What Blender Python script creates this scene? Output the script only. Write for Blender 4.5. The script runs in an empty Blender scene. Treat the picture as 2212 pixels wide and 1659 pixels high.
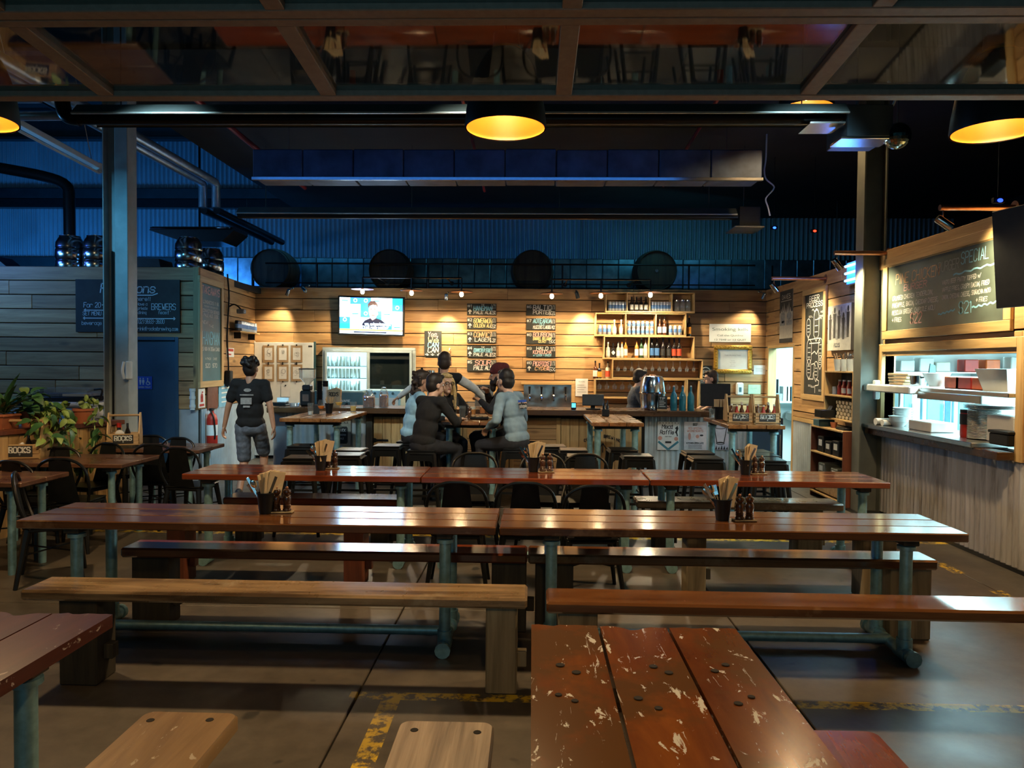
import bpy, bmesh, math, random
import numpy as np
from mathutils import Vector, Matrix, Euler
R = math.radians
random.seed(7)
SC = bpy.context.scene
COL = SC.collection

# ------------------------------------------------------------------ camera
FPX, CW, CH = 1600.0, 2212.0, 1659.0
CAMZ = 1.70
cam = bpy.data.cameras.new('camera'); cam.sensor_fit = 'HORIZONTAL'; cam.sensor_width = 36.0
cam.lens = 36.0 * FPX / CW; cam.clip_start = 0.05; cam.clip_end = 100
camo = bpy.data.objects.new('camera', cam); COL.objects.link(camo)
camo.location = (0, 0, CAMZ)
CAMR = Matrix.Rotation(R(1.575), 3, 'Z') @ Matrix.Rotation(R(90 - 1.55), 3, 'X') @ Matrix.Rotation(0.0085, 3, 'Z')
camo.rotation_euler = CAMR.to_euler()
SC.camera = camo

# ------------------------------------------------------------------ world, exposure, large lights
SC.view_settings.view_transform = 'Standard'; SC.view_settings.look = 'None'
SC.view_settings.exposure = 0.45; SC.view_settings.gamma = 1.0; SC.view_settings.use_curve_mapping = False
SC.cycles.use_denoising = True
SC.cycles.max_bounces = 6; SC.cycles.diffuse_bounces = 3; SC.cycles.glossy_bounces = 3
SC.cycles.transmission_bounces = 4; SC.cycles.transparent_max_bounces = 12
SC.cycles.sample_clamp_indirect = 4.0; SC.cycles.sample_clamp_direct = 0.0
SC.cycles.caustics_reflective = False; SC.cycles.caustics_refractive = False
wld = bpy.data.worlds.new('night'); SC.world = wld; wld.use_nodes = True
wld.node_tree.nodes['Background'].inputs[0].default_value = (0.10, 0.42, 0.50, 1)
wld.node_tree.nodes['Background'].inputs[1].default_value = 0.028

def lamp(name, kind, loc, energy, color, size=0.3, size_y=None, target=None, spot=None, blend=0.5):
    l = bpy.data.lights.new(name, kind); l.energy = energy; l.color = color
    if kind == 'AREA':
        l.size = size
        if size_y: l.shape = 'RECTANGLE'; l.size_y = size_y
    else: l.shadow_soft_size = size
    if spot: l.spot_size = R(spot); l.spot_blend = blend
    o = bpy.data.objects.new(name, l); COL.objects.link(o); o.location = loc
    if target is not None:
        o.rotation_euler = (Vector(target) - Vector(loc)).to_track_quat('-Z', 'Y').to_euler()
    return o
WARM = (1.0, 0.62, 0.27); COOL = (0.45, 0.85, 1.0); BLUE = (0.03, 0.22, 1.0)
# dusk daylight through the big roller door opening behind the camera
lamp('dusk_doorway', 'AREA', (-0.6, -3.2, 2.0), 20, (0.30, 0.76, 1.0), 5.0, 2.4, target=(0, 8, 1.2))
# blue work lights behind the brewery wall (they light the corrugated shed wall)
lamp('blue_strip_low', 'AREA', (-9.4, 13.0, 3.15), 125, (0.02, 0.26, 0.85), 5.5, 0.5, target=(-8.6, 16.0, 4.2))
lamp('blue_strip_mid', 'AREA', (-1.5, 14.9, 4.3), 3.5, (0.02, 0.18, 0.8), 7.0, 0.3, target=(-1.5, 16.0, 4.6))
lamp('column_fill', 'SPOT', (-7.4, 3.4, 4.4), 420, (0.10, 0.56, 1.0), 0.25, target=(-4.85, 8.7, 2.9), spot=21, blend=.9)  # added spot with no fitting, brightens the pale column from the front
# unseen spots without fittings, added to brighten the bar front and the seated people
for fx, pw, fc in ((-3.3, 320, (0.62, 0.90, 1.0)), (-0.5, 270, (0.92, 0.92, 0.80)), (2.4, 150, (0.62, 0.90, 1.0))):
    lamp('bar_front_fill', 'SPOT', (fx, 5.4, 4.3), pw, fc, 0.15, target=(fx * .95, 9.9, .75), spot=48, blend=.8)
lamp('blue_far_glow', 'AREA', (-7.9, 9.7, 3.5), 10, (0.06, 0.16, 1.0), 0.9, 0.3, target=(-7.7, 10.3, 2.75))  # unseen area light added for the blue tint on the door wall's top
lamp('iron_dado_fill', 'SPOT', (-1.0, 7.0, 4.4), 750, (0.40, 0.78, 1.0), 0.12, target=(-4.85, 11.5, .25), spot=17, blend=.8)  # extra unseen spot, added to make the return wall's iron bright and cool
lamp('door_wall_fill', 'SPOT', (-5.6, 5.2, 4.3), 20, (1.0, 0.78, 0.42), 0.2, target=(-6.9, 10.3, 1.7), spot=62, blend=.9)  # added fill light for the door wall, no lamp hangs here
lamp('planter_fill', 'SPOT', (-2.4, 5.6, 4.3), 95, (1.0, 0.80, 0.5), 0.15, target=(-4.8, 7.4, .8), spot=36, blend=.9)  # unseen warm spot put in to lift the planter boards
lamp('duct_fill', 'AREA', (-1.0, 8.5, 4.25), 3, (0.05, 0.25, 0.9), 6.0, 0.1, target=(-1.0, 9.5, 4.2))  # invented area light that gives the insulated duct its blue
lamp('flue_fill', 'AREA', (-8.8, 8.0, 3.3), 55, (0.12, 0.45, 0.95), 1.5, 0.4, target=(-5.6, 10.5, 5.0))  # weak blue fill added for the flues and batten, source unseen
# kitchen tubes
lamp('kitchen_tube', 'AREA', (5.6, 7.6, 2.84), 1700, (0.55, 0.92, 1.0), 2.2, 7.0, target=(5.6, 7.6, 0))
lamp('corridor_tube', 'AREA', (5.6, 12.4, 2.84), 170, (0.36, 0.86, 1.0), 1.6, 1.2, target=(5.6, 12.4, 0))

# ------------------------------------------------------------------ helpers
def at(px, py, X=None, Y=None, Z=None, N=None):
    "the point where the sight line through a pixel of the 2212x1659 frame meets a plane of the room"
    d = CAMR @ Vector(((px - CW / 2) / FPX, -(py - CH / 2) / FPX, -1.0))
    if N is not None: t = (N[0] - Vector((0, 0, CAMZ))).dot(N[1]) / d.dot(N[1])
    elif X is not None: t = X / d.x
    elif Y is not None: t = Y / d.y
    else: t = (Z - CAMZ) / d.z
    return Vector((0, 0, CAMZ)) + d * t

PRINTS = ('lettering', 'chalk_', 'text_lines', 'drawing', '_print', 'numerals', 'pictogram', 'figures', 'picture', 'stencil', 'backdrop')
class MB:
    def __init__(s): s.v = []; s.f = []; s.m = []
    def add(s, vs, fs, mi=0, M=None):
        n = len(s.v)
        if M is not None: vs = [M @ Vector(p) for p in vs]
        s.v += [tuple(p) for p in vs]; s.f += [tuple(i + n for i in f) for f in fs]; s.m += [mi] * len(fs); return s
    def box(s, x0, x1, y0, y1, z0, z1, c=0.0, mi=0, M=None):
        if x1 < x0: x0, x1 = x1, x0
        if y1 < y0: y0, y1 = y1, y0
        if z1 < z0: z0, z1 = z1, z0
        c = min(c, (x1 - x0) * .45, (y1 - y0) * .45, (z1 - z0) * .45)
        if c <= 0:
            vs = [(x, y, z) for x in (x0, x1) for y in (y0, y1) for z in (z0, z1)]
            fs = [(0, 1, 3, 2), (4, 6, 7, 5), (0, 4, 5, 1), (2, 3, 7, 6), (0, 2, 6, 4), (1, 5, 7, 3)]
            return s.add(vs, fs, mi, M)
        vs = []; idx = {}
        X, Y, Z = (x0, x1), (y0, y1), (z0, z1); sg = (1, -1)
        for i in (0, 1):
            for j in (0, 1):
                for k in (0, 1):
                    for ax in range(3):
                        p = [X[i] + c * sg[i], Y[j] + c * sg[j], Z[k] + c * sg[k]]
                        p[ax] = (X[i], Y[j], Z[k])[ax]
                        idx[i, j, k, ax] = len(vs); vs.append(tuple(p))
        fs = []
        for a in (0, 1):
            q = [(a, 0, 0), (a, 1, 0), (a, 1, 1), (a, 0, 1)]
            fs.append(tuple(idx[p + (0,)] for p in (q if a else q[::-1])))
            q = [(0, a, 0), (0, a, 1), (1, a, 1), (1, a, 0)]
            fs.append(tuple(idx[p + (1,)] for p in (q if a else q[::-1])))
            q = [(0, 0, a), (1, 0, a), (1, 1, a), (0, 1, a)]
            fs.append(tuple(idx[p + (2,)] for p in (q if a else q[::-1])))
        for a in (0, 1):
            for b in (0, 1):
                e = (idx[0, a, b, 1], idx[1, a, b, 1], idx[1, a, b, 2], idx[0, a, b, 2]); fs.append(e if (a == b) == (a == 1) else e[::-1])
                e = (idx[a, 0, b, 0], idx[a, 1, b, 0], idx[a, 1, b, 2], idx[a, 0, b, 2]); fs.append(e if a != b else e[::-1])
                e = (idx[a, b, 0, 0], idx[a, b, 1, 0], idx[a, b, 1, 1], idx[a, b, 0, 1]); fs.append(e if a == b else e[::-1])
        for i in (0, 1):
            for j in (0, 1):
                for k in (0, 1):
                    t = (idx[i, j, k, 0], idx[i, j, k, 1], idx[i, j, k, 2]); fs.append(t if (i + j + k) % 2 else t[::-1])
        return s.add(vs, fs, mi, M)
    def tube(s, pts, r, n=8, caps=True, mi=0, M=None):
        pts = [Vector(p) for p in pts]; k = len(pts)
        rs = r if isinstance(r, (list, tuple)) else [r] * k
        T = []
        for i in range(k):
            a = (pts[i] - pts[i - 1]).normalized() if i else None
            b = (pts[i + 1] - pts[i]).normalized() if i < k - 1 else None
            t = (a + b) if (a is not None and b is not None) else (a if b is None else b)
            T.append(t.normalized() if t.length > 1e-6 else Vector((0, 0, 1)))
        up = Vector((0, 0, 1)) if abs(T[0].z) < .9 else Vector((1, 0, 0))
        u = T[0].cross(up).normalized(); vs = []
        for i in range(k):
            u = (u - T[i] * u.dot(T[i])).normalized(); w = T[i].cross(u)
            for j in range(n):
                a = 2 * math.pi * j / n; vs.append(pts[i] + (u * math.cos(a) + w * math.sin(a)) * rs[i])
        fs = [(i * n + j, i * n + (j + 1) % n, (i + 1) * n + (j + 1) % n, (i + 1) * n + j) for i in range(k - 1) for j in range(n)]
        if caps: fs += [tuple(range(n))[::-1], tuple(range((k - 1) * n, k * n))]
        return s.add(vs, fs, mi, M)
    def lathe(s, prof, n=16, c=(0, 0, 0), mi=0, M=None):
        vs = []; rows = []
        for r, z in prof:
            if r <= 1e-6: rows.append([len(vs)]); vs.append((c[0], c[1], c[2] + z))
            else:
                rows.append(list(range(len(vs), len(vs) + n)))
                vs += [(c[0] + r * math.cos(2 * math.pi * j / n), c[1] + r * math.sin(2 * math.pi * j / n), c[2] + z) for j in range(n)]
        fs = []
        for A, B in zip(rows, rows[1:]):
            for j in range(n):
                q = (j + 1) % n
                if len(A) == 1 and len(B) == 1: continue
                if len(A) == 1: fs.append((A[0], B[q], B[j]))
                elif len(B) == 1: fs.append((A[j], A[q], B[0]))
                else: fs.append((A[j], A[q], B[q], B[j]))
        return s.add(vs, fs, mi, M)
    def prism(s, poly, d0, d1, mi=0, M=None):
        "polygon in XZ (counter-clockwise seen from -Y) extruded along Y"
        n = len(poly); vs = [(x, d0, z) for x, z in poly] + [(x, d1, z) for x, z in poly]
        fs = [tuple(range(n)), tuple(range(n, 2 * n))[::-1]] + [(i, i + n, (i + 1) % n + n, (i + 1) % n) for i in range(n)]
        return s.add(vs, fs, mi, M)
    def ball(s, c, r, n=10, m=7, mi=0, M=None):
        rx, ry, rz = r if isinstance(r, (list, tuple)) else (r, r, r)
        vs = [(c[0], c[1], c[2] - rz)]
        for i in range(1, m):
            t = -math.pi / 2 + math.pi * i / m
            vs += [(c[0] + rx * math.cos(t) * math.cos(2 * math.pi * j / n), c[1] + ry * math.cos(t) * math.sin(2 * math.pi * j / n), c[2] + rz * math.sin(t)) for j in range(n)]
        vs.append((c[0], c[1], c[2] + rz)); fs = []
        for j in range(n): fs.append((0, 1 + (j + 1) % n, 1 + j))
        for i in range(m - 2):
            for j in range(n):
                a = 1 + i * n; fs.append((a + j, a + (j + 1) % n, a + n + (j + 1) % n, a + n + j))
        L = len(vs) - 1; a = 1 + (m - 2) * n
        for j in range(n): fs.append((a + j, a + (j + 1) % n, L))
        return s.add(vs, fs, mi, M)
    def quad(s, x0, x1, z0, z1, y=0.0, mi=0, M=None):
        return s.add([(x0, y, z0), (x1, y, z0), (x1, y, z1), (x0, y, z1)], [(0, 1, 2, 3)], mi, M)
    def mesh(s, name, mats, smooth=40):
        me = bpy.data.meshes.new(name); me.from_pydata(s.v, [], s.f)
        for m in (mats if isinstance(mats, (list, tuple)) else [mats]): me.materials.append(m)
        if any(s.m): me.polygons.foreach_set('material_index', s.m)
        if smooth:
            me.polygons.foreach_set('use_smooth', [True] * len(me.polygons)); me.set_sharp_from_angle(angle=R(smooth))
        me.update(); return me
    def build(s, name, mats, parent=None, loc=None, rz=0.0, smooth=40):
        o = put(name, s.mesh(name, mats, smooth), parent, loc, rz)
        if parent is not None and any(w in name for w in PRINTS): o['kind'] = 'stuff'    # flat print: strokes too small to pick apart
        return o

def put(name, me, parent=None, loc=None, rz=0.0):
    o = bpy.data.objects.new(name, me); COL.objects.link(o)
    if parent is not None: o.parent = parent
    if loc is not None: o.location = loc
    if rz: o.rotation_euler = (0, 0, rz)
    return o
def tag(o, label=None, cat=None, group=None, kind=None):
    if label: o['label'] = label
    if cat: o['category'] = cat
    if group: o['group'] = group
    if kind: o['kind'] = kind
    return o
def thing(name, label, cat, loc=(0, 0, 0), rz=0.0, group=None):
    o = bpy.data.objects.new(name, None); COL.objects.link(o); o.empty_display_size = .1
    o.location = loc; o.rotation_euler = (0, 0, rz); return tag(o, label, cat, group)
def dup(root, loc=None, rz=None, label=None, group=None):
    c = root.copy(); COL.objects.link(c)
    if loc is not None: c.location = loc
    if rz is not None: c.rotation_euler = (0, 0, rz)
    if label: c['label'] = label
    if group: c['group'] = group
    for ch in root.children:
        d = ch.copy(); COL.objects.link(d); d.parent = c
        for g in ch.children:
            e = g.copy(); COL.objects.link(e); e.parent = d
    return c
def arc(pts, n=6):
    "Catmull-Rom through the points"
    P = [Vector(p) for p in pts]; P = [P[0] * 2 - P[1]] + P + [P[-1] * 2 - P[-2]]; out = []
    for i in range(1, len(P) - 2):
        for k in range(n):
            t = k / n; a, b, c, d = P[i - 1:i + 3]
            out.append(.5 * ((2 * b) + (c - a) * t + (2 * a - 5 * b + 4 * c - d) * t * t + (3 * b - a - 3 * c + d) * t ** 3))
    return out + [P[-2]]
ORD = ['first', 'second', 'third', 'fourth', 'fifth', 'sixth', 'seventh', 'eighth', 'ninth', 'tenth', 'eleventh', 'twelfth', 'thirteenth', 'fourteenth', 'fifteenth', 'sixteenth', 'seventeenth', 'eighteenth', 'nineteenth', 'twentieth', 'twenty-first', 'twenty-second']

# ------------------------------------------------------------------ materials
MATS = {}
class NT:
    def __init__(s, name):
        s.m = bpy.data.materials.new(name); s.m.use_nodes = True; s.t = s.m.node_tree; s.b = s.t.nodes['Principled BSDF']; MATS[name] = s.m
    def n(s, typ, **kw):
        nd = s.t.nodes.new(typ)
        for k, v in kw.items():
            if k.startswith('i_'):
                key = k[2:]; key = int(key) if key.isdigit() else key.replace('_', ' ')
                nd.inputs[key].default_value = v
            else: setattr(nd, k, v)
        return nd
    def l(s, a, b): s.t.links.new(a, b)
    def coords(s, scale=(1, 1, 1), rnd=True):
        tc = s.n('ShaderNodeTexCoord'); src = tc.outputs['Object']
        if rnd:
            oi = s.n('ShaderNodeObjectInfo'); mu = s.n('ShaderNodeMath', operation='MULTIPLY', i_1=37.0)
            s.l(oi.outputs['Random'], mu.inputs[0]); va = s.n('ShaderNodeVectorMath', operation='ADD')
            s.l(src, va.inputs[0]); s.l(mu.outputs[0], va.inputs[1]); src = va.outputs[0]
        mp = s.n('ShaderNodeMapping'); mp.inputs['Scale'].default_value = scale; s.l(src, mp.inputs[0]); return mp.outputs[0]
    def noise(s, co, scale=1.0, detail=4.0, rough=.55, dist=0.0):
        nd = s.n('ShaderNodeTexNoise', i_Scale=scale, i_Detail=detail, i_Roughness=rough, i_Distortion=dist); s.l(co, nd.inputs['Vector']); return nd.outputs['Fac']
    def ramp(s, fac, stops):
        r = s.n('ShaderNodeValToRGB'); e = r.color_ramp.elements
        while len(e) < len(stops): e.new(.5)
        for el, (p, c) in zip(e, stops):
            el.position = p; el.color = c if len(c) == 4 else tuple(c) + (1,)
        s.l(fac, r.inputs[0]); return r.outputs[0]
    def mix(s, fac, a, b, mode='MIX'):
        m = s.n('ShaderNodeMix', data_type='RGBA', blend_type=mode)
        for v, i in ((fac, 0), (a, 6), (b, 7)):
            if hasattr(v, 'links'): s.l(v, m.inputs[i])
            elif i == 0: m.inputs[0].default_value = v
            else: m.inputs[i].default_value = tuple(v) + (1,) if len(v) == 3 else v
        return m.outputs[2]
    def bump(s, h, strength=.3, dist=.01):
        b = s.n('ShaderNodeBump', i_Strength=strength, i_Distance=dist); s.l(h, b.inputs['Height']); s.l(b.outputs[0], s.b.inputs['Normal'])
    def set(s, **kw):
        for k, v in kw.items():
            i = s.b.inputs[k.replace('_', ' ')]
            if hasattr(v, 'links'): s.l(v, i)
            else: i.default_value = (tuple(v) + (1,)) if isinstance(v, (tuple, list)) and len(v) == 3 else v
        return s.m

def plain(name, c, rough=.5, metal=0.0, var=.12, scale=14.0, **kw):
    "a colour with slight procedural mottling"
    t = NT(name); co = t.coords()
    f = t.noise(co, scale, 3.0)
    lo = tuple(x * (1 - var) for x in c); hi = tuple(min(1, x * (1 + var)) for x in c)
    t.set(Base_Color=t.ramp(f, [(.3, lo), (.7, hi)]), Roughness=rough, Metallic=metal, **kw); return t.m
def emit(name, c, strength, base=(0, 0, 0)):
    t = NT(name); t.set(Base_Color=base, Emission_Color=c, Emission_Strength=strength, Roughness=.4); return t.m
def wood(name, dark, light, axis=0, rough=.55, coat=0.0, grain=16.0, knots=True, tint=.35, bump=.25, chips=None, worn=None, lo=.33, hi=.68, spec=.5):
    "sawn timber: streaks along one local axis, knots, a tone of its own per board"
    t = NT(name); sc = [grain] * 3; sc[axis] = 1.1
    co = t.coords(tuple(sc)); f = t.noise(co, 1.0, 6.0, .62, .6)
    col = t.ramp(f, [(lo, dark), (.5, tuple((a + b) / 2 for a, b in zip(dark, light))), (hi, light)])
    sc2 = [7.0] * 3; sc2[axis] = 2.2
    if knots:
        vo = t.n('ShaderNodeTexVoronoi', feature='F1', i_Scale=1.0, i_Randomness=1.0); t.l(t.coords(tuple(x * .62 for x in sc2)), vo.inputs['Vector'])
        col = t.mix(t.ramp(vo.outputs['Distance'], [(.02, (1, 1, 1)), (.10, (.55,) * 3), (.16, (0, 0, 0))]), col, tuple(x * .35 for x in dark))
    oi = t.n('ShaderNodeObjectInfo')
    col = t.mix(1.0, col, t.ramp(oi.outputs['Random'], [(0, (1 - tint, 1 - tint * 1.1, 1 - tint * 1.25)), (.5, (1, 1, 1)), (1, (1 + tint * .3, 1 + tint * .2, 1.0))]), 'MULTIPLY')
    rg = rough
    if worn:
        w = t.noise(t.coords((2.2, 2.2, 2.2)), 1.0, 5.0, .65); wm = t.ramp(w, [(worn[1], (0, 0, 0)), (worn[1] + .10, (1, 1, 1))])
        col = t.mix(wm, col, worn[0])
    if chips:
        sc3 = [15.0] * 3; sc3[axis] = 8.0
        c1 = t.noise(t.coords(tuple(sc3)), 1.0, 7.0, .66, .5); cm = t.ramp(c1, [(chips[1], (0, 0, 0)), (chips[1] + .012, (1, 1, 1))])
        sc4 = [30.0] * 3; sc4[axis] = 4.0; cm2 = t.ramp(t.noise(t.coords(tuple(sc4)), 1.0, 5.0, .7, 1.5), [(chips[1] + .035, (0, 0, 0)), (chips[1] + .05, (.8, .8, .8))]); cm = t.mix(1.0, cm, cm2, 'LIGHTEN')
        col = t.mix(cm, col, chips[0])
        rg = t.mix(cm, (rough,) * 3, (.6,) * 3)
    elif coat > 0:
        rg = t.ramp(t.noise(t.coords((3, 3, 3)), 1.0, 5.0, .7), [(.3, (rough * .6,) * 3), (.75, (min(1, rough * 1.9),) * 3)])
    t.set(Base_Color=col, Roughness=rg, Coat_Weight=coat, Coat_Roughness=.12, Specular_IOR_Level=spec)
    if bump: t.bump(f, bump, .004)
    return t.m
def thin_glass(name, tint=(.9, .95, .95), spec=1.0, rough=.02, power=None, body=(.8, .85, .85)):
    t = NT(name); nt = t.t; nt.nodes.remove(t.b)
    tr = t.n('ShaderNodeBsdfTransparent'); tr.inputs[0].default_value = tuple(tint) + (1,)
    gl = t.n('ShaderNodeBsdfGlossy', i_Roughness=rough); lw = t.n('ShaderNodeLayerWeight', i_Blend=.35)
    mr = t.n('ShaderNodeMapRange'); mr.inputs['To Min'].default_value = .05 * spec; mr.inputs['To Max'].default_value = min(1, .75 * spec)
    t.l(lw.outputs['Facing'], mr.inputs[0]); mx = t.n('ShaderNodeMixShader'); t.l(mr.outputs[0], mx.inputs[0])
    t.l(tr.outputs[0], mx.inputs[1]); t.l(gl.outputs[0], mx.inputs[2]); 
    if power:
        df = t.n('ShaderNodeBsdfDiffuse'); df.inputs[0].default_value = tuple(body) + (1,); m2 = t.n('ShaderNodeMixShader'); m2.inputs[0].default_value = power; t.l(mx.outputs[0], m2.inputs[1]); t.l(df.outputs[0], m2.inputs[2]); mx = m2
    t.l(mx.outputs[0], nt.nodes['Material Output'].inputs[0]); return t.m

M_PINE = wood('pine_cladding', (.31, .165, .064), (.56, .345, .150), 0, .6, grain=15)
M_PINE_V = wood('pine_boards_upright', (.33, .19, .07), (.58, .38, .16), 2, .6, grain=15)
M_PINE_Y = wood('pine_frame', (.42, .26, .10), (.62, .42, .19), 0, .55, grain=18, tint=.15)
M_PINE_YV = wood('pine_frame_upright', (.42, .26, .10), (.62, .42, .19), 2, .55, grain=18, tint=.15)
M_SHELF = wood('shelf_timber', (.42, .26, .10), (.58, .38, .16), 0, .5, grain=22, knots=False, tint=.12)
M_BLACKGAP = plain('shadow_gap', (.010, .008, .006), .9)
M_TOP = wood('varnished_hardwood', (.085, .031, .011), (.205, .084, .030), 0, .16, 1.0, grain=13, tint=.35, bump=.10, worn=((.26, .145, .070), .57))
M_TOPRED = wood('varnished_redwood', (.14, .028, .010), (.27, .066, .020), 0, .16, 1.0, grain=13, tint=.2, bump=.10)
M_TOPNEAR = wood('chipped_varnish', (.12, .031, .006), (.255, .082, .013), 0, .21, .12, grain=5, knots=False, tint=.25, bump=.12, chips=((.60, .60, .55), .612), worn=((.115, .050, .013), .47), spec=.25)
M_SEAT = wood('varnished_seat', (.13, .046, .016), (.27, .115, .042), 0, .17, 1.0, grain=12, tint=.2, bump=.10, worn=((.34, .20, .10), .60))
M_TOPNEAR2 = wood('chipped_red_varnish', (.050, .014, .010), (.095, .028, .018), 0, .3, .3, grain=12, tint=.2, bump=.10, chips=((.36, .30, .28), .645))
M_PALE = wood('weathered_timber', (.085, .050, .026), (.40, .28, .155), 0, .26, .3, grain=9, tint=.2, worn=((.34, .27, .18), .55))
M_PALE_Y = wood('weathered_seat', (.17, .10, .045), (.36, .24, .12), 0, .34, .15, grain=10, tint=.2, chips=((.46, .40, .30), .63))
M_PALE_G = wood('greyed_seat', (.16, .115, .07), (.42, .33, .23), 0, .5, .0, grain=26, tint=.1)
M_POST = wood('sleeper_timber', (.17, .135, .08), (.36, .30, .19), 2, .8, grain=14, tint=.3)
M_POSTDK = wood('dark_sleeper_timber', (.022, .020, .015), (.065, .055, .035), 2, .8, grain=14, tint=.2)
M_POSTRED = wood('redwood_post', (.10, .024, .010), (.19, .055, .022), 2, .45, .2, grain=14, tint=.2)
M_BAR = wood('dark_bar_top', (.045, .020, .009), (.115, .055, .022), 0, .25, .4, grain=12, knots=False)
M_HIGH = wood('high_table_top', (.16, .062, .020), (.33, .15, .05), 0, .25, .4, grain=14, tint=.2)
M_DARKTOP = wood('brown_bistro_top', (.075, .032, .018), (.15, .075, .045), 0, .3, .3, grain=12)
M_CRATE = wood('crate_timber', (.36, .22, .10), (.55, .37, .18), 0, .6, grain=24, tint=.15)
M_GALV = plain('galvanised_iron', (.50, .57, .60), .38, .35, .18, 3.0)
M_GALVDIRTY = None
M_PIPE = plain('galvanised_pipe', (.26, .48, .53), .42, .55, .22, 22)
M_STEEL = plain('brushed_steel', (.62, .63, .62), .24, 1.0, .08, 20)
M_FOIL = plain('foil_insulation', (.20, .36, .46), .30, .9, .35, 5)
M_CHROME = plain('polished_steel', (.75, .77, .78), .10, 1.0, .05, 10)
M_KEG = plain('keg_steel', (.42, .45, .47), .20, 1.0, .2, 9)
M_BLACKMET = plain('black_steel', (.008, .009, .010), .32, 0, .2, 18, Specular_IOR_Level=.3)
M_BLACK = plain('black_plastic', (.008, .009, .010), .45, 0, .2, 20, Specular_IOR_Level=.3)
M_DKGREY = plain('dark_shade', (.020, .030, .032), .40, .2, .15, 10)
M_ROOF = plain('roof_underside', (.007, .010, .012), .85, 0, .3, 2.0)
M_DKBEAM = plain('dark_beam', (.010, .017, .020), .55, .2, .3, 4.0)
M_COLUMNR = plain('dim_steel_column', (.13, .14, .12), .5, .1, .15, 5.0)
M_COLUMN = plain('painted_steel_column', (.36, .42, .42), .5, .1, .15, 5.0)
M_CREAM = plain('cream_paint', (.60, .58, .50), .5, 0, .06, 8)
M_FRAME = plain('door_rail_paint', (.34, .29, .235), .45, .3, .1, 30)
M_REDPIPE = plain('red_pipe', (.30, .022, .012), .4, .1, .15, 20)
M_WHITE = plain('white_enamel', (.72, .75, .73), .35, 0, .05, 8)
M_PAPER = plain('paper', (.70, .71, .70), .8, 0, .05, 10)
M_KRAFT = plain('kraft_card', (.36, .24, .13), .85, 0, .08, 20)
M_NAPKIN = plain('napkin_paper', (.58, .48, .31), .85, 0, .08, 20)
M_BOARD = plain('blackboard', (.020, .024, .022), .75, 0, .35, 5)
M_BOARDG = plain('green_blackboard', (.085, .110, .090), .36, 0, .4, 2.2)
M_BOARDT = plain('teal_blackboard', (.045, .115, .135), .45, 0, .3, 3)
M_CHALK = plain('white_chalk', (.72, .72, .68), .9, 0, .1, 60)
M_CHALKP = plain('pink_chalk', (.78, .45, .42), .9, 0, .1, 60)
M_CHALKB = plain('blue_chalk', (.28, .62, .78), .9, 0, .1, 60)
M_CHALKY = plain('yellow_chalk', (.78, .70, .32), .9, 0, .1, 60)
M_CHALKO = plain('orange_chalk', (.80, .50, .28), .9, 0, .1, 60)
M_CHALKDIM = plain('rubbed_chalk', (.36, .40, .38), .9, 0, .2, 30)
M_INK = plain('black_ink', (.02, .02, .02), .7)
M_GREY = plain('grey_print', (.30, .31, .31), .8, 0, .3, 20)
M_GLASS = thin_glass('clear_glass', (.92, .95, .95), 1.25, .03, .09)
M_TUMBLER = thin_glass('tumbler_glass', (.96, .98, .98), .35, .03, .035)
M_PANE = thin_glass('door_pane', (.80, .88, .88), .55, .03)
M_BOTTLE_DK = plain('dark_bottle_glass', (.012, .010, .010), .08, 0, .1, 10, Coat_Weight=.5)
M_BOTTLE_BR = plain('brown_bottle_glass', (.075, .022, .008), .08, 0, .1, 10, Coat_Weight=.5)
M_BOTTLE_GR = plain('green_bottle_glass', (.018, .055, .020), .08, 0, .1, 10, Coat_Weight=.5)
M_AMBER = plain('whisky', (.42, .17, .03), .08, 0, .1, 10, Coat_Weight=.5)
M_CLEARB = plain('clear_spirit_bottle', (.42, .42, .33), .08, 0, .12, 10, Coat_Weight=.5)
M_TEALB = plain('teal_bottle_glass', (.02, .19, .24), .06, 0, .25, 9, Coat_Weight=.6)
M_LABEL = plain('cream_label', (.66, .63, .55), .6)
M_LABELR = plain('red_label', (.55, .06, .02), .6)
M_LABELO = plain('orange_label', (.75, .30, .03), .5)
M_CANBLUE = plain('blue_print', (.08, .20, .45), .4)
M_CAN = plain('silver_can', (.58, .62, .66), .3, .6, .1, 10)
M_FOILPINK = plain('pink_foil', (.55, .18, .15), .35, .4)
M_TERRA = plain('terracotta', (.36, .11, .045), .8, 0, .12, 12)
M_GREEN = plain('plant_leaf', (.045, .13, .045), .4, 0, .35, 8)
M_GREENY = plain('variegated_leaf', (.20, .30, .07), .45, 0, .35, 8)
M_RED = plain('red_plastic', (.42, .022, .012), .4)
M_ORANGE = plain('orange_plastic', (.60, .10, .012), .4)
M_DOORBLUE = plain('blue_door_paint', (.030, .085, .150), .45, 0, .15, 3)
M_SIGNBLUE = plain('sign_blue', (.02, .09, .52), .5)
M_BEER = thin_glass('amber_beer', (.98, .62, .20), .25, .05, .55, (1.0, .36, .03))
M_FOAM = plain('beer_foam', (.80, .74, .62), .7)
M_PALEBEER = thin_glass('pale_drink', (.98, .85, .45), .25, .05, .55, (1.0, .70, .18))
M_GOLD = plain('gilt_frame', (.50, .31, .06), .35, .8, .35, 30)
M_COPPER = plain('copper', (.55, .27, .16), .28, .9, .15, 12)
M_NUT = plain('nuts', (.22, .07, .03), .6, 0, .4, 40)
M_SPEAKER = M_BLACK
M_MILL = wood('pepper_mill_wood', (.030, .013, .007), (.075, .032, .014), 2, .2, .6, grain=18, knots=False)
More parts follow.
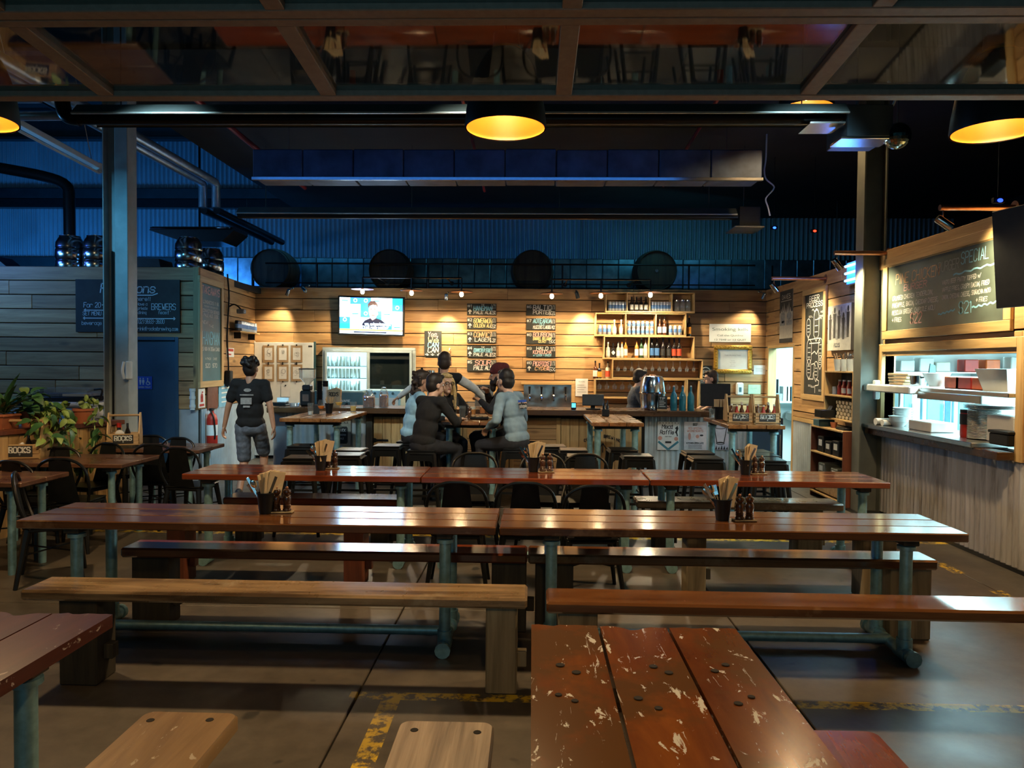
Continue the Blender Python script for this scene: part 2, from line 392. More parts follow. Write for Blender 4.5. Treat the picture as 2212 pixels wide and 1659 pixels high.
# ------------------------------------------------------------------ setting: floor
XR, XL, YB, YF = 4.06, -4.70, 13.0, 10.3        # right wall, return wall, bar wall, wall with the blue door
WTOP = 3.02; XLB = -4.93; LANG = math.atan2(XL - XLB, YB - YF); LLEN = math.hypot(XL - XLB, YB - YF)   # the return wall is not quite square
LW = (Vector((XL, YF, 0)) + Vector((math.cos(LANG), math.sin(LANG), 0)) * .03, Vector((math.cos(LANG), math.sin(LANG), 0)))
def floor_material():
    t = NT('concrete'); co = t.coords((1, 1, 1), rnd=False)
    n1 = t.noise(co, 1.1, 6, .6, .4); n2 = t.noise(co, 9.0, 5, .65)
    col = t.mix(.45, t.ramp(n1, [(.3, (.032, .028, .023)), (.5, (.080, .068, .054)), (.72, (.135, .115, .092))]), t.ramp(n2, [(.3, (.045, .039, .032)), (.7, (.12, .104, .085))]))
    sep = t.n('ShaderNodeSeparateXYZ'); tc = t.n('ShaderNodeTexCoord'); t.l(tc.outputs['Object'], sep.inputs[0])
    def band(out, c, w):
        a = t.n('ShaderNodeMath', operation='SUBTRACT', i_1=c); t.l(sep.outputs[out], a.inputs[0])
        b = t.n('ShaderNodeMath', operation='ABSOLUTE'); t.l(a.outputs[0], b.inputs[0])
        c_ = t.n('ShaderNodeMath', operation='LESS_THAN', i_1=w); t.l(b.outputs[0], c_.inputs[0]); return c_.outputs[0]
    def op(o, a, b):
        m = t.n('ShaderNodeMath', operation=o); t.l(a, m.inputs[0])
        if hasattr(b, 'links'): t.l(b, m.inputs[1])
        else: m.inputs[1].default_value = b
        return m.outputs[0]
    near = op('MULTIPLY', band(1, 3.72, .042), op('GREATER_THAN', sep.outputs[0], -.92))
    far = band(1, 7.25, .05)
    left = op('MULTIPLY', band(0, -.70, .048), op('LESS_THAN', sep.outputs[1], 3.76))
    side = op('MULTIPLY', band(0, 3.55, .05), op('MAXIMUM', band(1, 5.6, .12), band(1, 6.35, .16)))
    patch = op('MULTIPLY', op('MULTIPLY', band(0, -3.6, .22), band(1, 3.83, .05)), 1.0)
    lines = op('MAXIMUM', op('MAXIMUM', near, far), op('MAXIMUM', op('MAXIMUM', left, patch), side))
    w = t.ramp(t.noise(co, 14, 6, .7), [(.45, (0, 0, 0)), (.54, (1, 1, 1))]); w2 = t.ramp(t.noise(co, 1.3, 3, .5), [(.30, (.25,) * 3), (.5, (1, 1, 1))])
    lm = t.mix(1.0, t.mix(1.0, w, w2, 'MULTIPLY'), lines, 'MULTIPLY')
    col = t.mix(lm, col, (.64, .44, .03))
    st = t.ramp(t.noise(t.coords((1, 1, 1), rnd=False), 5.0, 2, .4), [(.70, (0, 0, 0)), (.74, (1, 1, 1))])
    col = t.mix(st, col, (.03, .028, .024))
    t.set(Base_Color=col, Roughness=t.ramp(n1, [(.3, (.36,) * 3), (.7, (.62,) * 3)])); t.bump(n2, .15, .004); return t.m
M_CONC = floor_material()
fl = MB().box(-15, 9, -6, 17, -.20, -.02).build('floor', plain('joint_filler', (.012, .011, .010), .9), smooth=0); tag(fl, kind='structure')
jx = [-14.2, -11.98, -9.76, -7.54, -5.32, -3.10, -.88, 1.34, 3.56, 5.78, 8.0]; jy = [-5.5, -1.0, 1.5, 5.05, 8.6, 12.15, 16.4]
for i in range(len(jx) - 1):
    for j in range(len(jy) - 1):
        MB().box(jx[i] + .005, jx[i + 1] - .005, jy[j] + .005, jy[j + 1] - .005, -.15, 0, .004).build('slab', M_CONC, fl, smooth=0)

# ------------------------------------------------------------------ setting: timber walls
def planks(parent, L, z0, z1, h, mat, holes=(), lmin=1.1, lmax=2.9, seed=1, cap=None):
    rr = random.Random(seed); z = z1; k = 0
    while z > z0 + .03:
        hh = min(h, z - z0); x = 0.0
        cuts = [rr.uniform(.4, 1.4)]
        while cuts[-1] < L: cuts.append(cuts[-1] + rr.uniform(lmin, lmax))
        segs = []
        for a, b in zip([0] + cuts, cuts):
            b = min(b, L)
            if b - a > .05: segs.append((a, b))
            if b >= L: break
        zm = z - hh / 2
        for hx0, hx1, hz0, hz1 in holes:
            if hz0 < zm < hz1:
                ns = []
                for a, b in segs:
                    if b <= hx0 or a >= hx1: ns.append((a, b)); continue
                    if a < hx0 - .03: ns.append((a, hx0))
                    if b > hx1 + .03: ns.append((hx1, b))
                segs = ns
        for a, b in segs:
            w = (b - a) / 2 - .0015; hz = hh / 2 - .006
            o = MB().box(-w, w, -.022, 0, -hz, hz, .005).build('plank', mat, parent, ((a + b) / 2, -rr.uniform(0, .006), zm + rr.uniform(-.0015, .0015)), smooth=0)
            if rr.random() < .5: o.rotation_euler = (0, 0, rr.uniform(-.001, .001))
        z -= hh; k += 1
def corrugated(name, L, z0, z1, pitch, amp, mat, parent=None, loc=None, rz=0, per=8):
    n = int(L / pitch * per); vs = []
    for i in range(n + 1):
        x = L * i / n; y = -amp * math.cos(2 * math.pi * x / pitch)
        vs += [(x, y, z0), (x, y, z1)]
    for i in range(n + 1):
        x = L * i / n; y = -amp * math.cos(2 * math.pi * x / pitch) + .0012
        vs += [(x, y, z0), (x, y, z1)]
    m = 2 * (n + 1)
    fs = [(2 * i, 2 * i + 2, 2 * i + 3, 2 * i + 1) for i in range(n)] + [(m + 2 * i, m + 2 * i + 1, m + 2 * i + 3, m + 2 * i + 2) for i in range(n)]
    return MB().add(vs, fs).build(name, mat, parent, loc, rz, smooth=80)
def dirty_galv():
    t = NT('stained_iron'); co = t.coords((9, 9, .9)); f = t.noise(co, 1.0, 5, .65)
    col = t.ramp(f, [(.30, (.16, .14, .12)), (.46, (.42, .42, .43)), (.7, (.56, .58, .62))])
    t.set(Base_Color=col, Roughness=.5, Metallic=.2); return t.m
M_GALVDIRTY = dirty_galv()
CH_ = .2
# bar wall
wb = MB().box(0, XR - XLB, .001, .09, 0, WTOP).build('wall_back', M_BLACKGAP, None, (XLB, YB, 0), smooth=0); tag(wb, kind='structure')
planks(wb, XR - XLB, .82, WTOP, CH_, M_PINE, seed=3)
# return wall on the left, with the takeaway board
wr = MB().box(0, LLEN, .001, .09, 0, WTOP).build('wall_left', M_BLACKGAP, None, (XL, YF, 0), R(90) + LANG, smooth=0); tag(wr, kind='structure')
planks(wr, LLEN, 1.02, WTOP, CH_, M_PINE, seed=5, lmin=2.0)
corrugated('corrugated_sheet', LLEN, 0, 1.02, .076, .018, M_GALV, wr, (0, -.02, 0))
# wall with the blue door
DX0, DX1 = -5.86, -4.98 - .02
wf = MB().box(0, DX0 + 10.5, .001, .09, 0, WTOP).box(DX1 + 10.5, 10.5 + XL, .001, .09, 0, WTOP).box(DX0 + 10.5, DX1 + 10.5, .001, .09, 2.01, WTOP).build('wall_front', M_BLACKGAP, None, (-10.5, YF, 0), smooth=0); tag(wf, kind='structure')
planks(wf, 10.5 + XL, 1.02, WTOP, CH_, M_PINE, holes=[(DX0 + 10.5, DX1 + 10.5, 0, 2.0)], seed=8, lmin=2.2, lmax=4.0)
MB().box(0, DX0 + 10.5 - .02, -.012, 0, 0, 1.02, .003).build('dado_sheet', M_GALV, wf, smooth=0)
MB().box(DX1 + 10.5 + .02, 10.5 + XL, -.012, 0, 0, 1.02, .003).build('dado_sheet', M_GALV, wf, smooth=0)
MB().box(10.5 + XL - .06, 10.5 + XL + .02, -.03, .0, 1.02, WTOP, .004).build('corner_board', M_PINE_V, wf)
d1 = MB().box(DX0 + .02, DX1 - .02, .012, .05, 0, 1.99, .003).build('door_1', M_DOORBLUE, None, (0, YF, 0), smooth=0); tag(d1, kind='structure')
MB().box(DX0 - .03, DX0 + .02, -.03, .06, 0, 2.04, .004).build('door_jamb', M_DOORBLUE, d1); MB().box(DX1 - .02, DX1 + .03, -.03, .06, 0, 2.04, .004).build('door_jamb', M_DOORBLUE, d1)
MB().box(DX0 + .02, DX1 - .02, -.03, .06, 1.99, 2.04, .004).build('door_head', M_DOORBLUE, d1)
MB().box(DX0 + .05, DX0 + .12, -.01, .012, .9, 1.2, .004).tube([(DX0 + .085, -.05, 1.0), (DX0 + .085, -.05, 1.15)], .010).build('push_handle', M_STEEL, d1)

# right wall with the kitchen door and serving hatch
def wx(px, py): return at(px, py, X=XR)
KW0 = wx(1912, 800).y; KW1 = wx(2206, 800).y; KZT = (wx(1912, 764).z + wx(2200, 746).z) / 2; KZB = 1.0
KD0, KD1, KDZ = 12.80, wx(1716, 800).y, 2.0
print('hatch', KW0, KW1, KZT, 'counter', at(1900, 912, X=XR - .1).z, 'door', KD1)
LR = YB - 1.0
g = MB()
for a, b, z0, z1 in ((0, YB - KD0, 0, WTOP), (YB - KD0, YB - KD1, KDZ, WTOP), (YB - KD1, YB - KW0, 0, WTOP), (YB - KW0, YB - KW1, 0, KZB), (YB - KW0, YB - KW1, KZT, WTOP), (YB - KW1, LR, 0, WTOP)):
    g.box(a, b, .001, .10, z0, z1)
wri = g.build('wall_right', M_BLACKGAP, None, (XR, YB, 0), R(-90), smooth=0); tag(wri, kind='structure')
planks(wri, LR, .93, WTOP, CH_, M_PINE, holes=[(YB - KD0, YB - KD1, 0, KDZ), (YB - KW0 - .02, YB - KW1 + .02, .9, KZT)], seed=12)
corrugated('corrugated_sheet', KD1 - KW0 - .1, 0, .90, .076, .010, M_GALV, wri, (YB - KD1 + .06, -.012, 0))
corrugated('corrugated_sheet', LR - (YB - KW0) + .25, .02, .97, .076, .010, M_GALVDIRTY, wri, (YB - KW0 - .22, -.015, 0))
MB().box(YB - KW0 - .22, LR, -.03, 0, 0, .035).build('floor_angle', M_BLACKMET, wri)
for nm, a, b, z0, z1 in (('hatch_jamb', YB - KW0 - .09, YB - KW0, KZB, KZT + .09), ('hatch_jamb', YB - KW1, YB - KW1 + .10, .92, KZT + .09)):
    MB().box(a, b, -.045, .12, z0, z1, .005).build(nm, M_PINE_YV, wri)
MB().box(YB - KW0, YB - KW1, -.045, .12, KZT, KZT + .09, .005).build('hatch_head', M_PINE_Y, wri)
MB().box(YB - KW0 - .1, LR, -.05, 0, WTOP - .2, WTOP + .01, .006).build('cap_board', M_PINE_Y, wri)
for a in (YB - KD0 - .05, YB - KD1 - .006):
    MB().box(a, a + .06, -.03, .11, 0, KDZ + .05, .004).build('door_jamb', M_PINE_YV, wri)
MB().box(YB - KD0, YB - KD1, -.03, .11, KDZ, KDZ + .05, .004).build('door_head', M_PINE_Y, wri)
MB().box(YB - KD1 + .06, YB - 10.3, -.03, 0, .87, .93, .004).build('dado_rail', M_PINE_Y, wri)

# kitchen shell behind the right wall
M_KWALL = plain('kitchen_wall', (.70, .76, .76), .5, 0, .04, 3); M_KTILE = plain('kitchen_panel', (.40, .66, .74), .35, .2, .12, 3)
def shell(name, *b, m=None):
    o = MB().box(*b).build(name, m or M_KWALL, smooth=0); return tag(o, kind='structure')
shell('wall_kitchen_far', 4.18, 7.6, 13.4, 13.5, 0, 2.92); shell('wall_kitchen_side', 7.5, 7.6, 1.0, 13.4, 0, 2.92)
shell('wall_kitchen_near', 4.18, 7.5, 1.0, 1.1, 0, 2.92); shell('ceiling_kitchen', 4.16, 7.6, 1.0, 13.5, 2.92, 3.0); shell('wall_kitchen_partition', 5.0, 7.5, 11.0, 11.08, 0, 2.92)

# ------------------------------------------------------------------ setting: shed
fw = MB().box(-15, 9, 16.3, 16.4, 0, 7.2).build('wall_far', M_ROOF, smooth=0); tag(fw, kind='structure')
M_SHED = plain('shed_cladding', (.30, .36, .40), .42, .35, .2, .7)
for i, (x0, x1) in enumerate(((-15, -11), (-11, -7), (-7, -3), (-3, 1), (1, 5), (5, 9))):
    corrugated('corrugated_sheet', x1 - x0, 2.6, 7.1, .10, .026, M_SHED, fw, (x0, 16.27 - .01 * (i % 2), 0))
for z in (5.25, 3.75):
    MB().box(-15, 9, 16.05, 16.26, z, z + .22, .01).build('girt', M_DKBEAM, fw)
    MB().box(-15, 9, 16.05, 16.26, z - .20, z - .01, .01).build('girt', M_BLACKMET, fw)
cl = MB().box(-15, 9, -6, 16.4, 6.55, 6.65).build('ceiling', M_ROOF, smooth=0); tag(cl, kind='structure')
for y in (2.2, 6.2, 10.2, 14.2): MB().box(-15, 9, y - .08, y + .08, 5.95, 6.0).box(-15, 9, y - .08, y + .08, 6.5, 6.55).box(-15, 9, y - .01, y + .01, 6.0, 6.5).build('rafter', M_DKBEAM, cl, smooth=0)
for x in (-9, -6, -3, 0, 3, 6): MB().box(x - .03, x + .03, -6, 16.3, 6.38, 6.55).build('purlin', M_DKBEAM, cl, smooth=0)
sl = MB().box(-15.1, -15, -6, 16.4, 0, 6.65).build('wall_shed_left', M_ROOF, smooth=0); tag(sl, kind='structure')
sr = MB().box(9, 9.1, -6, 16.4, 0, 6.65).build('wall_shed_right', M_ROOF, smooth=0); tag(sr, kind='structure')
# cold room block behind the bar wall: the kegs and barrels stand on its roof
cr = MB().box(-10.5, 4.1, YB + .1, 15.0, 2.9, 3.0).box(-10.5, XL - .1, YF + .1, YB + .1, 2.9, 3.0).build('ceiling_coldroom', M_ROOF, smooth=0); tag(cr, kind='structure')

# ------------------------------------------------------------------ raised sectional glass door overhead
YA, YBK = 3.50, 2.78
ZA = at(1106, 199, Y=YA).z; ZB = at(1106, 12, Y=YBK).z
sl_ = (ZB - ZA) / (YBK - YA)
dr = bpy.data.objects.new('door_2', None); COL.objects.link(dr); tag(dr, kind='structure'); dr.location = (0, YA, ZA); dr.rotation_euler = (-math.atan2(ZB - ZA, YA - YBK), 0, 0)
SX = [-3.10, -2.02, -.965, .133, 1.253, 2.36, 3.3]; SEC = YA - YBK
for k in range(3):
    y0 = -k * SEC
    MB().box(SX[0], SX[-1], y0 - .028, y0 + .030, -.03, .03, .004).build('rail', M_FRAME, dr)
    if k: MB().box(SX[0], SX[-1], y0 + .034, y0 + .085, -.03, .03, .004).build('rail', M_FRAME, dr)
    if k < 2:
        for x in SX: MB().box(x - .037, x + .037, y0 - SEC + .085, y0 - .028, -.028, .028, .003).build('stile', M_FRAME, dr)
        for x, x2 in zip(SX, SX[1:]): MB().box(x + .037, x2 - .037, y0 - SEC + .085, y0 - .028, -.003, .003).build('pane', M_PANE, dr, smooth=0)

# ------------------------------------------------------------------ columns
def column(name, label, x, y, w, d, ztop, kind):
    t = thing(name, label, 'column', (x, y, 0))
    if kind == 'left':
        MB().box(-w / 2, -w / 2 + .012, -d / 2, d / 2, 0, ztop).box(-w / 2 + .012, -w * .02, -.006, .006, 0, ztop).build('web', M_COLUMN, t, smooth=0)
        MB().box(-w * .02, w / 2, -d / 2, d / 2, 0, ztop, .006).build('box_section', M_COLUMN, t)
        MB().tube([(-w / 2 + .07, -.03, 0), (-w / 2 + .07, -.03, 3.0)], .012).build('conduit', M_BLACK, t)
    else:
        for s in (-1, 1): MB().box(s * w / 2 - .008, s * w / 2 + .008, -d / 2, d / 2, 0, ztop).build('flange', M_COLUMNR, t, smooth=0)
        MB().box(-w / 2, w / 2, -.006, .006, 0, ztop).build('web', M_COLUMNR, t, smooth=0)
    MB().box(-w * .75, w * .75, -d * .75, d * .75, 0, .02).build('base_plate', M_BLACKMET, t, smooth=0)
    return t
lx = at(260, 600, Y=8.75).x; rx = at(1880, 600, Y=8.75).x
cL = column('steel_column', 'pale steel column in front of the blue door', lx, 8.75, .30, .21, 5.95, 'left')
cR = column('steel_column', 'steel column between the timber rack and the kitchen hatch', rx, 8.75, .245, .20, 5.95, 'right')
MB().box(-.03, .03, -.18, -.11, 1.33, 1.55, .01).build('switch_box', M_WHITE, cR, (.03, .0, 0))
# wall phone on the pale column
ph = thing('wall_phone', 'white wall phone hung on the pale steel column', 'phone', at(279, 800, Y=8.62), 0)
MB().box(-.035, .035, -.03, .02, -.11, .11, .012).build('phone_base', M_WHITE, ph)
MB().tube(arc([(-.035, -.045, -.10), (-.045, -.06, 0), (-.035, -.045, .10)]), .018).build('handset', M_WHITE, ph)
# ------------------------------------------------------------------ tables and benches
HT, HB = .765, .51
def ragged(L, x0, w, y0, y1, th, seed, notch=0.0):
    "a table board whose far end is worn and splintered"
    rr = random.Random(seed); n = 9; vs = []; c = .004
    ys = [y0 + (y1 - y0) * i / n for i in range(n + 1)]
    ex = [L + rr.uniform(-.012, .004) - (notch * math.exp(-((i - n * .55) / 1.6) ** 2)) for i in range(n + 1)]
    m = MB(); top = [(x0, y, 0) for y in ys] + [(e, y, -.003) for e, y in zip(ex, ys)]
    bot = [(x, y, -th) for x, y, z in top]; k = n + 1
    fs = [(i, k + i, k + i + 1, i + 1) for i in range(n)]
    fb = [tuple(q + 2 * k for q in f[::-1]) for f in fs]
    ring = list(range(0, k)) + list(range(2 * k - 1, k - 1, -1))
    sd = [(ring[i], ring[(i + 1) % len(ring)], ring[(i + 1) % len(ring)] + 2 * k, ring[i] + 2 * k) for i in range(len(ring))]
    return m.add(top + bot, fs + fb + sd)
def table(name, label, cx, cy, L, D, H, mat, rz=0.0, n=3, gap=.006, inset=.35, pr=.034, group=None, th=.05, legs=True, leg_dy=None, stretch=True, ragged_end=None, cat='table', leg_mat=None, foot=True, skip_legs=()):
    t = thing(name, label, cat, (cx, cy, 0), rz, group); w = (D - gap * (n - 1)) / n; rr = random.Random(int(abs(cx * 100) + abs(cy * 10)))
    for i in range(n):
        y0 = -D / 2 + i * (w + gap)
        if ragged_end: ragged(L / 2, -L / 2, w, y0, y0 + w, th, i + 3, (0, .035, .0)[i]).build('plank', mat, t, (0, 0, H), smooth=0)
        else:
            e = rr.uniform(-.006, .006)
            MB().box(-L / 2 + e, L / 2 + e * .6, y0, y0 + w, H - th, H - rr.uniform(0, .0012), .006).build('plank', mat, t)
    for x in (-L / 2 + inset, L / 2 - inset): MB().box(x - .045, x + .045, -D / 2 + .04, D / 2 - .04, H - th - .035, H - th, .004).build('batten', M_POSTDK, t, smooth=0)
    dy = leg_dy if leg_dy else D / 2 - .06; lm = leg_mat or M_PIPE
    for i, x in enumerate((-L / 2 + inset, L / 2 - inset)):
        for j, y in enumerate((-dy, dy)):
            if (i, j) in skip_legs: continue
            MB().tube([(x, y, .0 if not foot else .05), (x, y, H - th - .03)], pr, 12).lathe([(pr * 1.5, 0), (pr * 1.5, .02), (pr, .03)], 12, (x, y, H - th - .065)).build('leg', lm, t)
        if foot:
            f = MB().tube([(x, -dy - .10, .045), (x, dy + .10, .045)], pr, 12)
            for y in (-dy, dy): f.tube([(x, y, .045), (x, y, .13)], pr * 1.28, 12); f.tube([(x, y - .06, .045), (x, y + .06, .045)], pr * 1.25, 12)
            for y in (-dy - .10, dy + .10): f.tube([(x, y - .015, .045), (x, y + .015, .045)], pr * 1.35, 12)
            f.build('foot_rail', lm, t)
    if stretch: MB().tube([(-L / 2 + inset, 0, .06 if foot else .2), (L / 2 - inset, 0, .06 if foot else .2)], pr * .85, 10).build('stretcher', lm, t)
    return t
def bench(name, label, cx, cy, L, D, H, mat, rz=0.0, legs=((-.8, .22), (.8, .22)), lmat=None, th=.062, group=None, round_=.012, n=1):
    t = thing(name, label, 'bench', (cx, cy, 0), rz, group)
    w = (D - .006 * (n - 1)) / n
    if round_ > .02 or round_ < 0:
        rc = .035; P = [(sx_ * (L / 2 - rc) + rc * math.cos(R(a)), sy_ * (D / 2 - rc) + rc * math.sin(R(a))) for sx_, sy_, a0 in ((1, 1, 0), (-1, 1, 90), (-1, -1, 180), (1, -1, 270)) for a in range(a0, a0 + 91, 15)]
        Q = [(x * .985, y * .965) for x, y in P]; k = len(P); vs = [(x, y, H) for x, y in Q] + [(x, y, H - .012) for x, y in P] + [(x, y, H - th + .006) for x, y in P] + [(x, y, H - th) for x, y in Q]
        MB().add(vs, [tuple(range(k)), tuple(range(3 * k, 4 * k))[::-1]] + [(r * k + i, (r + 1) * k + i, (r + 1) * k + (i + 1) % k, r * k + (i + 1) % k) for r in range(3) for i in range(k)]).build('seat', mat, t)
    else:
      for i in range(n): MB().box(-L / 2, L / 2, -D / 2 + i * (w + .006), -D / 2 + i * (w + .006) + w, H - th, H, round_).build('seat' if n == 1 else 'plank', mat, t)
    for lg in legs:
        x, lw = lg[:2]; m = lg[2] if len(lg) > 2 else (lmat or M_POSTDK)
        l = MB().box(x - lw / 2, x + lw / 2, -D / 2 + .035, D / 2 - .035, 0, H - th, .008).build('leg', m, t)
        MB().box(x + lw / 2, x + lw / 2 + .05, -.03, .03, .12, .20, .004).build('brace_end', m, l)
    return t
def seg(p, q, z):
    a, b = at(p[0], p[1], Z=z), at(q[0], q[1], Z=z); return a, b
# middle row: two long tables end to end
GM = 'long dining tables of the middle row'
a = at(35, 1123, Z=HT); b = at(1072, 1133, Z=HT); c_ = at(2112, 1160, Z=HT); fy = (at(285, 1090, Z=HT).y + at(1080, 1097, Z=HT).y + at(2000, 1107, Z=HT).y) / 3
ny = (a.y + b.y + c_.y) / 3; D2 = fy - ny; cy2 = (fy + ny) / 2; x0, x1, x2 = a.x, at(1080, 1115, Z=HT).x, c_.x
print('row2', ny, fy, x0, x1, x2, a.y, b.y, c_.y)
T2L = table('dining_table', 'long varnished plank table, middle row, on the side nearer the plants', (x0 + x1 - .012) / 2, cy2, x1 - x0 - .012, D2, HT, M_TOP, inset=.30, group=GM, leg_dy=D2 / 2 - .10)
T2R = table('dining_table', 'long varnished plank table, middle row, on the side nearer the kitchen hatch', (x1 + x2 + .012) / 2, cy2, x2 - x1 - .012, D2, HT, M_TOP, inset=.30, group=GM, leg_dy=D2 / 2 - .10)
# far row: three tables end to end
GF = 'red-brown tables of the far row'
a = at(385, 1024, Z=HT); fy = (at(450, 1003, Z=HT).y + at(1120, 1009, Z=HT).y + at(1770, 1018, Z=HT).y) / 3
X1 = [at(383, 1026, Z=HT).x, at(907, 1033, Z=HT).x, at(1404, 1036, Z=HT).x, at(1926, 1043, Z=HT).x]; ny = (a.y + at(1404, 1036, Z=HT).y + at(1926, 1043, Z=HT).y) / 3
D1 = fy - ny; cy1 = (fy + ny) / 2; print('row1', ny, fy, X1)
for i, lb in enumerate(('red-brown plank table of the far row, nearest the walking man', 'red-brown plank table of the far row, with three black chairs before it', 'red-brown plank table of the far row, beside the steel column')):
    table('dining_table', lb, (X1[i] + X1[i + 1]) / 2, cy1 + (.0, -.01, .0)[i], X1[i + 1] - X1[i] - .012, D1, HT, M_TOPRED, inset=.18, group=GF, leg_dy=D1 / 2 - .1)
# near tables, end on
e0, e1 = at(1148, 1347, Z=HT), at(1590, 1358, Z=HT); NW = e1.x - e0.x; print('near', e0, e1)
NT_ = table('dining_table', 'chipped orange-brown plank table standing end on, with bolt holes', (e0.x + e1.x) / 2, e0.y - 1.0, 2.0, NW, HT, M_TOPNEAR, R(90), inset=.45, gap=.011, ragged_end=True)
rr = random.Random(2)
for px, py in ((222, 335), (332, 385), (210, 538), (322, 580), (857, 345), (963, 387), (755, 562), (893, 630), (1277, 375), (1350, 333), (1438, 598), (1527, 553)):
    p = at(1140 + px / 3.16, 1330 + py / 3.16, Z=HT); q = Matrix.Rotation(R(-90), 3, 'Z') @ (p - Vector(NT_.location)); rd = rr.uniform(.008, .0115)
    MB().lathe([(0, .0012), (rd * 1.1, .0014), (rd * 1.3, .0002)], 9).build('bolt_hole', M_BLACKGAP, NT_, (q.x, q.y, HT), smooth=0)  # flat black disc on the board: the hole's shade is only its colour
e2 = at(246, 1324, Z=HT)
N2 = table('dining_table', 'chipped dark red plank table standing end on, partly out of view', e2.x - .34, e2.y - 1.0, 2.0, .68, HT, M_TOPNEAR2, R(90 - .0), inset=.35, gap=.008, ragged_end=True, leg_dy=.25)
# benches
p = at(253, 1186, Z=HB); q = at(2025, 1209, Z=HB); f1 = at(285, 1165, Z=HB).y; f2 = at(1990, 1190, Z=HB).y; y0 = (p.y + q.y) / 2; y1 = (f1 + f2) / 2; xm = at(1140, 1190, Z=HB).x
print('benchA', p, q, y0, y1, f1, f2)
GA = 'benches behind the middle row of tables'
bench('bench', 'red varnished bench behind the middle tables, half nearer the plants', (p.x + xm) / 2, (y0 + y1) / 2, xm - p.x - .006, y1 - y0, HB, M_TOPRED, legs=((-1.12, .24), (1.18, .22)), group=GA, n=1)
bench('bench', 'brown varnished bench behind the middle tables, half nearer the hatch', (q.x + xm) / 2, (y0 + y1) / 2, q.x - xm - .006, y1 - y0, HB, M_TOP, legs=((-1.1, .24), (1.12, .25, M_POST)), group=GA, n=1)
p = at(28, 1281, Z=HB); q = at(1139, 1288, Z=HB); y0 = (p.y + q.y) / 2; y1 = (at(100, 1247, Z=HB).y + at(1139, 1259, Z=HB).y) / 2; print('benchB', p, q, y0, y1)
bench('bench', 'worn pale bench in front of the middle tables', (p.x + q.x) / 2, (y0 + y1) / 2, q.x - p.x, y1 - y0, HB, M_PALE, legs=((-1.03, .20), (1.18, .16, M_POST)), th=.055)
p = at(1181, 1301, Z=HB); q = at(2212, 1322, Z=HB); f1 = at(1181, 1269, Z=HB); f2 = at(2212, 1287, Z=HB)
ang = math.atan2(q.y - p.y, q.x - p.x); L = 2.78; print('benchBR', p, q, f1, f2, math.degrees(ang))
w = f1.y - p.y
bench('bench', 'glossy red-brown bench in front of the middle tables, near the hatch', p.x + L / 2, (p.y + q.y) / 2 + w / 2, L, w, HB, M_SEAT, rz=ang, legs=((-1.23, .20, M_POST), (1.2, .13, M_POSTRED)), th=.06)
# benches each side of the far row
p = at(385, 1140, Z=HB); yb = 5.62
bench('bench', 'redwood bench tucked under the far table nearest the walking man', -1.98, yb, 1.75, .27, HB, M_TOPRED, legs=((-.72, .14, M_POSTRED), (.64, .15, M_POSTRED)))
bench('bench', 'pale-legged bench tucked under the far table nearest the steel column', 1.87, yb - .12, 1.72, .27, HB, M_PALE, legs=((-.66, .14, M_POST), (.66, .24, M_POST)))
p = at(480, 1075, Z=HB); q = at(865, 1076, Z=HB); yy = p.y; f = at(480, 1062, Z=HB).y
bench('bench', 'dark red bench between the far table and the bar stools', (p.x + q.x) / 2, yy + .15, q.x - p.x, .29, HB, M_TOPRED, legs=((-.6, .16), (.6, .16)))
p = at(1376, 1083, Z=HB); q = at(1826, 1090, Z=HB); yy = (p.y + q.y) / 2
bench('bench', 'pale timber bench beyond the far table nearest the steel column', (p.x + q.x) / 2, yy + .15, q.x - p.x, .29, HB, M_PALE, legs=((-.65, .16), (.62, .22, M_POST)))
# benches end on, close to the camera
def bench_y(label, fl, fr, mat, **kw):
    a, b = at(fl[0], fl[1], Z=HB), at(fr[0], fr[1], Z=HB); W = b.x - a.x; y = (a.y + b.y) / 2; L = 1.7
    print('benchY', a, b)
    t = bench('bench', label, (a.x + b.x) / 2, y - L / 2, L, W, HB, mat, R(90), legs=((.5, .14, M_PALE), (-.6, .14)), **kw)
    return t
b1 = bench_y('pale rounded bench standing end on beside the dark red table', (318, 1534), (522, 1536), M_PALE_Y, round_=.022, th=.055)
b2 = bench_y('grained pale grey bench standing end on beside the chipped table', (866, 1553), (1068, 1557), M_PALE_G, th=.05, round_=-1)
b3 = bench_y('red painted bench standing end on beyond the chipped table', (1690, 1574), (1888, 1574), M_TOPRED, th=.05, round_=-1)
for b_, pts in ((b1, ((325, 1556), (453, 1555))), (b2, ((895, 1577), (1031, 1582)))):
    for px, py in pts:
        q = Matrix.Rotation(R(-90), 3, 'Z') @ (at(px, py, Z=HB) - Vector(b_.location))
        MB().lathe([(0, .001), (.009, .0013), (.0125, .0014), (.0135, 0)], 10).build('bolt_hole', M_BLACKGAP, b_, (q.x, q.y, HB), smooth=0)  # no recess here either, the dark of the hole is painted on

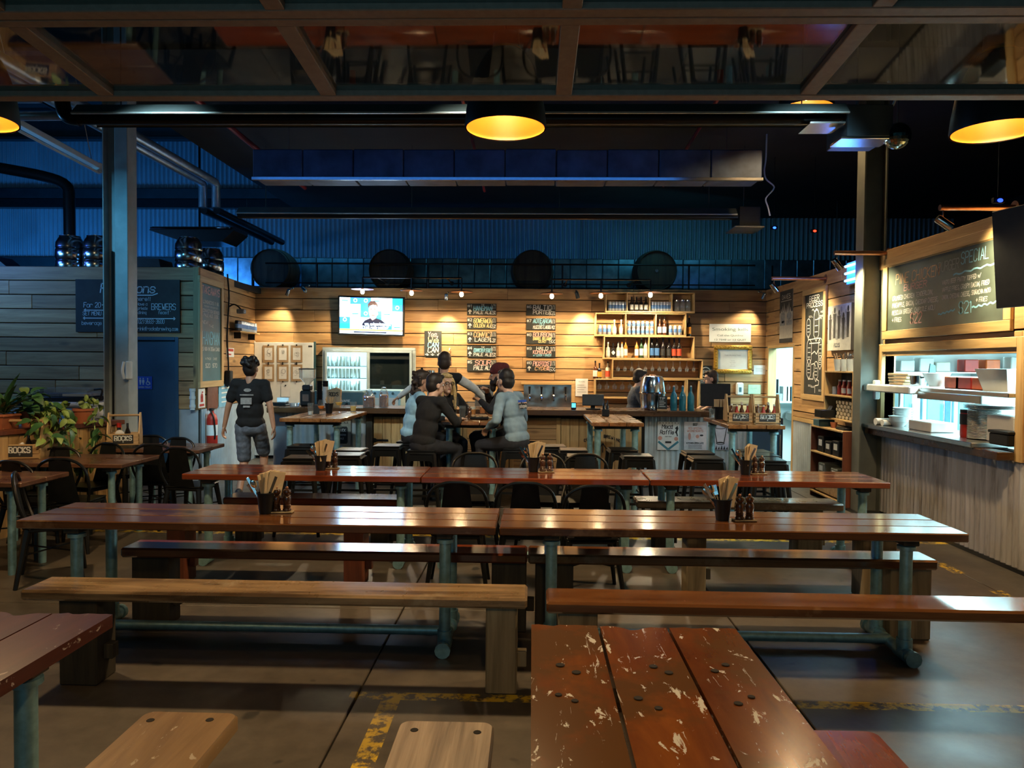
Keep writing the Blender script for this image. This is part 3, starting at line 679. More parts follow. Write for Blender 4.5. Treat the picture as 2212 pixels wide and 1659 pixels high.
# ------------------------------------------------------------------ black metal chairs and stools
def make_chair():
    t = thing('metal_chair', 'x', 'chair')
    MB().box(-.19, .19, -.19, .18, .435, .452, .008).box(-.185, .185, -.185, .175, .405, .436, .01).build('seat', M_BLACKMET, t)
    for sx in (-1, 1):
        for sy in (-1, 1):
            x0, y0 = sx * .165, sy * .16 if sy < 0 else .15; x1, y1 = sx * .225, sy * .215 if sy < 0 else .22
            MB().tube([(x0, y0, .43), (x1, y1, .0)], [.026, .015], 6).build('leg', M_BLACKMET, t)
    MB().tube(arc([(-.185, .13, .43), (-.225, .19, .60), (-.195, .225, .76), (-.10, .24, .828), (0, .243, .838), (.10, .24, .828), (.195, .225, .76), (.225, .19, .60), (.185, .13, .43)], 4), .0125, 8).build('back_frame', M_BLACKMET, t)
    vs = []
    for k in range(6):
        u = k / 5; z = .45 + u * .385; hw = .135 - .045 * u; y = .17 + .07 * u ** .8
        vs += [(-hw, y, z), (0, y + .012, z), (hw, y, z)]
    n = len(vs); vs += [(x, y + .004, z) for x, y, z in vs]
    fs = [(3 * k + i, 3 * k + i + 1, 3 * k + i + 4, 3 * k + i + 3) for k in range(5) for i in range(2)]
    fs += [tuple(q + n for q in f[::-1]) for f in fs]
    MB().add(vs, fs).build('back_splat', M_BLACKMET, t)
    MB().tube([(-.20, -.19, .24), (.20, .19, .24)], .007, 5).tube([(.20, -.19, .24), (-.20, .19, .24)], .007, 5).build('cross_brace', M_BLACKMET, t)
    return t
chair0 = make_chair(); used = []
def chair(x, y, rz, label, group):
    if not used:
        used.append(1); chair0.location = (x, y, 0); chair0.rotation_euler = (0, 0, rz); tag(chair0, label, None, group); return chair0
    return dup(chair0, (x, y, 0), rz, label, group)
G = 'black metal chairs at the far row'
for k, (px, py) in enumerate(((998, 1021), (1138, 1022), (1270, 1028))):
    p = at(px, py, Z=.838); chair(p.x, p.y - .245 + .0, R(180 + (2, -1, 3)[k]), 'black metal chair back at the middle far table, %s' % ('below the seated people', 'middle of three', 'beside the pale bench')[k], G)
for k, (px, py) in enumerate(((1024, 992), (1170, 1000), (1270, 1000))):
    p = at(px, 1000, Y=6.85); chair(p.x, 6.86, R((3, -4, 2)[k]), 'black chair on the bar side of the far table, %s' % ('under the seated group', 'behind the napkin bucket', 'before the empty high table')[k], G)
G = 'black metal chairs by the plants'
for px, py, rz, lb in ((130, 967, 4, 'black metal chair between the planter and the bistro table with the carrier'), (235, 958, -14, 'black metal chair at the planter end, below the small carrier'),
                       (128, 992, 184, 'black metal chair turned away before the bistro table with the carrier'), (22, 997, 170, 'black metal chair cut by the picture edge, before the planter'),
                       (326, 941, 3, 'black metal chair below the blue door, nearer the column'), (386, 946, -8, 'black metal chair below the blue door, nearer the extinguisher'),
                       (330, 961, 186, 'black metal chair turned away before the blue door table')):
    p = at(px, py, Z=.838); s = -.243 if 90 < rz % 360 < 270 else -.243; d = Matrix.Rotation(R(rz), 3, 'Z') @ Vector((0, .243, 0)); chair(p.x - d.x, p.y - d.y, R(rz), lb, G)
p = at(395, 968, Z=.838); chair(p.x, p.y + .2, R(172), 'black metal chair at the free end of the table by the blue door', G)
chair(-3.72, 5.62, R(120), 'black metal chair standing alone at the end of the middle row', G)
def make_stool():
    t = thing('bar_stool', 'x', 'stool')
    H = .76
    MB().box(-.155, .155, -.155, .155, H - .02, H, .012).box(-.162, .162, -.162, .162, H - .06, H - .018, .02).box(-.04, .04, -.012, .012, H - .002, H + .001).build('seat', M_BLACKMET, t)
    for sx in (-1, 1):
        for sy in (-1, 1): MB().tube([(sx * .14, sy * .14, H - .04), (sx * .215, sy * .215, .0)], [.030, .017], 6).build('leg', M_BLACKMET, t)
    for s in (-1, 1):
        MB().box(-.185, .185, s * .187 - .004, s * .187 + .004, .26, .285).build('rung', M_BLACKMET, t, smooth=0)
        MB().box(s * .187 - .004, s * .187 + .004, -.185, .185, .26, .285).build('rung', M_BLACKMET, t, smooth=0)
        MB().prism([(-.15, H - .05), (-.158, H - .16), (-.10, H - .115), (.10, H - .115), (.158, H - .16), (.15, H - .05)], s * .158 - .003, s * .158 + .003).build('apron', M_BLACKMET, t, smooth=0)
    return t
stool0 = make_stool(); sused = []
def stool(px, py, rz, label):
    p = at(px, py, Z=.76); loc = (p.x, p.y + .15, 0)
    if not sused: sused.append(1); stool0.location = loc; stool0.rotation_euler = (0, 0, R(rz)); tag(stool0, label, None, 'black metal bar stools'); return
    dup(stool0, loc, R(rz), label, 'black metal bar stools')
for px, py, rz, lb in ((648, 964, 0, 'black bar stool under the glass-laden table, farther one on the door side'), (642, 990, 3, 'black bar stool under the glass-laden table, nearer one on the door side'),
                       (750, 973, -4, 'black bar stool between the glass-laden table and timber bar front, farther one'), (744, 984, 2, 'black metal bar stool before the beer can poster, nearer one'),
                       (833, 964, 0, 'black metal bar stool alone before the timber bar front'), (1194, 965, 5, 'black metal bar stool behind the man in the blue-grey top'),
                       (1240, 973, 0, 'black bar stool beside the empty high table, on the seated side, farther'), (1258, 987, -3, 'black bar stool beside the empty high table, on the seated side, nearer'),
                       (1348, 972, 2, 'black metal bar stool under the empty high table, farther one'), (1380, 986, 0, 'black metal bar stool beside the meat raffle poster'),
                       (1514, 979, 0, 'black metal bar stool before the pale pink poster, farther one'), (1531, 991, 0, 'black metal bar stool before the pale pink poster, nearer one'),
                       (1640, 977, 4, 'black metal bar stool under the menu carriers, farthest of three'), (1655, 985, 0, 'black metal bar stool under the menu carriers, middle of three'), (1668, 995, -3, 'black metal bar stool under the menu carriers, foremost of three')):
    stool(px, py, rz, lb)

# high tables standing end on to the bar
HH = 1.05
def high(label, n0, n1, L=1.3, mat=None):
    a, b = at(n0[0], n0[1], Z=HH), at(n1[0], n1[1], Z=HH); y = (a.y + b.y) / 2; print('high', a, b)
    return table('high_table', label, (a.x + b.x) / 2, y + L / 2, L, b.x - a.x, HH, mat or M_HIGH, R(90), n=3, inset=.14, pr=.036, leg_dy=(b.x - a.x) / 2 - .08, th=.045, group='high tables before the bar', foot=False, stretch=False)
H1 = high('high timber table crowded with glasses and a cutlery pot', (604, 903), (735, 905), 1.35)
H2 = high('high timber table with four people seated round it', (952, 910), (1078, 911), 1.25)
H3 = high('empty high timber table with one dark bottle holder', (1278, 912), (1392, 914), 1.4)
H4 = high('high timber table carrying two wooden menu carriers', (1574, 918), (1696, 919), 1.2)
# bistro tables by the plants
def bistro(label, x0, x1, yn, D, H=.75, **kw): return table('bistro_table', label, (x0 + x1) / 2, yn + D / 2, x1 - x0, D, H, M_DARKTOP, n=2, gap=.003, inset=.16, pr=.03, leg_dy=D / 2 - .12, th=.04, group='brown bistro tables', foot=False, stretch=False, **kw)
p = at(262, 1003, Z=.75); q = at(300, 993, Z=.75); bistro('brown bistro table holding the larger menu carrier, beside the planter', p.x - 1.25, p.x, p.y, .72)
p = at(430, 972, Z=.75); bistro('brown bistro table before the blue door', p.x - .95, p.x, p.y, .66)
p = at(45, 1043, Z=.75); bistro('brown bistro table cut by the picture edge', p.x - 1.1, p.x, p.y, .6)
# ------------------------------------------------------------------ hand lettering (stroke font, 4 x 6 cells)
GL = {'A': '002640 1232', 'B': '00063645443303 3342413000', 'C': '4536160501103041', 'D': '00062644422000', 'E': '46060040 0333', 'F': '460600 0333', 'G': '45361605011030414323',
 'H': '0006 4046 0343', 'I': '2026', 'J': '4641301001', 'K': '0006 460340', 'L': '060040', 'M': '0006234640', 'N': '00064046', 'O': '163645413010010516', 'P': '00063645443303',
 'Q': '163645413010010516 2240', 'R': '00063645443303 2340', 'S': '453616050413334241301001', 'T': '0646 2620', 'U': '060110304146', 'V': '062046', 'W': '0610233046', 'X': '0046 0640',
 'Y': '062346 2320', 'Z': '06460040', '0': '163645413010010516', '1': '152620', '2': '05163645440040', '3': '051636454433 13334241301001', '4': '260242 3630', '5': '460603334241301001',
 '6': '4536160501103041423303', '7': '064610', '8': '163645443313040516 1302011030414233', '9': '433313040516364541301001', '$': '453616050413334241301001 202620', '#': '1016 3036 0444 0242',
 '%': '0046 0616150506 3141403031', ':': '2122 2425', '.': '2021', ',': '211b', "'": '2625', '+': '0343 2125', '-': '1333', '/': '0046', '@': '34321222243435463605021040', '!': '2622 2120',
 '(': '36241230'.replace('36241230', '36252130'), ')': '16252110', '*': '1135 3115 0343', '^': '2026 04264 4'.replace(' 4', '').replace('04264', '042644'),
 'a': '4440 4334140301103041', 'b': '0006 031434434130100 1'.replace(' 1', '1'), 'c': '4334140301103041', 'd': '4640 4334140301103041', 'e': '02424334140301103041', 'f': '46362520 1434', 'g': '444b3b 4334140301103041',
 'h': '0006 0314344340', 'i': '2024 2526', 'k': '0006 440240', 'l': '2620', 'm': '0004 03142320 23344340', 'n': '0004 0314344340', 'o': '143443413010010314', 'p': '0b04 0314344341301001',
 'r': '0004 03143443', 's': '43341403123241301001', 't': '26211030 0434', 'u': '04011030 4440', 'v': '042044', 'w': '0410233044', 'x': '0044 0440', 'y': '0420 441b'}
GY = {**{str(i): i for i in range(7)}, 'b': -2, 'a': -1}
def letters(mb, text, x, z, h, w=None, th=.12, slant=0.0, jit=.0, y=0.0, mi=0, align='l', seed=0, adv=5.2):
    "write TEXT in the XZ plane from (x, z), capitals H high, squeezed to width W; stroke width TH of the height"
    rr = random.Random(seed + len(text)); units = sum(3.0 if c in "I1.,:'!il" else (3.4 if c == ' ' else adv) for c in text) - 1.2
    ky = h / 6.0; kx = (w / units) if w else ky * .9; tw = units * kx
    if align == 'c': x -= tw / 2
    if align == 'r': x -= tw
    cx = x; t = h * th / 2
    for ch in text:
        st = 3.0 if ch in "I1.,:'!il" else (3.4 if ch == ' ' else adv)
        if ch in GL:
            off = -1.0 if st == 3.0 else 0.0; dz = rr.uniform(-jit, jit) * h; sk = rr.uniform(-jit, jit)
            for s in GL[ch].split(' '):
                P = [((int(s[i]) + off), GY[s[i + 1]]) for i in range(0, len(s) - 1, 2)]
                P = [(cx + a * kx + (slant + sk) * b * ky, z + b * ky + dz) for a, b in P]
                for (ax, az), (bx, bz) in zip(P, P[1:]):
                    dx, dz2 = bx - ax, bz - az; L = math.hypot(dx, dz2) or 1e-6; nx, nz = -dz2 / L * t, dx / L * t; ex, ez = dx / L * t * .6, dz2 / L * t * .6
                    mb.add([(ax - nx - ex, y, az - nz - ez), (bx - nx + ex, y, bz - nz + ez), (bx + nx + ex, y, bz + nz + ez), (ax + nx - ex, y, az + nz - ez)], [(0, 1, 2, 3)], mi)
        cx += st * kx
    return mb
def stroke(mb, pts, t, y=0.0, mi=0):
    for (ax, az), (bx, bz) in zip(pts, pts[1:]):
        dx, dz = bx - ax, bz - az; L = math.hypot(dx, dz) or 1e-6; nx, nz = -dz / L * t / 2, dx / L * t / 2
        mb.add([(ax - nx, y, az - nz), (bx - nx, y, bz - nz), (bx + nx, y, bz + nz), (ax + nx, y, az + nz)], [(0, 1, 2, 3)], mi)
    return mb
def ring(mb, cx, cz, r, t, y=0.0, n=14, a0=0, a1=360, sx=1.0, mi=0):
    return stroke(mb, [(cx + sx * r * math.cos(R(a0 + (a1 - a0) * i / n)), cz + r * math.sin(R(a0 + (a1 - a0) * i / n))) for i in range(n + 1)], t, y, mi)
def disc(mb, cx, cz, rx, rz=None, y=0.0, n=14, mi=0):
    rz = rz or rx
    return mb.add([(cx + rx * math.cos(2 * math.pi * i / n), y, cz + rz * math.sin(2 * math.pi * i / n)) for i in range(n)], [tuple(range(n))], mi)
def printed(text, size, name, mat, parent, x, z, y, width=None, align='CENTER'):
    "type in the plain sans built into Blender, as a mesh"
    c = bpy.data.curves.new(name, 'FONT'); c.body = text; c.size = size; c.align_x = align; o = bpy.data.objects.new(name, c); COL.objects.link(o)
    bpy.context.view_layer.update(); me = bpy.data.meshes.new_from_object(o.evaluated_get(bpy.context.evaluated_depsgraph_get())); bpy.data.objects.remove(o)
    xs = [v.co.x for v in me.vertices]; k = width / (max(xs) - min(xs)) if width else 1.0
    for v in me.vertices: v.co = Vector((v.co.x * k, 0, v.co.y))
    me.materials.clear(); me.materials.append(mat); return put(name, me, parent, (x, y, z))
def frame_rect(px0, py0, px1, py1, X=None, Y=None):
    "centre, width and height of an upright rectangle on a wall plane"
    pm = (py0 + py1) / 2; a, b = at(px0, pm, X=X, Y=Y), at(px1, pm, X=X, Y=Y); xm = (px0 + px1) / 2
    if X is not None:
        za = (at(px0, py0, X=X).z + at(px1, py0, X=X).z) / 2; zb = (at(px0, py1, X=X).z + at(px1, py1, X=X).z) / 2; c = (a + b) / 2; c.z = (za + zb) / 2
        return c, abs(b.y - a.y), za - zb
    t, u = at(xm, py0, Y=Y), at(xm, py1, Y=Y); return Vector(((a.x + b.x) / 2, Y, (t.z + u.z) / 2)), b.x - a.x, t.z - u.z

# ------------------------------------------------------------------ bar counter
BX0, BX1 = at(578, 885, Y=10.12).x, at(1535, 890, Y=10.12).x; BZ = at(1000, 884, Y=10.08).z; print('bar', BX0, BX1, BZ)
bar = thing('bar_counter', 'long bar counter with dark timber top, iron and pallet timber front', 'bar', ((BX0 + BX1) / 2, 10.5, 0))
hb = (BX1 - BX0) / 2; cxb = (BX0 + BX1) / 2
MB().box(-hb, hb, -.43, .35, BZ - .075, BZ, .008).build('counter_top', M_BAR, bar)
MB().box(-hb + .05, hb + .35, -.18, .30, .02, BZ - .075).build('carcass', M_BLACKGAP, bar, smooth=0)
XA, XB = at(798, 950, Y=10.3).x - cxb, at(1392, 950, Y=10.3).x - cxb; XC = at(1612, 950, Y=10.3).x - cxb
MB().box(-hb + .03, -hb + .22, -.24, .2, .02, BZ - .08, .004).build('corner_flashing', M_GALV, bar, smooth=0)
corrugated('corrugated_front', XA - .05 + hb - .2, .02, BZ - .08, .135, .016, M_GALV, bar, (-hb + .2, -.20, 0), per=10)
corrugated('corrugated_front', XC - XB, .02, BZ - .06, .076, .011, M_GALV, bar, (XB, -.21, 0))
MB().box(XA - .04, XA + .05, -.25, -.17, .02, BZ - .08, .004).build('front_post', M_POSTDK, bar)
xx = XA + .05; rr = random.Random(4); k = 0
panels = [(.0, .62, 'v'), (.62, 1.25, 'v'), (1.25, 1.9, 'h'), (1.9, 2.62, 'h'), (2.62, XB - XA - .10, 'v')]
for a, b, d in panels:
    a += XA + .06; b += XA + .06
    if d == 'v':
        n = max(3, int((b - a) / .115)); w = (b - a) / n
        for i in range(n): MB().box(-w / 2 + .002, w / 2 - .002, -.012, .012, .05 - (BZ - .06) / 2, (BZ - .13) / 2 - .03, .004).build('front_board', M_PINE_V, bar, (a + w * (i + .5), -.20 + rr.uniform(-.004, .004), (BZ - .05) / 2 - .01), smooth=0)
    else:
        n = 6; h = (BZ - .16) / n
        for i in range(n): MB().box(-(b - a) / 2 + .06, (b - a) / 2 - .06, -.012, .012, -h / 2 + .003, h / 2 - .003, .004).build('front_board', M_PINE, bar, ((a + b) / 2, -.20 + rr.uniform(-.004, .004), .04 + h * (i + .5)), smooth=0)
        for x in (a + .035, b - .035): MB().box(-.03, .03, -.02, .0, .03, BZ - .12, .004).build('front_post', M_PINE_V, bar, (x, -.21, 0))
for px in (825, 905, 1150): # strap hinges of the pallet doors
    x = at(px, 945, Y=10.28).x - cxb; MB().box(-.09, .09, -.232, -.222, -.012, .012).lathe([(0, 0), (.03, 0), (.03, .012), (0, .012)], 10, M=Matrix.Translation((-.1, -.222, 0)) @ Matrix.Rotation(R(90), 4, 'X')).build('strap_hinge', M_BLACKMET, bar, (x, 0, .62))
# stencilled mark burnt into the boards
bm = MB(); s0 = at(1265, 951, Y=10.27); s1 = at(1340, 955, Y=10.27)
for i, ch in enumerate('CONVICT BREWING'):
    u = i / 14; letters(bm, ch, s0.x - cxb + (s1.x - s0.x) * u - .02, s0.z + .06 * math.sin(math.pi * u) - .02, .038, th=.24)
bm.build('stencil_lettering', M_INK, bar, (0, -.222, 0), smooth=0); bm = MB(); xm = (s0.x + s1.x) / 2 - cxb; stroke(bm, [(xm, s0.z - .17), (xm, s0.z - .05)], .014); stroke(bm, [(xm - .05, s0.z - .12), (xm, s0.z - .04), (xm + .05, s0.z - .12)], .014)
bm.build('stencil_arrow', M_INK, bar, (0, -.222, 0), smooth=0)

# back counter along the bar wall
bc = thing('back_counter', 'low dark back counter under the bar shelves', 'counter', (-.2, 12.68, 0))
MB().box(-3.9, 3.1, -.30, .26, .86, .90, .005).build('counter_top', M_BAR, bc); MB().box(-3.85, 3.05, -.25, .26, 0, .86, .004).build('cabinet', M_BLACK, bc, smooth=0)

# ------------------------------------------------------------------ shelves on the bar wall
WY = 12.72
def shelf_box(label, px0, py0, px1, py1, divs=(), depth=.255):
    a, b = at(px0, py1, Y=WY), at(px1, py0, Y=WY); t = thing('shelf_unit', label, 'shelf', ((a.x + b.x) / 2, WY, a.z), 0, 'stepped timber shelf boxes'); w, h, k = (b.x - a.x) / 2, b.z - a.z, .018
    MB().box(-w, w, 0, depth, 0, k * 1.6, .003).build('bottom_board', M_SHELF, t); MB().box(-w, w, 0, depth, h - k, h, .003).build('top_board', M_SHELF, t)
    for x in (-w + k / 2, w - k / 2): MB().box(x - k / 2, x + k / 2, .001, depth, k * 1.6, h - k, .003).build('side_board', M_PINE_YV, t)
    for d in divs:
        x = at(d, (py0 + py1) / 2, Y=WY).x - t.location.x; MB().box(x - k / 2, x + k / 2, .003, depth, k * 1.6, h - k, .002).build('divider', M_PINE_YV, t)
    return t, a.z + k * 1.6, b.z
sA, zA, tA = shelf_box('top shelf box with cans and jars, under the bar lamps', 1308, 632, 1502, 675, (1355, 1404, 1452))
sB, zB, tB = shelf_box('second shelf box from the top with stacked cans in its middle bay', 1286, 677, 1483, 726, (1352, 1417))
sC, zC, tC = shelf_box('third shelf box from the top holding spirits and wine', 1304, 727, 1501, 776, (1402,))
sD, zD, tD = shelf_box('fourth shelf box from the top with hanging wine glasses', 1322, 777, 1519, 819)
sE, zE, tE = shelf_box('lowest shelf box with hanging balloon glasses, behind the barman', 1285, 820, 1482, 861)
def can_mesh(h=.165, r=.033):
    return (MB().lathe([(0, 0), (r * .8, 0), (r, .012), (r, h - .018), (r * .8, h - .002), (r * .78, h)], 10).lathe([(0, h - .004), (r * .78, h - .004)], 10).mesh('can', M_CAN),
            MB().lathe([(r * 1.012, h * .28), (r * 1.012, h * .66)], 10).mesh('print', M_CANBLUE), MB().lathe([(r * 1.015, h * .42), (r * 1.015, h * .55)], 6).mesh('print_band', M_WHITE))
CANM = can_mesh(); CANS = can_mesh(.118, .032)
def can(x, y, z, label, group, ms=CANM):
    t = put('beer_can', ms[0], None, (x, y, z), random.uniform(0, 6)); tag(t, label, 'can', group); put('label_print', ms[1], t); return t
def bottle_mesh(h=.30, r=.036, neck=.013, sh=.58, nk=.70, cap=True):
    return MB().lathe([(0, 0), (r * .9, 0), (r, .008), (r, h * sh), (r * .75, h * (sh + .06)), (neck, h * nk), (neck, h * .97), (0, h * .97)], 12), MB().lathe([(neck * 1.15, h * .90), (neck * 1.15, h), (0, h)], 8), MB().lathe([(r * 1.02, h * .12), (r * 1.02, h * .46)], 12)
BCACHE = {}
def bottle(x, y, z, label, body, lab, cap, group=None, h=.30, r=.036, neck=.013, sh=.58, nk=.70, name='bottle', cat='bottle'):
    key = (body.name, lab.name if lab else '', cap.name, h, r, neck, sh, nk)
    if key not in BCACHE:
        a, b, c = bottle_mesh(h, r, neck, sh, nk); BCACHE[key] = (a.mesh('bottle', body), b.mesh('cap', cap), c.mesh('paper_label', lab) if lab else None)
    A, B, C = BCACHE[key]; t = put(name, A, None, (x, y, z)); tag(t, label, cat, group); put('cap', B, t)
    if C: put('paper_label', C, t)
    return t
def sx(px, py=700): return at(px, py, Y=WY + .1).x
YS = WY + .10
for i in range(6): can(sx(1317 + i * 7.0), YS, zA, 'tall blue and white can in the first bay of the top shelf box, %s along' % ORD[i], 'cans in the top shelf box')
for i in range(4): bottle(sx(1364 + i * 10.3), YS, zA, 'dark bottle with white label in the top shelf box, %s along' % ORD[i], M_BOTTLE_DK, M_LABEL, M_BLACK, 'dark bottles in the top shelf box', h=.25, r=.034)
for i in range(7): can(sx(1409 + i * 6.6), YS, zA, 'tall blue and white can in the third bay of the top shelf box, %s along' % ORD[i], 'cans in the third bay of the top shelf box')
JAR = (MB().lathe([(0, 0), (.045, 0), (.05, .01), (.05, .14), (.04, .165), (.04, .18)], 14).mesh('jar', M_GLASS), MB().lathe([(.042, .18), (.042, .2), (0, .2)], 12).mesh('lid', M_STEEL))
for i in range(3):
    j = put('glass_jar', JAR[0], None, (sx(1462 + i * 12), YS, zA)); tag(j, 'clear glass jar in the last bay of the top shelf box, %s along' % ORD[i], 'jar', 'jars in the top shelf box'); put('lid', JAR[1], j)
for i in range(3): can(sx(1296 + i * 10), YS, zB, 'blue and white can in the first bay of the second shelf box, %s along' % ORD[i], 'cans in the first bay of the second shelf box')
for i in range(2): bottle(sx(1327 + i * 15), YS, zB, 'clear spirit bottle with cream label on the second shelf box, %s along' % ORD[i], M_CLEARB, M_LABEL, M_WHITE, 'clear bottles on the second shelf', h=.26, sh=.5, nk=.64)
for i in range(6):
    for k in range(2): can(sx(1359 + i * 9.8), YS, zB + k * .1185, 'striped can in the %s stack of the second shelf box, %s' % (ORD[i], ('standing on the board', 'on top')[k]), 'stacked cans in the second shelf box', CANS)
for i in range(2): bottle(sx(1425 + i * 10.6), YS, zB, 'brown bottle with white label in the second shelf box, %s along' % ORD[i], M_BOTTLE_BR, M_WHITE, M_BOTTLE_DK, 'brown bottles in the second shelf box', h=.31, r=.037)
for i in range(3): can(sx(1449 + i * 10), YS, zB, 'blue and white can in the last bay of the second shelf box, %s along' % ORD[i], 'cans in the last bay of the second shelf box')
bottle(sx(1488.5), YS, tC, 'champagne bottle with orange label standing on the third shelf box', M_BOTTLE_DK, M_LABELO, M_LABELO, h=.36, r=.042)
sp = [(1314, .27, M_CLEARB, M_LABEL, M_WHITE, 'clear gin bottle with pale label'), (1325, .25, M_BOTTLE_DK, None, M_BLACK, 'squat black bottle with a pale diamond label'), (1336, .27, M_CLEARB, M_WHITE, M_STEEL, 'clear square bottle with white label'), (1344, .27, M_CLEARB, M_LABEL, M_AMBER, 'slim clear bottle with cream label'), (1352, .33, M_AMBER, M_LABEL, M_LABELO, 'tall amber whisky bottle'),
      (1376, .33, M_AMBER, M_WHITE, M_BOTTLE_BR, 'whisky bottle with round white label'), (1386, .35, M_BOTTLE_GR, M_WHITE, M_WHITE, 'green bottle with wide white label'), (1395, .35, M_CLEARB, M_LABEL, M_STEEL, 'pale bottle with cream label and silver top')]
for px, h, b, l, c, lb in sp:
    o = bottle(sx(px), YS, zC, lb + ' on the third shelf box', b, l, c, None, h=h, r=.040 if px == 1325 else .034)
    if px == 1325: stroke(MB(), [(-.035, .09), (0, .125)], .001).add([(-.036, -.041, .085), (0, -.0415, .045), (.036, -.041, .085), (0, -.0415, .125)], [(0, 1, 2, 3)]).build('paper_label', M_LABEL, o, smooth=0)
wn = [(1409, M_FOILPINK, M_CANBLUE, 'pink-foiled red wine bottle with blue label, first of two'), (1420, M_FOILPINK, M_CANBLUE, 'pink-foiled red wine bottle with blue label, second of two'), (1433, M_BLACK, M_INK, 'black wine bottle with dark label, slim'), (1446, M_BLACK, M_INK, 'black wine bottle with dark label, broad'), (1457, M_BLACK, M_LABELR, 'dark wine bottle with narrow red label'), (1468, M_BLACK, M_LABELR, 'dark wine bottle with broad red label')]
for i, (px, c, l, lb) in enumerate(wn): bottle(sx(px), YS, zC, lb + ', on the third shelf box', M_BOTTLE_DK, l, c, 'wine bottles on the third shelf', h=.37 if i < 2 else .345, r=.038 + .003 * (i % 2), neck=.015)
for px, b, l, h, lb in ((1287, M_BOTTLE_BR, M_LABEL, .31, 'dark bottle with handle standing on the lowest shelf box'), (1296, M_BOTTLE_DK, M_LABELO, .27, 'squat bottle with orange label on the lowest shelf box'), (1314, M_CLEARB, M_LABELR, .30, 'bottle with red label on the lowest shelf box, against the glass rack')): bottle(sx(px), YS, tE, lb, b, l, M_BLACK, None, h=h, r=.040)
def glass_mesh(bowl, bh, stem):
    return MB().lathe([(.032, 0), (.030, -.004), (.004, -.008), (.004, -stem), (bowl * .75, -stem - bh * .25), (bowl, -stem - bh * .5), (bowl * .72, -stem - bh)], 12).mesh('wine_glass', M_GLASS)
GA_, GB_ = glass_mesh(.036, .095, .08), glass_mesh(.045, .10, .045)
for i in range(12): o = put('wine_glass', GA_, None, (sx(1336 + i * 14.9), YS, tD - .035)); tag(o, 'wine glass hanging upside down in the fourth shelf box, %s along' % ORD[i], 'glass', 'wine glasses hanging in the upper rack')
for i in range(11): o = put('balloon_glass', GB_, None, (sx(1296 + i * 16.6), YS, tE - .035)); tag(o, 'balloon glass hanging in the lowest shelf box, %s along' % ORD[i], 'glass', 'balloon glasses hanging in the lower rack')
for px0, px1, z, n, py in ((1326, 1515, tD, 12, 800), (1289, 1478, tE, 11, 840)):
    a, b = sx(px0), sx(px1); t = thing('glass_rack', 'wire glass rack under the board of the %s shelf box' % ('fourth' if n == 12 else 'lowest'), 'rack', ((a + b) / 2, YS, z - .018))
    for k in range(n + 1): x = (b - a) * (k / n - .5); MB().box(x - .006, x + .006, -.09, .12, -.022, -.016).build('rail', M_STEEL, t, smooth=0)
# posts and cabinet on the shop side of the shelves
a, b = at(1482, 862, Y=WY).x, at(1512, 862, Y=WY).x
t = thing('tall_cabinet', 'narrow dark timber cabinet closing the shelves near the framed notice', 'cabinet', ((a + b) / 2, WY, .9)); w = (b - a) / 2
MB().box(-w, -w + .03, 0, .25, 0, tE - .9, .003).build('side_post', M_PINE_YV, t); MB().box(w - .03, w, 0, .25, 0, tE - .9 - .02, .003).build('side_post', M_PINE_YV, t); MB().box(-w + .03, w - .03, .10, .24, 0, tE - .92, .003).build('door', M_BAR, t)

# ------------------------------------------------------------------ things hung on the bar wall
YW = YB - .03
def board(name, label, cat, rect, mat, depth=.016, X=None, Y=YW, rz=0.0, group=None, border=None):
    c, w, h = frame_rect(*rect, X=X, Y=Y if X is None else None); t = thing(name, label, cat, c, rz, group)
    MB().box(-w / 2, w / 2, -depth, 0, -h / 2, h / 2, .002).build('panel', mat, t, smooth=0); return t, w, h
taps = [('#1', [('THE', .12, M_CHALK), ('HANGMAN', .42, M_CHALKB), ('PALE ALE', .26, M_CHALK)], '4.9%', 1), ('#2', [('GOVERNOR', .42, M_CHALKY), ('GOLDEN ALE', .30, M_CHALKY)], '4.5%', 1), ('#3', [('CONVICT', .44, M_CHALKO), ('LAGER', .34, M_CHALK)], '5.2%', 1), ('#4', [('THE', .12, M_CHALK), ('CONVICTION SERIES', .34, M_CHALKB), ('PALE ALE', .28, M_CHALK)], '3.5%', 1), ('#5', [('SOUR', .42, M_CHALKP), ('PALE ALE', .38, M_CHALK)], '4.1%', 0),
        ('#6', [('BALTIC', .42, M_CHALK), ('PORTER', .36, M_CHALK)], '6.2%', 0), ('#7', [('AOTEAROA', .38, M_CHALKB), ('OLE', .18, M_CHALKB), ('MUZZAS LAGER', .30, M_CHALK)], '4.4%', 0), ('#8', [('BOURBON', .36, M_CHALKP), ('BARREL BELGIAN', .28, M_CHALKY), ('QUAD', .20, M_CHALKY)], '9%', 0), ('#9', [('HALO', .32, M_CHALK), ('KOMBUCHA', .32, M_CHALKP), ('w/ LEMON + GINGER', .20, M_CHALKB)], '', 0), ('#10', [('PICKPOCKET', .42, M_CHALKP), ('CYDER', .32, M_CHALKO)], '5%', 1)]
tl = ['chalked hangman pale ale', 'yellow chalked governor golden ale', 'orange chalked convict lager', 'blue chalked conviction series', 'pink chalked sour pale ale', 'white chalked baltic porter', 'chalked aotearoa lager', 'chalked bourbon barrel ale', 'chalked kombucha', 'pink chalked cider']
ys0 = [(656, 681), (686, 711), (716, 741), (747, 772), (777, 802)]; ys1 = [(658, 682), (688, 713), (718, 743), (748, 772), (779, 803)]
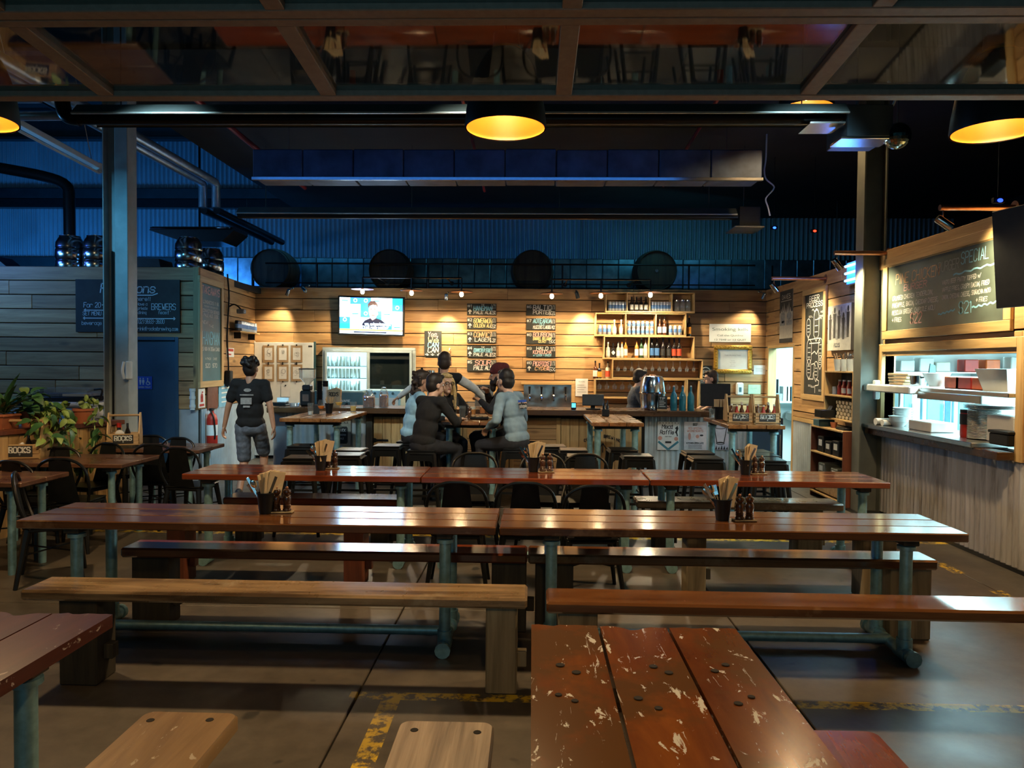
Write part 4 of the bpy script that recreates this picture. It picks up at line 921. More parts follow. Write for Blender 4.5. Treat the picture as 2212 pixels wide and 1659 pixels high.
for i, (num, rows, pct, arrow) in enumerate(taps):
    x0, x1 = ((1009, 1072), (1137, 1200))[i // 5]; y0, y1 = (ys0 if i < 5 else ys1)[i % 5]
    t, w, h = board('tap_board', 'small black tap list board with %s' % tl[i], 'sign', (x0, y0, x1, y1), M_BOARD, group='tap list boards'); z = h / 2
    by = {}; tot = sum(r[1] for r in rows); gap = max(.02, (1 - tot) / (len(rows) + 1)) * h
    for txt, fr, m in rows:
        z -= gap + fr * h * .92; W = min(w * .62, len(txt) * fr * h * .80); letters(by.setdefault(m.name, MB()), txt, -w * .27 + (w * .62 - W) * .5 if len(rows) > 1 else -w * .25, z, fr * h * .92, W, .17, .08, .03, seed=i)
    wh = by.setdefault('white_chalk', MB()); letters(wh, num, -w * .48, h * .18, h * .22, w * .15, .16)
    if arrow: stroke(wh, [(-w * .40, -h * .40), (-w * .40, -h * .05)], .016); stroke(wh, [(-w * .455, -h * .20), (-w * .40, -h * .02), (-w * .345, -h * .20)], .016)
    if pct: letters(wh, pct, w * .48, -h * .42, h * .30, w * .20, .15, align='r')
    for k in range(3): letters(wh, ('8.50', '16.0', '32.0')[k], w * .48, h * (.34 - k * .13), h * .09, w * .15, .2, align='r')
    if i == 9: disc(by.setdefault('pink_chalk', MB()), w * .24, -h * .22, h * .15)
    for nm, m in by.items(): m.build('chalk_lettering', MATS[nm], t, (0, -.0185, 0), smooth=0)
t, w, h = board('slogan_board', 'upright black board lettered yes we can can, beside the tap boards', 'sign', (917, 715, 954, 770), M_BOARD)
for txt, z, m in (('Yes,', .27, M_CHALKP), ('We', .05, M_CHALKY), ('CAN', -.14, M_CHALKB), ('CAN', -.34, M_CHALK)): letters(MB(), txt, 0, z * h, h * .19, w * .6, .16, .12, align='c').build('chalk_lettering', m, t, (0, -.0185, 0), smooth=0)
m = MB()
for x in (-.36, -.02, .36): stroke(m, [(x * w, -.37 * h), (x * w * .8, -.46 * h)], .012); stroke(m, [(x * w - .03, -.41 * h), (x * w * .8, -.465 * h), (x * w + .03, -.41 * h)], .010)
m.build('chalk_arrows', M_CHALK, t, (0, -.0185, 0), smooth=0)
# smoking notice, framed notice, small notices
t, w, h = board('smoking_notice', 'white printed smoking kills notice above the gilt frame', 'sign', (1532, 700, 1622, 739), M_WHITE, .008)
M_PRINTGREEN = plain('green_grey_print', (.10, .17, .15), .7)
printed('Smoking kills', .075, 'lettering', M_PRINTGREEN, t, 0, h * .13, -.0095, w * .86); printed('Call the Quitline', .045, 'lettering', M_PRINTGREEN, t, 0, -h * .18, -.0095, w * .62); printed('13 7848 or 13 QUIT', .045, 'lettering', M_PRINTGREEN, t, 0, -h * .42, -.0095, w * .76)
c, w, h = frame_rect(1541, 746, 1624, 807, Y=YW); t = thing('framed_notice', 'white notice in an ornate gilt frame on the bar wall', 'picture', c)
for nm, (a0, a1, b0, b1) in (('frame', (-w / 2, w / 2, h / 2 - .075, h / 2)), ('frame', (-w / 2, w / 2, -h / 2, -h / 2 + .075)), ('frame', (-w / 2, -w / 2 + .075, -h / 2 + .075, h / 2 - .075)), ('frame', (w / 2 - .075, w / 2, -h / 2 + .075, h / 2 - .075))):
    f = MB().box(a0, a1, -.05, 0, b0, b1, .018); n = int(max(a1 - a0, b1 - b0) / .045)
    for k in range(n): u = (k + .5) / n; f.ball(((a0 + (a1 - a0) * u if a1 - a0 > .1 else (a0 + a1) / 2), -.05, (b0 + (b1 - b0) * u if b1 - b0 > .1 else (b0 + b1) / 2)), (.018, .012, .018), 6, 4)
    f.build(nm, M_GOLD, t)
MB().box(-w / 2 + .07, w / 2 - .07, -.012, 0, -h / 2 + .07, h / 2 - .07).build('paper', M_WHITE, t, smooth=0)
printed('Public Brewery Tours', .03, 'lettering', M_GREY, t, 0, h * .13, -.014, w * .42)
for k in range(4): printed(('Saturday', 'Sunday', 'bookings at the bar', 'enquire within')[k], .014, 'lettering', M_GREY, t, 0, -h * (.06 + .06 * k), -.014, w * (.10 + .05 * (k % 2)))
def note(label, rect, mat=M_PAPER, head=None, lines=3, X=None, rz=0, name='paper_notice'):
    t, w, h = board(name, label, 'notice', rect, mat, .004, X=X, rz=rz)
    if head: printed(head, .03, 'lettering', M_PRINTGREEN, t, 0, h * .30, -.0055, w * .5)
    m = MB()
    for k in range(lines): m.quad(-w * .36, w * (.2 + .16 * (k % 2)), h * (.12 - k * .13), h * (.15 - k * .13))
    if lines: m.build('text_lines', M_GREY, t, (0, -.0055, 0), smooth=0)
    return t
note('white price sheet pinned between the tap panel and the glass racks', (1243, 818, 1270, 856), head='ROCKS', lines=4)
note('small white notice pinned between the gilt frame and the kitchen door', (1628, 789, 1656, 809), lines=3)
note('pale green notice pinned below the gilt frame', (1616, 831, 1643, 851), plain('green_paper', (.42, .62, .42), .8), lines=2)
t, w, h = board('round_logo_sign', 'black sign with a white ring emblem beside the gilt frame', 'sign', (1510, 790, 1538, 835), M_BOARD, .008); m = ring(MB(), 0, h * .2, w * .36, .02); letters(m, 'PR', 0, h * .12, h * .16, w * .36, .2, align='c')
for k in range(4): m.quad(-w * .4, w * (.2 + .15 * (k % 2)), -h * (.14 + k * .08), -h * (.11 + k * .08))
m.build('lettering', M_CHALK, t, (0, -.0095, 0), smooth=0)
t = thing('soap_dispenser', 'white wall dispenser under the small notices by the kitchen door', 'dispenser', at(1596, 840, Y=YW)); MB().box(-.06, .06, -.09, 0, -.11, .11, .02).build('body', M_WHITE, t); MB().box(-.02, .02, -.095, -.088, -.05, .03).build('level_window', M_BOARDT, t, smooth=0)
t = thing('wall_hook', 'small twisted metal hook on the boards beside the slogan board', 'hook', at(972, 760, Y=YW)); MB().tube(arc([(0, 0, .06), (-.01, -.03, .02), (.02, -.03, 0), (0, -.02, -.05), (.02, -.03, -.08), (-.02, -.03, -.09)]), .006, 5).build('wire', M_COPPER, t)
# television
c, w, h = frame_rect(730, 640, 874, 725, Y=YW - .22); tv = thing('television', 'wall television showing an interview, tilted out from the bar boards', 'television', c); tv.rotation_euler = (R(4), R(1.2), R(-2))
MB().box(-w / 2, w / 2, -.015, .045, -h / 2, h / 2, .006).build('casing', M_BLACK, tv)
M_SCR = {k: emit('screen_' + k, c_, s) for k, c_, s in (('white', (.55, .80, 1.0), 6.5), ('blue', (.03, .16, .95), 4.0), ('teal', (.02, .36, .62), 2.6), ('navy', (.006, .012, .06), 1.0), ('skin', (1.0, .55, .50), 3.0), ('hair', (.16, .05, .04), 1.0), ('orange', (.9, .35, .12), 2.5))}
sw, sh = w * .475, h * .455; B = {k: MB() for k in M_SCR}
for j in range(5):
    for i in range(6):
        k = ('white', 'teal', 'white', 'blue', 'white', 'white', 'blue')[(i * 3 + j * 2) % 7]; B[k].quad(-sw + i * sw / 3, -sw + (i + 1) * sw / 3, sh - (j + 1) * sh * .36, sh - j * sh * .36)
        if k == 'blue': ring(B['white'], -sw + (i + .5) * sw / 3, sh - (j + .42) * sh * .36, .028, .012, -.0012)
        elif k == 'white' and (i + j) % 3 == 0: B['teal'].quad(-sw + (i + .2) * sw / 3, -sw + (i + .8) * sw / 3, sh - (j + .55) * sh * .36, sh - (j + .40) * sh * .36, -.0012)
B['white'].quad(-sw, sw, -sh, -sh * .80); B['orange'].quad(-sw, sw, -sh * .84, -sh * .74, -.001); B['navy'].quad(-sw * .55, sw * .5, -sh * .95, -sh * .88, -.0012)
B['navy'].add([(x * sw, -.002, z * sh) for x, z in ((-.30, -.72), (.50, -.72), (.48, -.42), (.34, -.22), (.16, -.12), (-.02, -.12), (-.20, -.26), (-.28, -.45))], [tuple(range(8))])
B['skin'].add([(x * sw, -.0024, z * sh) for x, z in ((-.02, -.12), (.05, -.24), (.16, -.12), (.18, .02), (.21, .25), (.20, .50), (.12, .62), (.0, .60), (-.07, .42), (-.06, .12))], [tuple(range(10))])
B['hair'].add([(x * sw, -.0028, z * sh) for x, z in ((.20, .44), (.21, .66), (.12, .84), (-.02, .82), (-.10, .66), (-.09, .40), (-.05, .56), (.06, .62), (.16, .60))], [tuple(range(9))])
for bx in (.0, .12): B['hair'].quad((bx - .025) * sw, (bx + .03) * sw, .36 * sh, .40 * sh, -.0028)
B['hair'].quad(.02 * sw, .12 * sw, .02 * sh, .06 * sh, -.0028)
letters(B['white'], 'what next? yes, we have been back', -sw * .62, -sh * .52, sh * .15, sw * 1.25, .2, y=-.003); letters(B['white'], "on that, it's not really a matter", -sw * .62, -sh * .70, sh * .15, sw * 1.15, .2, y=-.003)
for k, m in B.items(): m.build('screen_' + ('picture' if k != 'white' else 'backdrop'), M_SCR[k], tv, (0, -.0165, 0), smooth=0)
MB().box(-.12, .12, .045, .20, -.10, .10, .01).build('wall_bracket', M_BLACKMET, tv)

# white cold-room door with six prints
c, w, h = frame_rect(552, 740, 679, 1000, Y=YW - .01); dd = thing('coldroom_door', 'white cold room door pinned with six small prints', 'door', (c.x, c.y, .05)); htop = c.z + h / 2 - .05
MB().box(-w / 2, w / 2, -.06, 0, 0, htop, .006).build('leaf', M_WHITE, dd); MB().box(-w / 2 - .04, -w / 2, -.03, 0, 0, htop + .02, .003).build('door_frame', M_WHITE, dd); MB().box(w / 2, w / 2 + .03, -.05, 0, 0, htop + .02, .003).build('door_frame', M_BOARDT, dd)
MB().box(w / 2 - .09, w / 2 - .02, -.063, -.06, htop - .08, htop - .05).build('rating_label', M_INK, dd, smooth=0)
for j in range(2):
    for i in range(3):
        p = at(((580, 611, 641)[i]), (764.5, 805.5)[j], Y=YW - .075); t = thing('pinned_print', 'line drawing on kraft card pinned to the white door, %s row, %s along' % (('upper', 'lower')[j], ORD[i]), 'print', p, 0, 'prints on the cold room door')
        MB().box(-.10, .10, -.003, 0, -.148, .148).build('kraft_mount', M_KRAFT, t, smooth=0); MB().box(-.068, .068, -.005, -.003, -.108, .108).build('sheet', M_PAPER, t, smooth=0)
        m = MB(); rr = random.Random(i + 3 * j)
        for k in range(5): a0 = rr.uniform(0, 360); ring(m, rr.uniform(-.02, .02), rr.uniform(-.045, .045), rr.uniform(.015, .042), .005, a0=a0, a1=a0 + rr.uniform(120, 300), n=8)
        m.build('drawing', M_GREY, t, (0, -.0062, 0), smooth=0)
        for z in (.155, -.155): MB().lathe([(0, 0), (.013, 0), (.013, .012), (0, .014)], 8, M=Matrix.Translation((0, 0, z)) @ Matrix.Rotation(R(90), 4, 'X')).build('magnet', M_BLACK, t)
t = thing('pinned_sheet', 'plain paper sheet held by one magnet below the six prints', 'paper', at(617, 845, Y=YW - .075)); MB().box(-.08, .08, -.003, 0, -.10, .10).build('sheet', M_PAPER, t, smooth=0); MB().lathe([(0, 0), (.013, 0), (.013, .012), (0, .014)], 8, M=Matrix.Translation((0, 0, .10)) @ Matrix.Rotation(R(90), 4, 'X')).build('magnet', M_BLACK, t)
# drinks fridge with sliding doors
c, w, h = frame_rect(699, 751, 898, 880, Y=YW - .05); fr = thing('drinks_fridge', 'drinks fridge with one bright and one dark sliding glass door', 'fridge', (c.x, c.y, c.z - h / 2)); M_FRG = plain('fridge_frame', (.42, .50, .50), .4, .3, .08, 10)
for a0, a1, b0, b1 in ((-w / 2, w / 2, h - .05, h), (-w / 2, w / 2, 0, .05), (-w / 2, -w / 2 + .05, .05, h - .05), (w / 2 - .05, w / 2, .05, h - .05)): MB().box(a0, a1, -.08, .02, b0, b1, .004).build('outer_frame', M_FRG, fr)
FI = emit('fridge_light', (.50, .88, 1.0), 2.2)
[lamp('fridge_lamp', 'POINT', (c.x - w * .25 + dx, c.y - .095, c.z + dz), 2.2, (.7, .95, 1.0), .02) for dx in (-.2, .15) for dz in (.36, -.05)]; MB().box(-w / 2 + .05, 0, -.001, .018, .05, h - .05).build('lit_back_panel', FI, fr, smooth=0); MB().box(0, w / 2 - .05, -.001, .018, .05, h - .05).build('dark_back_panel', M_BLACKGAP, fr, smooth=0)
for s, nm in ((-1, 'sliding_door'), (1, 'sliding_door')):
    x0, x1 = (-w / 2 + .05, .01) if s < 0 else (-.01, w / 2 - .05); yy = -.11 if s < 0 else -.135; d = MB()
    for a0, a1, b0, b1 in ((x0, x1, h - .09, h - .05), (x0, x1, .05, .09), (x0, x0 + .04, .09, h - .09), (x1 - .04, x1, .09, h - .09)): d.box(a0, a1, yy, yy + .025, b0, b1, .002)
    d = d.build(nm, M_FRG, fr, smooth=0); MB().box(x0 + .04, x1 - .04, yy + .008, yy + .014, .09, h - .09).build('glass', M_PANE, d, smooth=0)
M_FCAN = plain('fridge_can', (.66, .80, .84), .35, .3, .05, 10)
for k in range(4):
    z = .09 + k * (h - .2) / 4; MB().box(-w / 2 + .06, -.04, -.075, -.002, z - .010, z).build('shelf', M_BOARDT, fr, smooth=0)
    for i in range(9):
        cn = put('fridge_can', bpy.data.meshes.get('fridge_can') or MB().lathe([(0, 0), (.026, 0), (.028, .01), (.028, .15), (.022, .165), (0, .165)], 8).mesh('fridge_can', M_FCAN), None, (c.x - w / 2 + .105 + i * .066, c.y - .042, c.z - h / 2 + z)); tag(cn, 'pale can in the lit fridge, %s from the edge, %s shelf up' % (ORD[i], ORD[k]), 'can', 'cans in the lit fridge')
# stainless tap panels with taps
def panel_steel():
    if 'rippled_steel' in MATS: return MATS['rippled_steel']
    q = NT('rippled_steel'); q.set(Base_Color=(.50, .48, .44), Metallic=1.0, Roughness=.25); q.bump(q.noise(q.coords((1, 1, 1)), 5.0, 1.0, .4), .5, .04); return q.m
for k, rect in enumerate(((1026, 831, 1066, 884), (1131, 831, 1234, 885))):
    c, w, h = frame_rect(*rect, Y=YW); t = thing('beer_taps', ('narrow steel tap panel behind the seated group', 'wide polished steel tap panel on the bar wall')[k], 'tap panel', c)
    MB().box(-w / 2, w / 2, -.012, 0, -h / 2, h / 2, .003).build('panel', panel_steel(), t, smooth=0)
    for a0, a1, b0, b1 in ((-w / 2 - .05, w / 2 + .06, h / 2, h / 2 + .05), (w / 2, w / 2 + .06, -h / 2, h / 2)): MB().box(a0, a1, -.04, 0, b0, b1, .003).build('surround', M_SHELF, t)
    n = (2, 4)[k]
    for i in range(n):
        x = w * ((i + .5) / n - .5); tp = MB().tube(arc([(x, 0, .04), (x, -.10, .05), (x, -.13, -.02), (x, -.13, -.06)], 3), .016, 8).build('tap', M_CHROME, t); MB().tube([(x, -.10, .06), (x, -.115, .19)], [.012, .020], 8).build('tap_handle', M_BLACK, tp)
tp = thing('font_tower', 'tall chrome beer font beside the standing man', 'tap', at(930, 884, Y=10.5)); tp.location.z = BZ
MB().lathe([(.075, 0), (.075, .02), (.05, .03), (.05, .46), (.062, .47), (.062, .52), (0, .53)], 16).build('tower', M_CHROME, tp)
for s in (-1, 1): MB().tube([(s * .05, 0, .42), (s * .12, -.02, .42), (s * .12, -.02, .36)], .012).build('tap', M_CHROME, tp); MB().tube([(s * .12, -.02, .42), (s * .125, -.02, .56)], [.012, .017]).build('tap_handle', M_BLACK, tp)

# ------------------------------------------------------------------ things on the bar
def onbar(px, y=10.45): p = at(px, 880, Y=y); return Vector((p.x, y, BZ))
kg = thing('keg_dome', 'shiny steel keg standing on the bar before the lowest shelf', 'keg', onbar(1409, 10.42)); 
MB().lathe([(0, 0), (.155, 0), (.165, .02), (.165, .035), (.158, .05), (.172, .16), (.176, .22), (.182, .225), (.182, .245), (.176, .25), (.172, .31), (.150, .43), (.138, .45), (.135, .465), (.10, .475), (0, .475)], 28).build('drum', M_KEG, kg); MB().lathe([(.183, .222), (.188, .235), (.183, .248)], 28).build('hoop', M_CHROME, kg); MB().lathe([(.05, .475), (.04, .49), (0, .492)], 12).build('bung_cap', M_COPPER, kg)
t = thing('menu_block', 'small black menu board on a wooden foot beside the keg', 'sign', onbar(1431, 10.16)); MB().box(-.062, .062, -.006, .006, .022, .20, .002).build('panel', M_BOARD, t); MB().box(-.07, .07, -.03, .03, 0, .024, .004).build('foot', M_CRATE, t)
m = letters(MB(), 'TIP', -.04, .155, .03, .07, .18); [m.quad(-.045, .02 + .02 * (k % 2), .13 - k * .025, .138 - k * .025) for k in range(4)]; m.build('chalk_lettering', M_CHALK, t, (0, -.0075, 0), smooth=0)
for i, px in enumerate((1455, 1474, 1492)):
    t = put('water_bottle', BCACHE.setdefault('water', MB().lathe([(0, 0), (.045, 0), (.048, .01), (.048, .19), (.035, .23), (.016, .27), (.016, .31), (.018, .312), (.018, .325), (0, .326)], 16).mesh('water_bottle', M_TEALB)), None, onbar(px, 10.28)); tag(t, 'teal glass swing-top water bottle on the bar, %s from the keg' % ORD[i], 'bottle', 'teal water bottles'); MB().ball((0, 0, .335), (.014, .014, .012), 8, 6).build('stopper', M_WHITE, t)
def screen(label, px, w, h, tilt=15, y=10.35):
    t = thing('till_screen', label, 'screen', onbar(px, y)); mt = Matrix.Translation((0, 0, h * .5 + .05)) @ Matrix.Rotation(R(-tilt), 4, 'X'); MB().box(-w / 2, w / 2, -.015, .015, -h / 2, h / 2, .006, M=mt).build('casing', M_BLACK, t); MB().box(-.10, .10, -.06, .10, 0, .015, .004).box(-.03, .03, .02, .05, .01, h * .5, .004).build('stand', M_BLACK, t); return t
screen('black till screen on the bar facing the staff', 1281, .30, .16); screen('wide black monitor before the second barman', 1545, .42, .32, 5, 10.55)
t = thing('card_reader', 'small card reader with a glowing blue screen on the bar', 'card reader', onbar(1239, 10.25)); MB().box(-.035, .035, -.02, .03, 0, .10, .008).build('body', M_BLACK, t); MB().quad(-.027, .027, .03, .09, -.0215).build('display', emit('reader_glow', (.1, .7, 1.0), 1.6), t, smooth=0)
# coffee grinder, cups, tray, jars
t = thing('coffee_grinder', 'black coffee grinder with a clear bean hopper on the bar', 'grinder', onbar(664, 10.5))
MB().box(-.085, .085, -.09, .09, 0, .22, .02).box(-.06, .06, -.07, .07, .22, .30, .015).build('body', M_BLACK, t); MB().lathe([(.035, .30), (.05, .33), (.115, .40), (.118, .52)], 16).build('hopper', M_GLASS, t); MB().lathe([(.122, .52), (.122, .535), (0, .54)], 16).build('hopper_lid', M_BLACK, t); MB().box(-.045, .045, -.093, -.09, .07, .17).build('front_plate', M_STEEL, t, smooth=0)
for i, px in enumerate((690, 703)):
    t = thing('cup_stack', 'stack of takeaway cups behind the grinder, %s' % ('black sleeved one', 'white sleeved one')[i], 'cups', onbar(px, 10.75)); 
    for k in range(7): MB().lathe([(.030, 0), (.043, .10), (.045, .102)], 12).build('cup', (M_BLACK, M_WHITE)[i] if k < 5 else M_BLACK, t, (0, 0, k * .042))
t = thing('coffee_machine', 'grey steel coffee machine behind the bar, seen under the lit fridge', 'coffee machine', at(737, 870, Y=11.3)); t.location.z = .93; MB().box(-.40, .40, -.25, .25, .04, .34, .02).build('body', M_BOARDT, t); MB().box(-.38, .38, -.27, -.24, .02, .06, .004).build('drip_tray', M_STEEL, t); [MB().tube([(x, -.24, .15), (x, -.36, .13)], .018).build('portafilter', M_BLACK, t) for x in (-.2, .15)]
letters(MB(), 'KAWARE', .1, .18, .03, .2, .2, align='c').build('lettering', M_WHITE, t, (0, -.2515, 0), smooth=0)
t = thing('espresso_glassware', 'lit glass washer behind the bar before the dark fridge door', 'dishwasher', at(830, 868, Y=11.6)); t.location.z = .86; MB().box(-.30, .30, -.22, .22, -.86, .42, .015).build('cabinet', plain('pale_blue_steel', (.40, .68, .80), .35, .3, .1, 8), t); MB().box(-.26, .26, -.235, -.22, .04, .30, .006).build('door', M_WHITE, t); [MB().lathe([(0, 0), (.02, 0), (.02, .02), (0, .022)], 10, M=Matrix.Translation((x, -.222, .37)) @ Matrix.Rotation(R(90), 4, 'X')).build('knob', M_BOARDT, t) for x in (-.1, .0, .18)]
tray = tag(MB().box(-.15, .15, -.12, .12, 0, .02, .006).box(-.13, .13, -.10, .10, .02, .045, .006).build('black_tray', M_BLACK, None, onbar(601, 10.5)), 'stack of two black trays on the bar end', 'tray')
t = thing('white_dish', 'white square dish on the black trays', 'dish', onbar(611, 10.5) + Vector((0, 0, .045))); MB().box(-.07, .07, -.06, .06, 0, .03, .01).build('dish', M_WHITE, t); MB().box(-.085, .085, -.005, .005, .02, .07, .003).build('backrest', M_WHITE, t)
t = thing('glass_ashtray', 'clear glass dish beside the black trays', 'dish', onbar(637, 10.3)); MB().lathe([(0, .005), (.06, .005), (.075, .05), (.08, .05), (.066, 0), (0, 0)], 14).build('bowl', M_GLASS, t)
for i, (px, r, h) in enumerate(((797, .085, .21), (829, .065, .25))):
    t = thing('nut_jar', '%s glass jar of nuts on the bar by the blue shirt' % ('wide', 'slim')[i], 'jar', onbar(px, 10.3), 0, 'jars of nuts'); MB().lathe([(0, .004), (r, .004), (r, h * .75), (r * .7, h * .9), (r * .7, h), (r * .75, h)], 16).build('glass', M_GLASS, t); tag(MB().lathe([(0, .008), (r * .93, .008), (r * .95, h * .68), (r * .6, h * .73), (0, h * .72)], 14).build('nuts', M_NUT, t), kind='stuff'); MB().lathe([(r * .5, h), (r * .55, h + .03), (0, h + .04)], 12).build('stopper', M_GLASS, t)
# kraft menus bag
t = thing('kraft_bag', 'brown paper bag with black lettering on the bar behind the glasses', 'bag', onbar(722, 10.4)); MB().prism([(-.09, 0), (.09, 0), (.10, .24), (.03, .27), (-.10, .23)], -.03, .03).build('bag', M_KRAFT, t, smooth=0); letters(MB(), 'ROCKS', 0, .15, .05, .13, .2, align='c').build('lettering', M_INK, t, (0, -.0315, 0), smooth=0)
# posters on the iron fronts
def poster(label, rect, Y, mat=M_PAPER, X=None, rz=0, name='poster'): return board(name, label, 'poster', rect, mat, .006, X=X, Y=Y, rz=rz)
M_BOARDTEAL = plain('teal_ribbon', (.05, .20, .28), .7); M_SKINPRINT = plain('salmon_print', (.60, .28, .22), .8)
t, w, h = poster('meat raffle poster on the iron bar front', (1420, 911, 1467, 972), 10.27)
m = letters(MB(), 'Meat', -w * .3, h * .26, h * .14, w * .5, .16, .1, adv=4.4); letters(m, 'Raffle', -w * .38, h * .06, h * .14, w * .62, .17, .1); m.quad(-w * .14, w * .14, -h * .26, -h * .19); letters(m, 'EVERY FRIDAY', 0, -h * .04, h * .03, w * .3, .2, align='c')
m.add([(w * x, 0, h * z) for x, z in ((.30, .28), (.42, .36), (.46, .26), (.40, .14), (.44, .0), (.40, -.02), (.36, .08), (.30, .12), (.36, .22))], [tuple(range(9))]); [m.add([(w * (-.42 + .14 * k), 0, h * .47), (w * (-.36 + .14 * k), 0, h * .47), (w * (-.39 + .14 * k), 0, h * .43)], [(0, 2, 1)]) for k in range(7)]
m.build('lettering', M_INK, t, (0, -.0075, 0), smooth=0); m = stroke(MB(), [(-w * .46, -h * .20), (0, -h * .48)], .03); stroke(m, [(w * .46, -h * .20), (0, -h * .48)], .03); m.build('ribbon', M_BOARDTEAL, t, (0, -.0072, 0), smooth=0); disc(disc(MB(), -w * .38, -h * .08, .03), w * .36, -h * .10, .028).build('meat_picture', M_SKINPRINT, t, (0, -.0074, 0), smooth=0)
t, w, h = poster('pale pink poster with small red pictures on the iron bar front', (1477, 911, 1526, 972), 10.27, plain('pink_paper', (.66, .60, .60), .8))
m = disc(MB(), -w * .25, -h * .02, .02, .05); disc(m, w * .1, -h * .02, .025); letters(m, 'RED SPECIAL', 0, h * .24, h * .06, w * .6, .2, align='c'); letters(m, 'WEDNESDAYS', 0, h * .14, h * .07, w * .7, .2, align='c'); m.build('red_print', M_SKINPRINT, t, (0, -.0075, 0), smooth=0)
m = letters(MB(), 'BEEF', 0, h * .36, h * .08, w * .2, .2, align='c'); letters(m, 'KITCHEN OPEN LATE', 0, -h * .28, h * .05, w * .75, .25, align='c'); [m.quad(-w * .3, w * .3, -h * (.34 + .05 * k), -h * (.325 + .05 * k)) for k in range(3)]; disc(m, w * .28, h * .02, .025, .012); m.build('lettering', M_INK, t, (0, -.0075, 0), smooth=0)
t, w, h = poster('grey poster with a drawn beer glass on the iron bar front', (1535, 916, 1577, 972), 10.27, plain('lilac_paper', (.52, .52, .58), .8))
m = stroke(MB(), [(-w * .32, h * .42), (-w * .28, h * .2), (-w * .18, -.22 * h), (w * .18, -.22 * h), (w * .28, h * .2), (w * .32, h * .42)], .012); ring(m, 0, h * .40, .03, .009, sx=w * .32 / .03); ring(m, 0, -h * .24, .016, .010, sx=w * .2 / .016)
for k in range(7): u = -.42 + .14 * k; m.add([(w * u, 0, -h * .48), (w * (u + .12), 0, -h * .48), (w * (u + .08), 0, -h * (.30 + .03 * (k % 3)))], [(0, 1, 2)])
m.build('drawing', M_INK, t, (0, -.0075, 0), smooth=0)
t, w, h = poster('kraft poster of a black beer can on the iron bar front', (721, 902, 758, 962), 10.25, plain('tan_paper', (.36, .33, .26), .8))
m = letters(MB(), 'HANGMAN', 0, h * .40, h * .07, w * .75, .22, align='c'); letters(m, 'PALE ALE', 0, h * .29, h * .06, w * .7, .22, align='c'); m.add([(w * x, 0, h * z) for x, z in ((-.26, -.44), (.26, -.44), (.32, -.38), (.32, .12), (.26, .18), (-.26, .18), (-.32, .12), (-.32, -.38))], [tuple(range(8))]); m.build('can_picture', M_INK, t, (0, -.0075, 0), smooth=0)
m = letters(MB(), 'LUCK', 0, 0, h * .09, w * .4, .12, align='c'); letters(m, 'HANGMAN', 0, -h * .15, h * .06, w * .42, .15, align='c'); letters(m, 'ALE', 0, -h * .28, h * .06, w * .2, .15, align='c'); m.build('lettering', M_CHALK, t, (0, -.0085, 0), smooth=0)

# ------------------------------------------------------------------ lamps over the bar
M_BULB = emit('warm_bulb', (1.0, .72, .38), 40.0); M_BULBW = emit('bright_bulb', (1.0, .88, .62), 110.0)
LY = 12.15
def rig(label, pxs, py_pipe, idx):
    ps = [at(px, py, Y=LY) for px, py in pxs]; zp = at(sum(p[0] for p in pxs) / 3, py_pipe, Y=LY).z; t = thing('pipe_lamp', label, 'lamp', (ps[1].x, LY, zp))
    X = [p.x - ps[1].x for p in ps]; MB().tube([(X[0], 0, 0), (X[2], 0, 0)], .014).build('pipe', M_BLACKMET, t); [MB().tube([(x, 0, 0), (x, YB - LY - .01, 0)], .012).lathe([(0, 0), (.04, 0), (.04, .012), (0, .012)], 10, M=Matrix.Translation((x, YB - LY - .03, 0)) @ Matrix.Rotation(R(90), 4, 'X')).build('wall_arm', M_BLACKMET, t) for x in (X[0] + .25, X[2] - .25)]
    for i, p in enumerate(ps):
        dz = p.z - zp; bright = (idx == 0 and i == 0) or (idx == 1 and i == 2)
        dsc = MB().lathe([(.016, .0), (.02, .05), (.025, .058), (.180, .03), (.186, .022), (.02, .046)], 20, c=(X[i], 0, dz)).build('shade_disc', M_COPPER, t); MB().tube([(X[i], 0, dz + .05), (X[i], 0, 0)], .012).build('drop_pipe', M_BLACKMET, t)
        MB().ball((X[i], 0, dz - .015), (.034, .034, .042), 12, 8).build('bulb', M_BULBW if bright else M_BULB, dsc)
        lamp('bulb_light', 'SPOT', (p.x, LY, p.z - .07), 120 if bright else 62, (1.0, .80, .50) if bright else (1.0, .70, .38), .035, target=(p.x, LY + .15, 0), spot=165, blend=.35)
rig('black pipe fitting with three disc lamps above the television', ((783, 628), (889, 631), (997, 634)), 600, 0); rig('black pipe fitting with three disc lamps between the tap boards and shelves', ((1192, 638), (1298, 637), (1405, 635)), 604, 1)
# little spotlights clipped on the wall cap
def spot(label, px, py, Y, aim, mat, power=0, name='spotlight', lit=False):
    p = at(px, py, Y=Y); t = thing(name, label, 'spotlight', p); d = Vector(aim).normalized(); t.rotation_euler = d.to_track_quat('-Z', 'Y').to_euler()
    MB().lathe([(0, .06), (.022, .06), (.03, .05), (.034, -.05), (.030, -.052), (.026, -.045), (0, -.04)], 14).build('can', mat, t); bpy.context.view_layer.update(); q = t.matrix_world.inverted() @ Vector((p.x, YB - .02, p.z + .10)); MB().tube([(0, .0, .05), q], .008).ball(q, .02, 8, 6).build('arm', mat, t)
    if lit: MB().lathe([(0, -.048), (.028, -.048)], 12).build('lens', emit('spot_lens_%d' % px, (.8, .93, 1.0), 25), t)
    if power: lamp('spot_light', 'SPOT', p + d * .09, power, (1.0, .82, .52), .03, target=p + d * 3, spot=75, blend=.7)
    return t
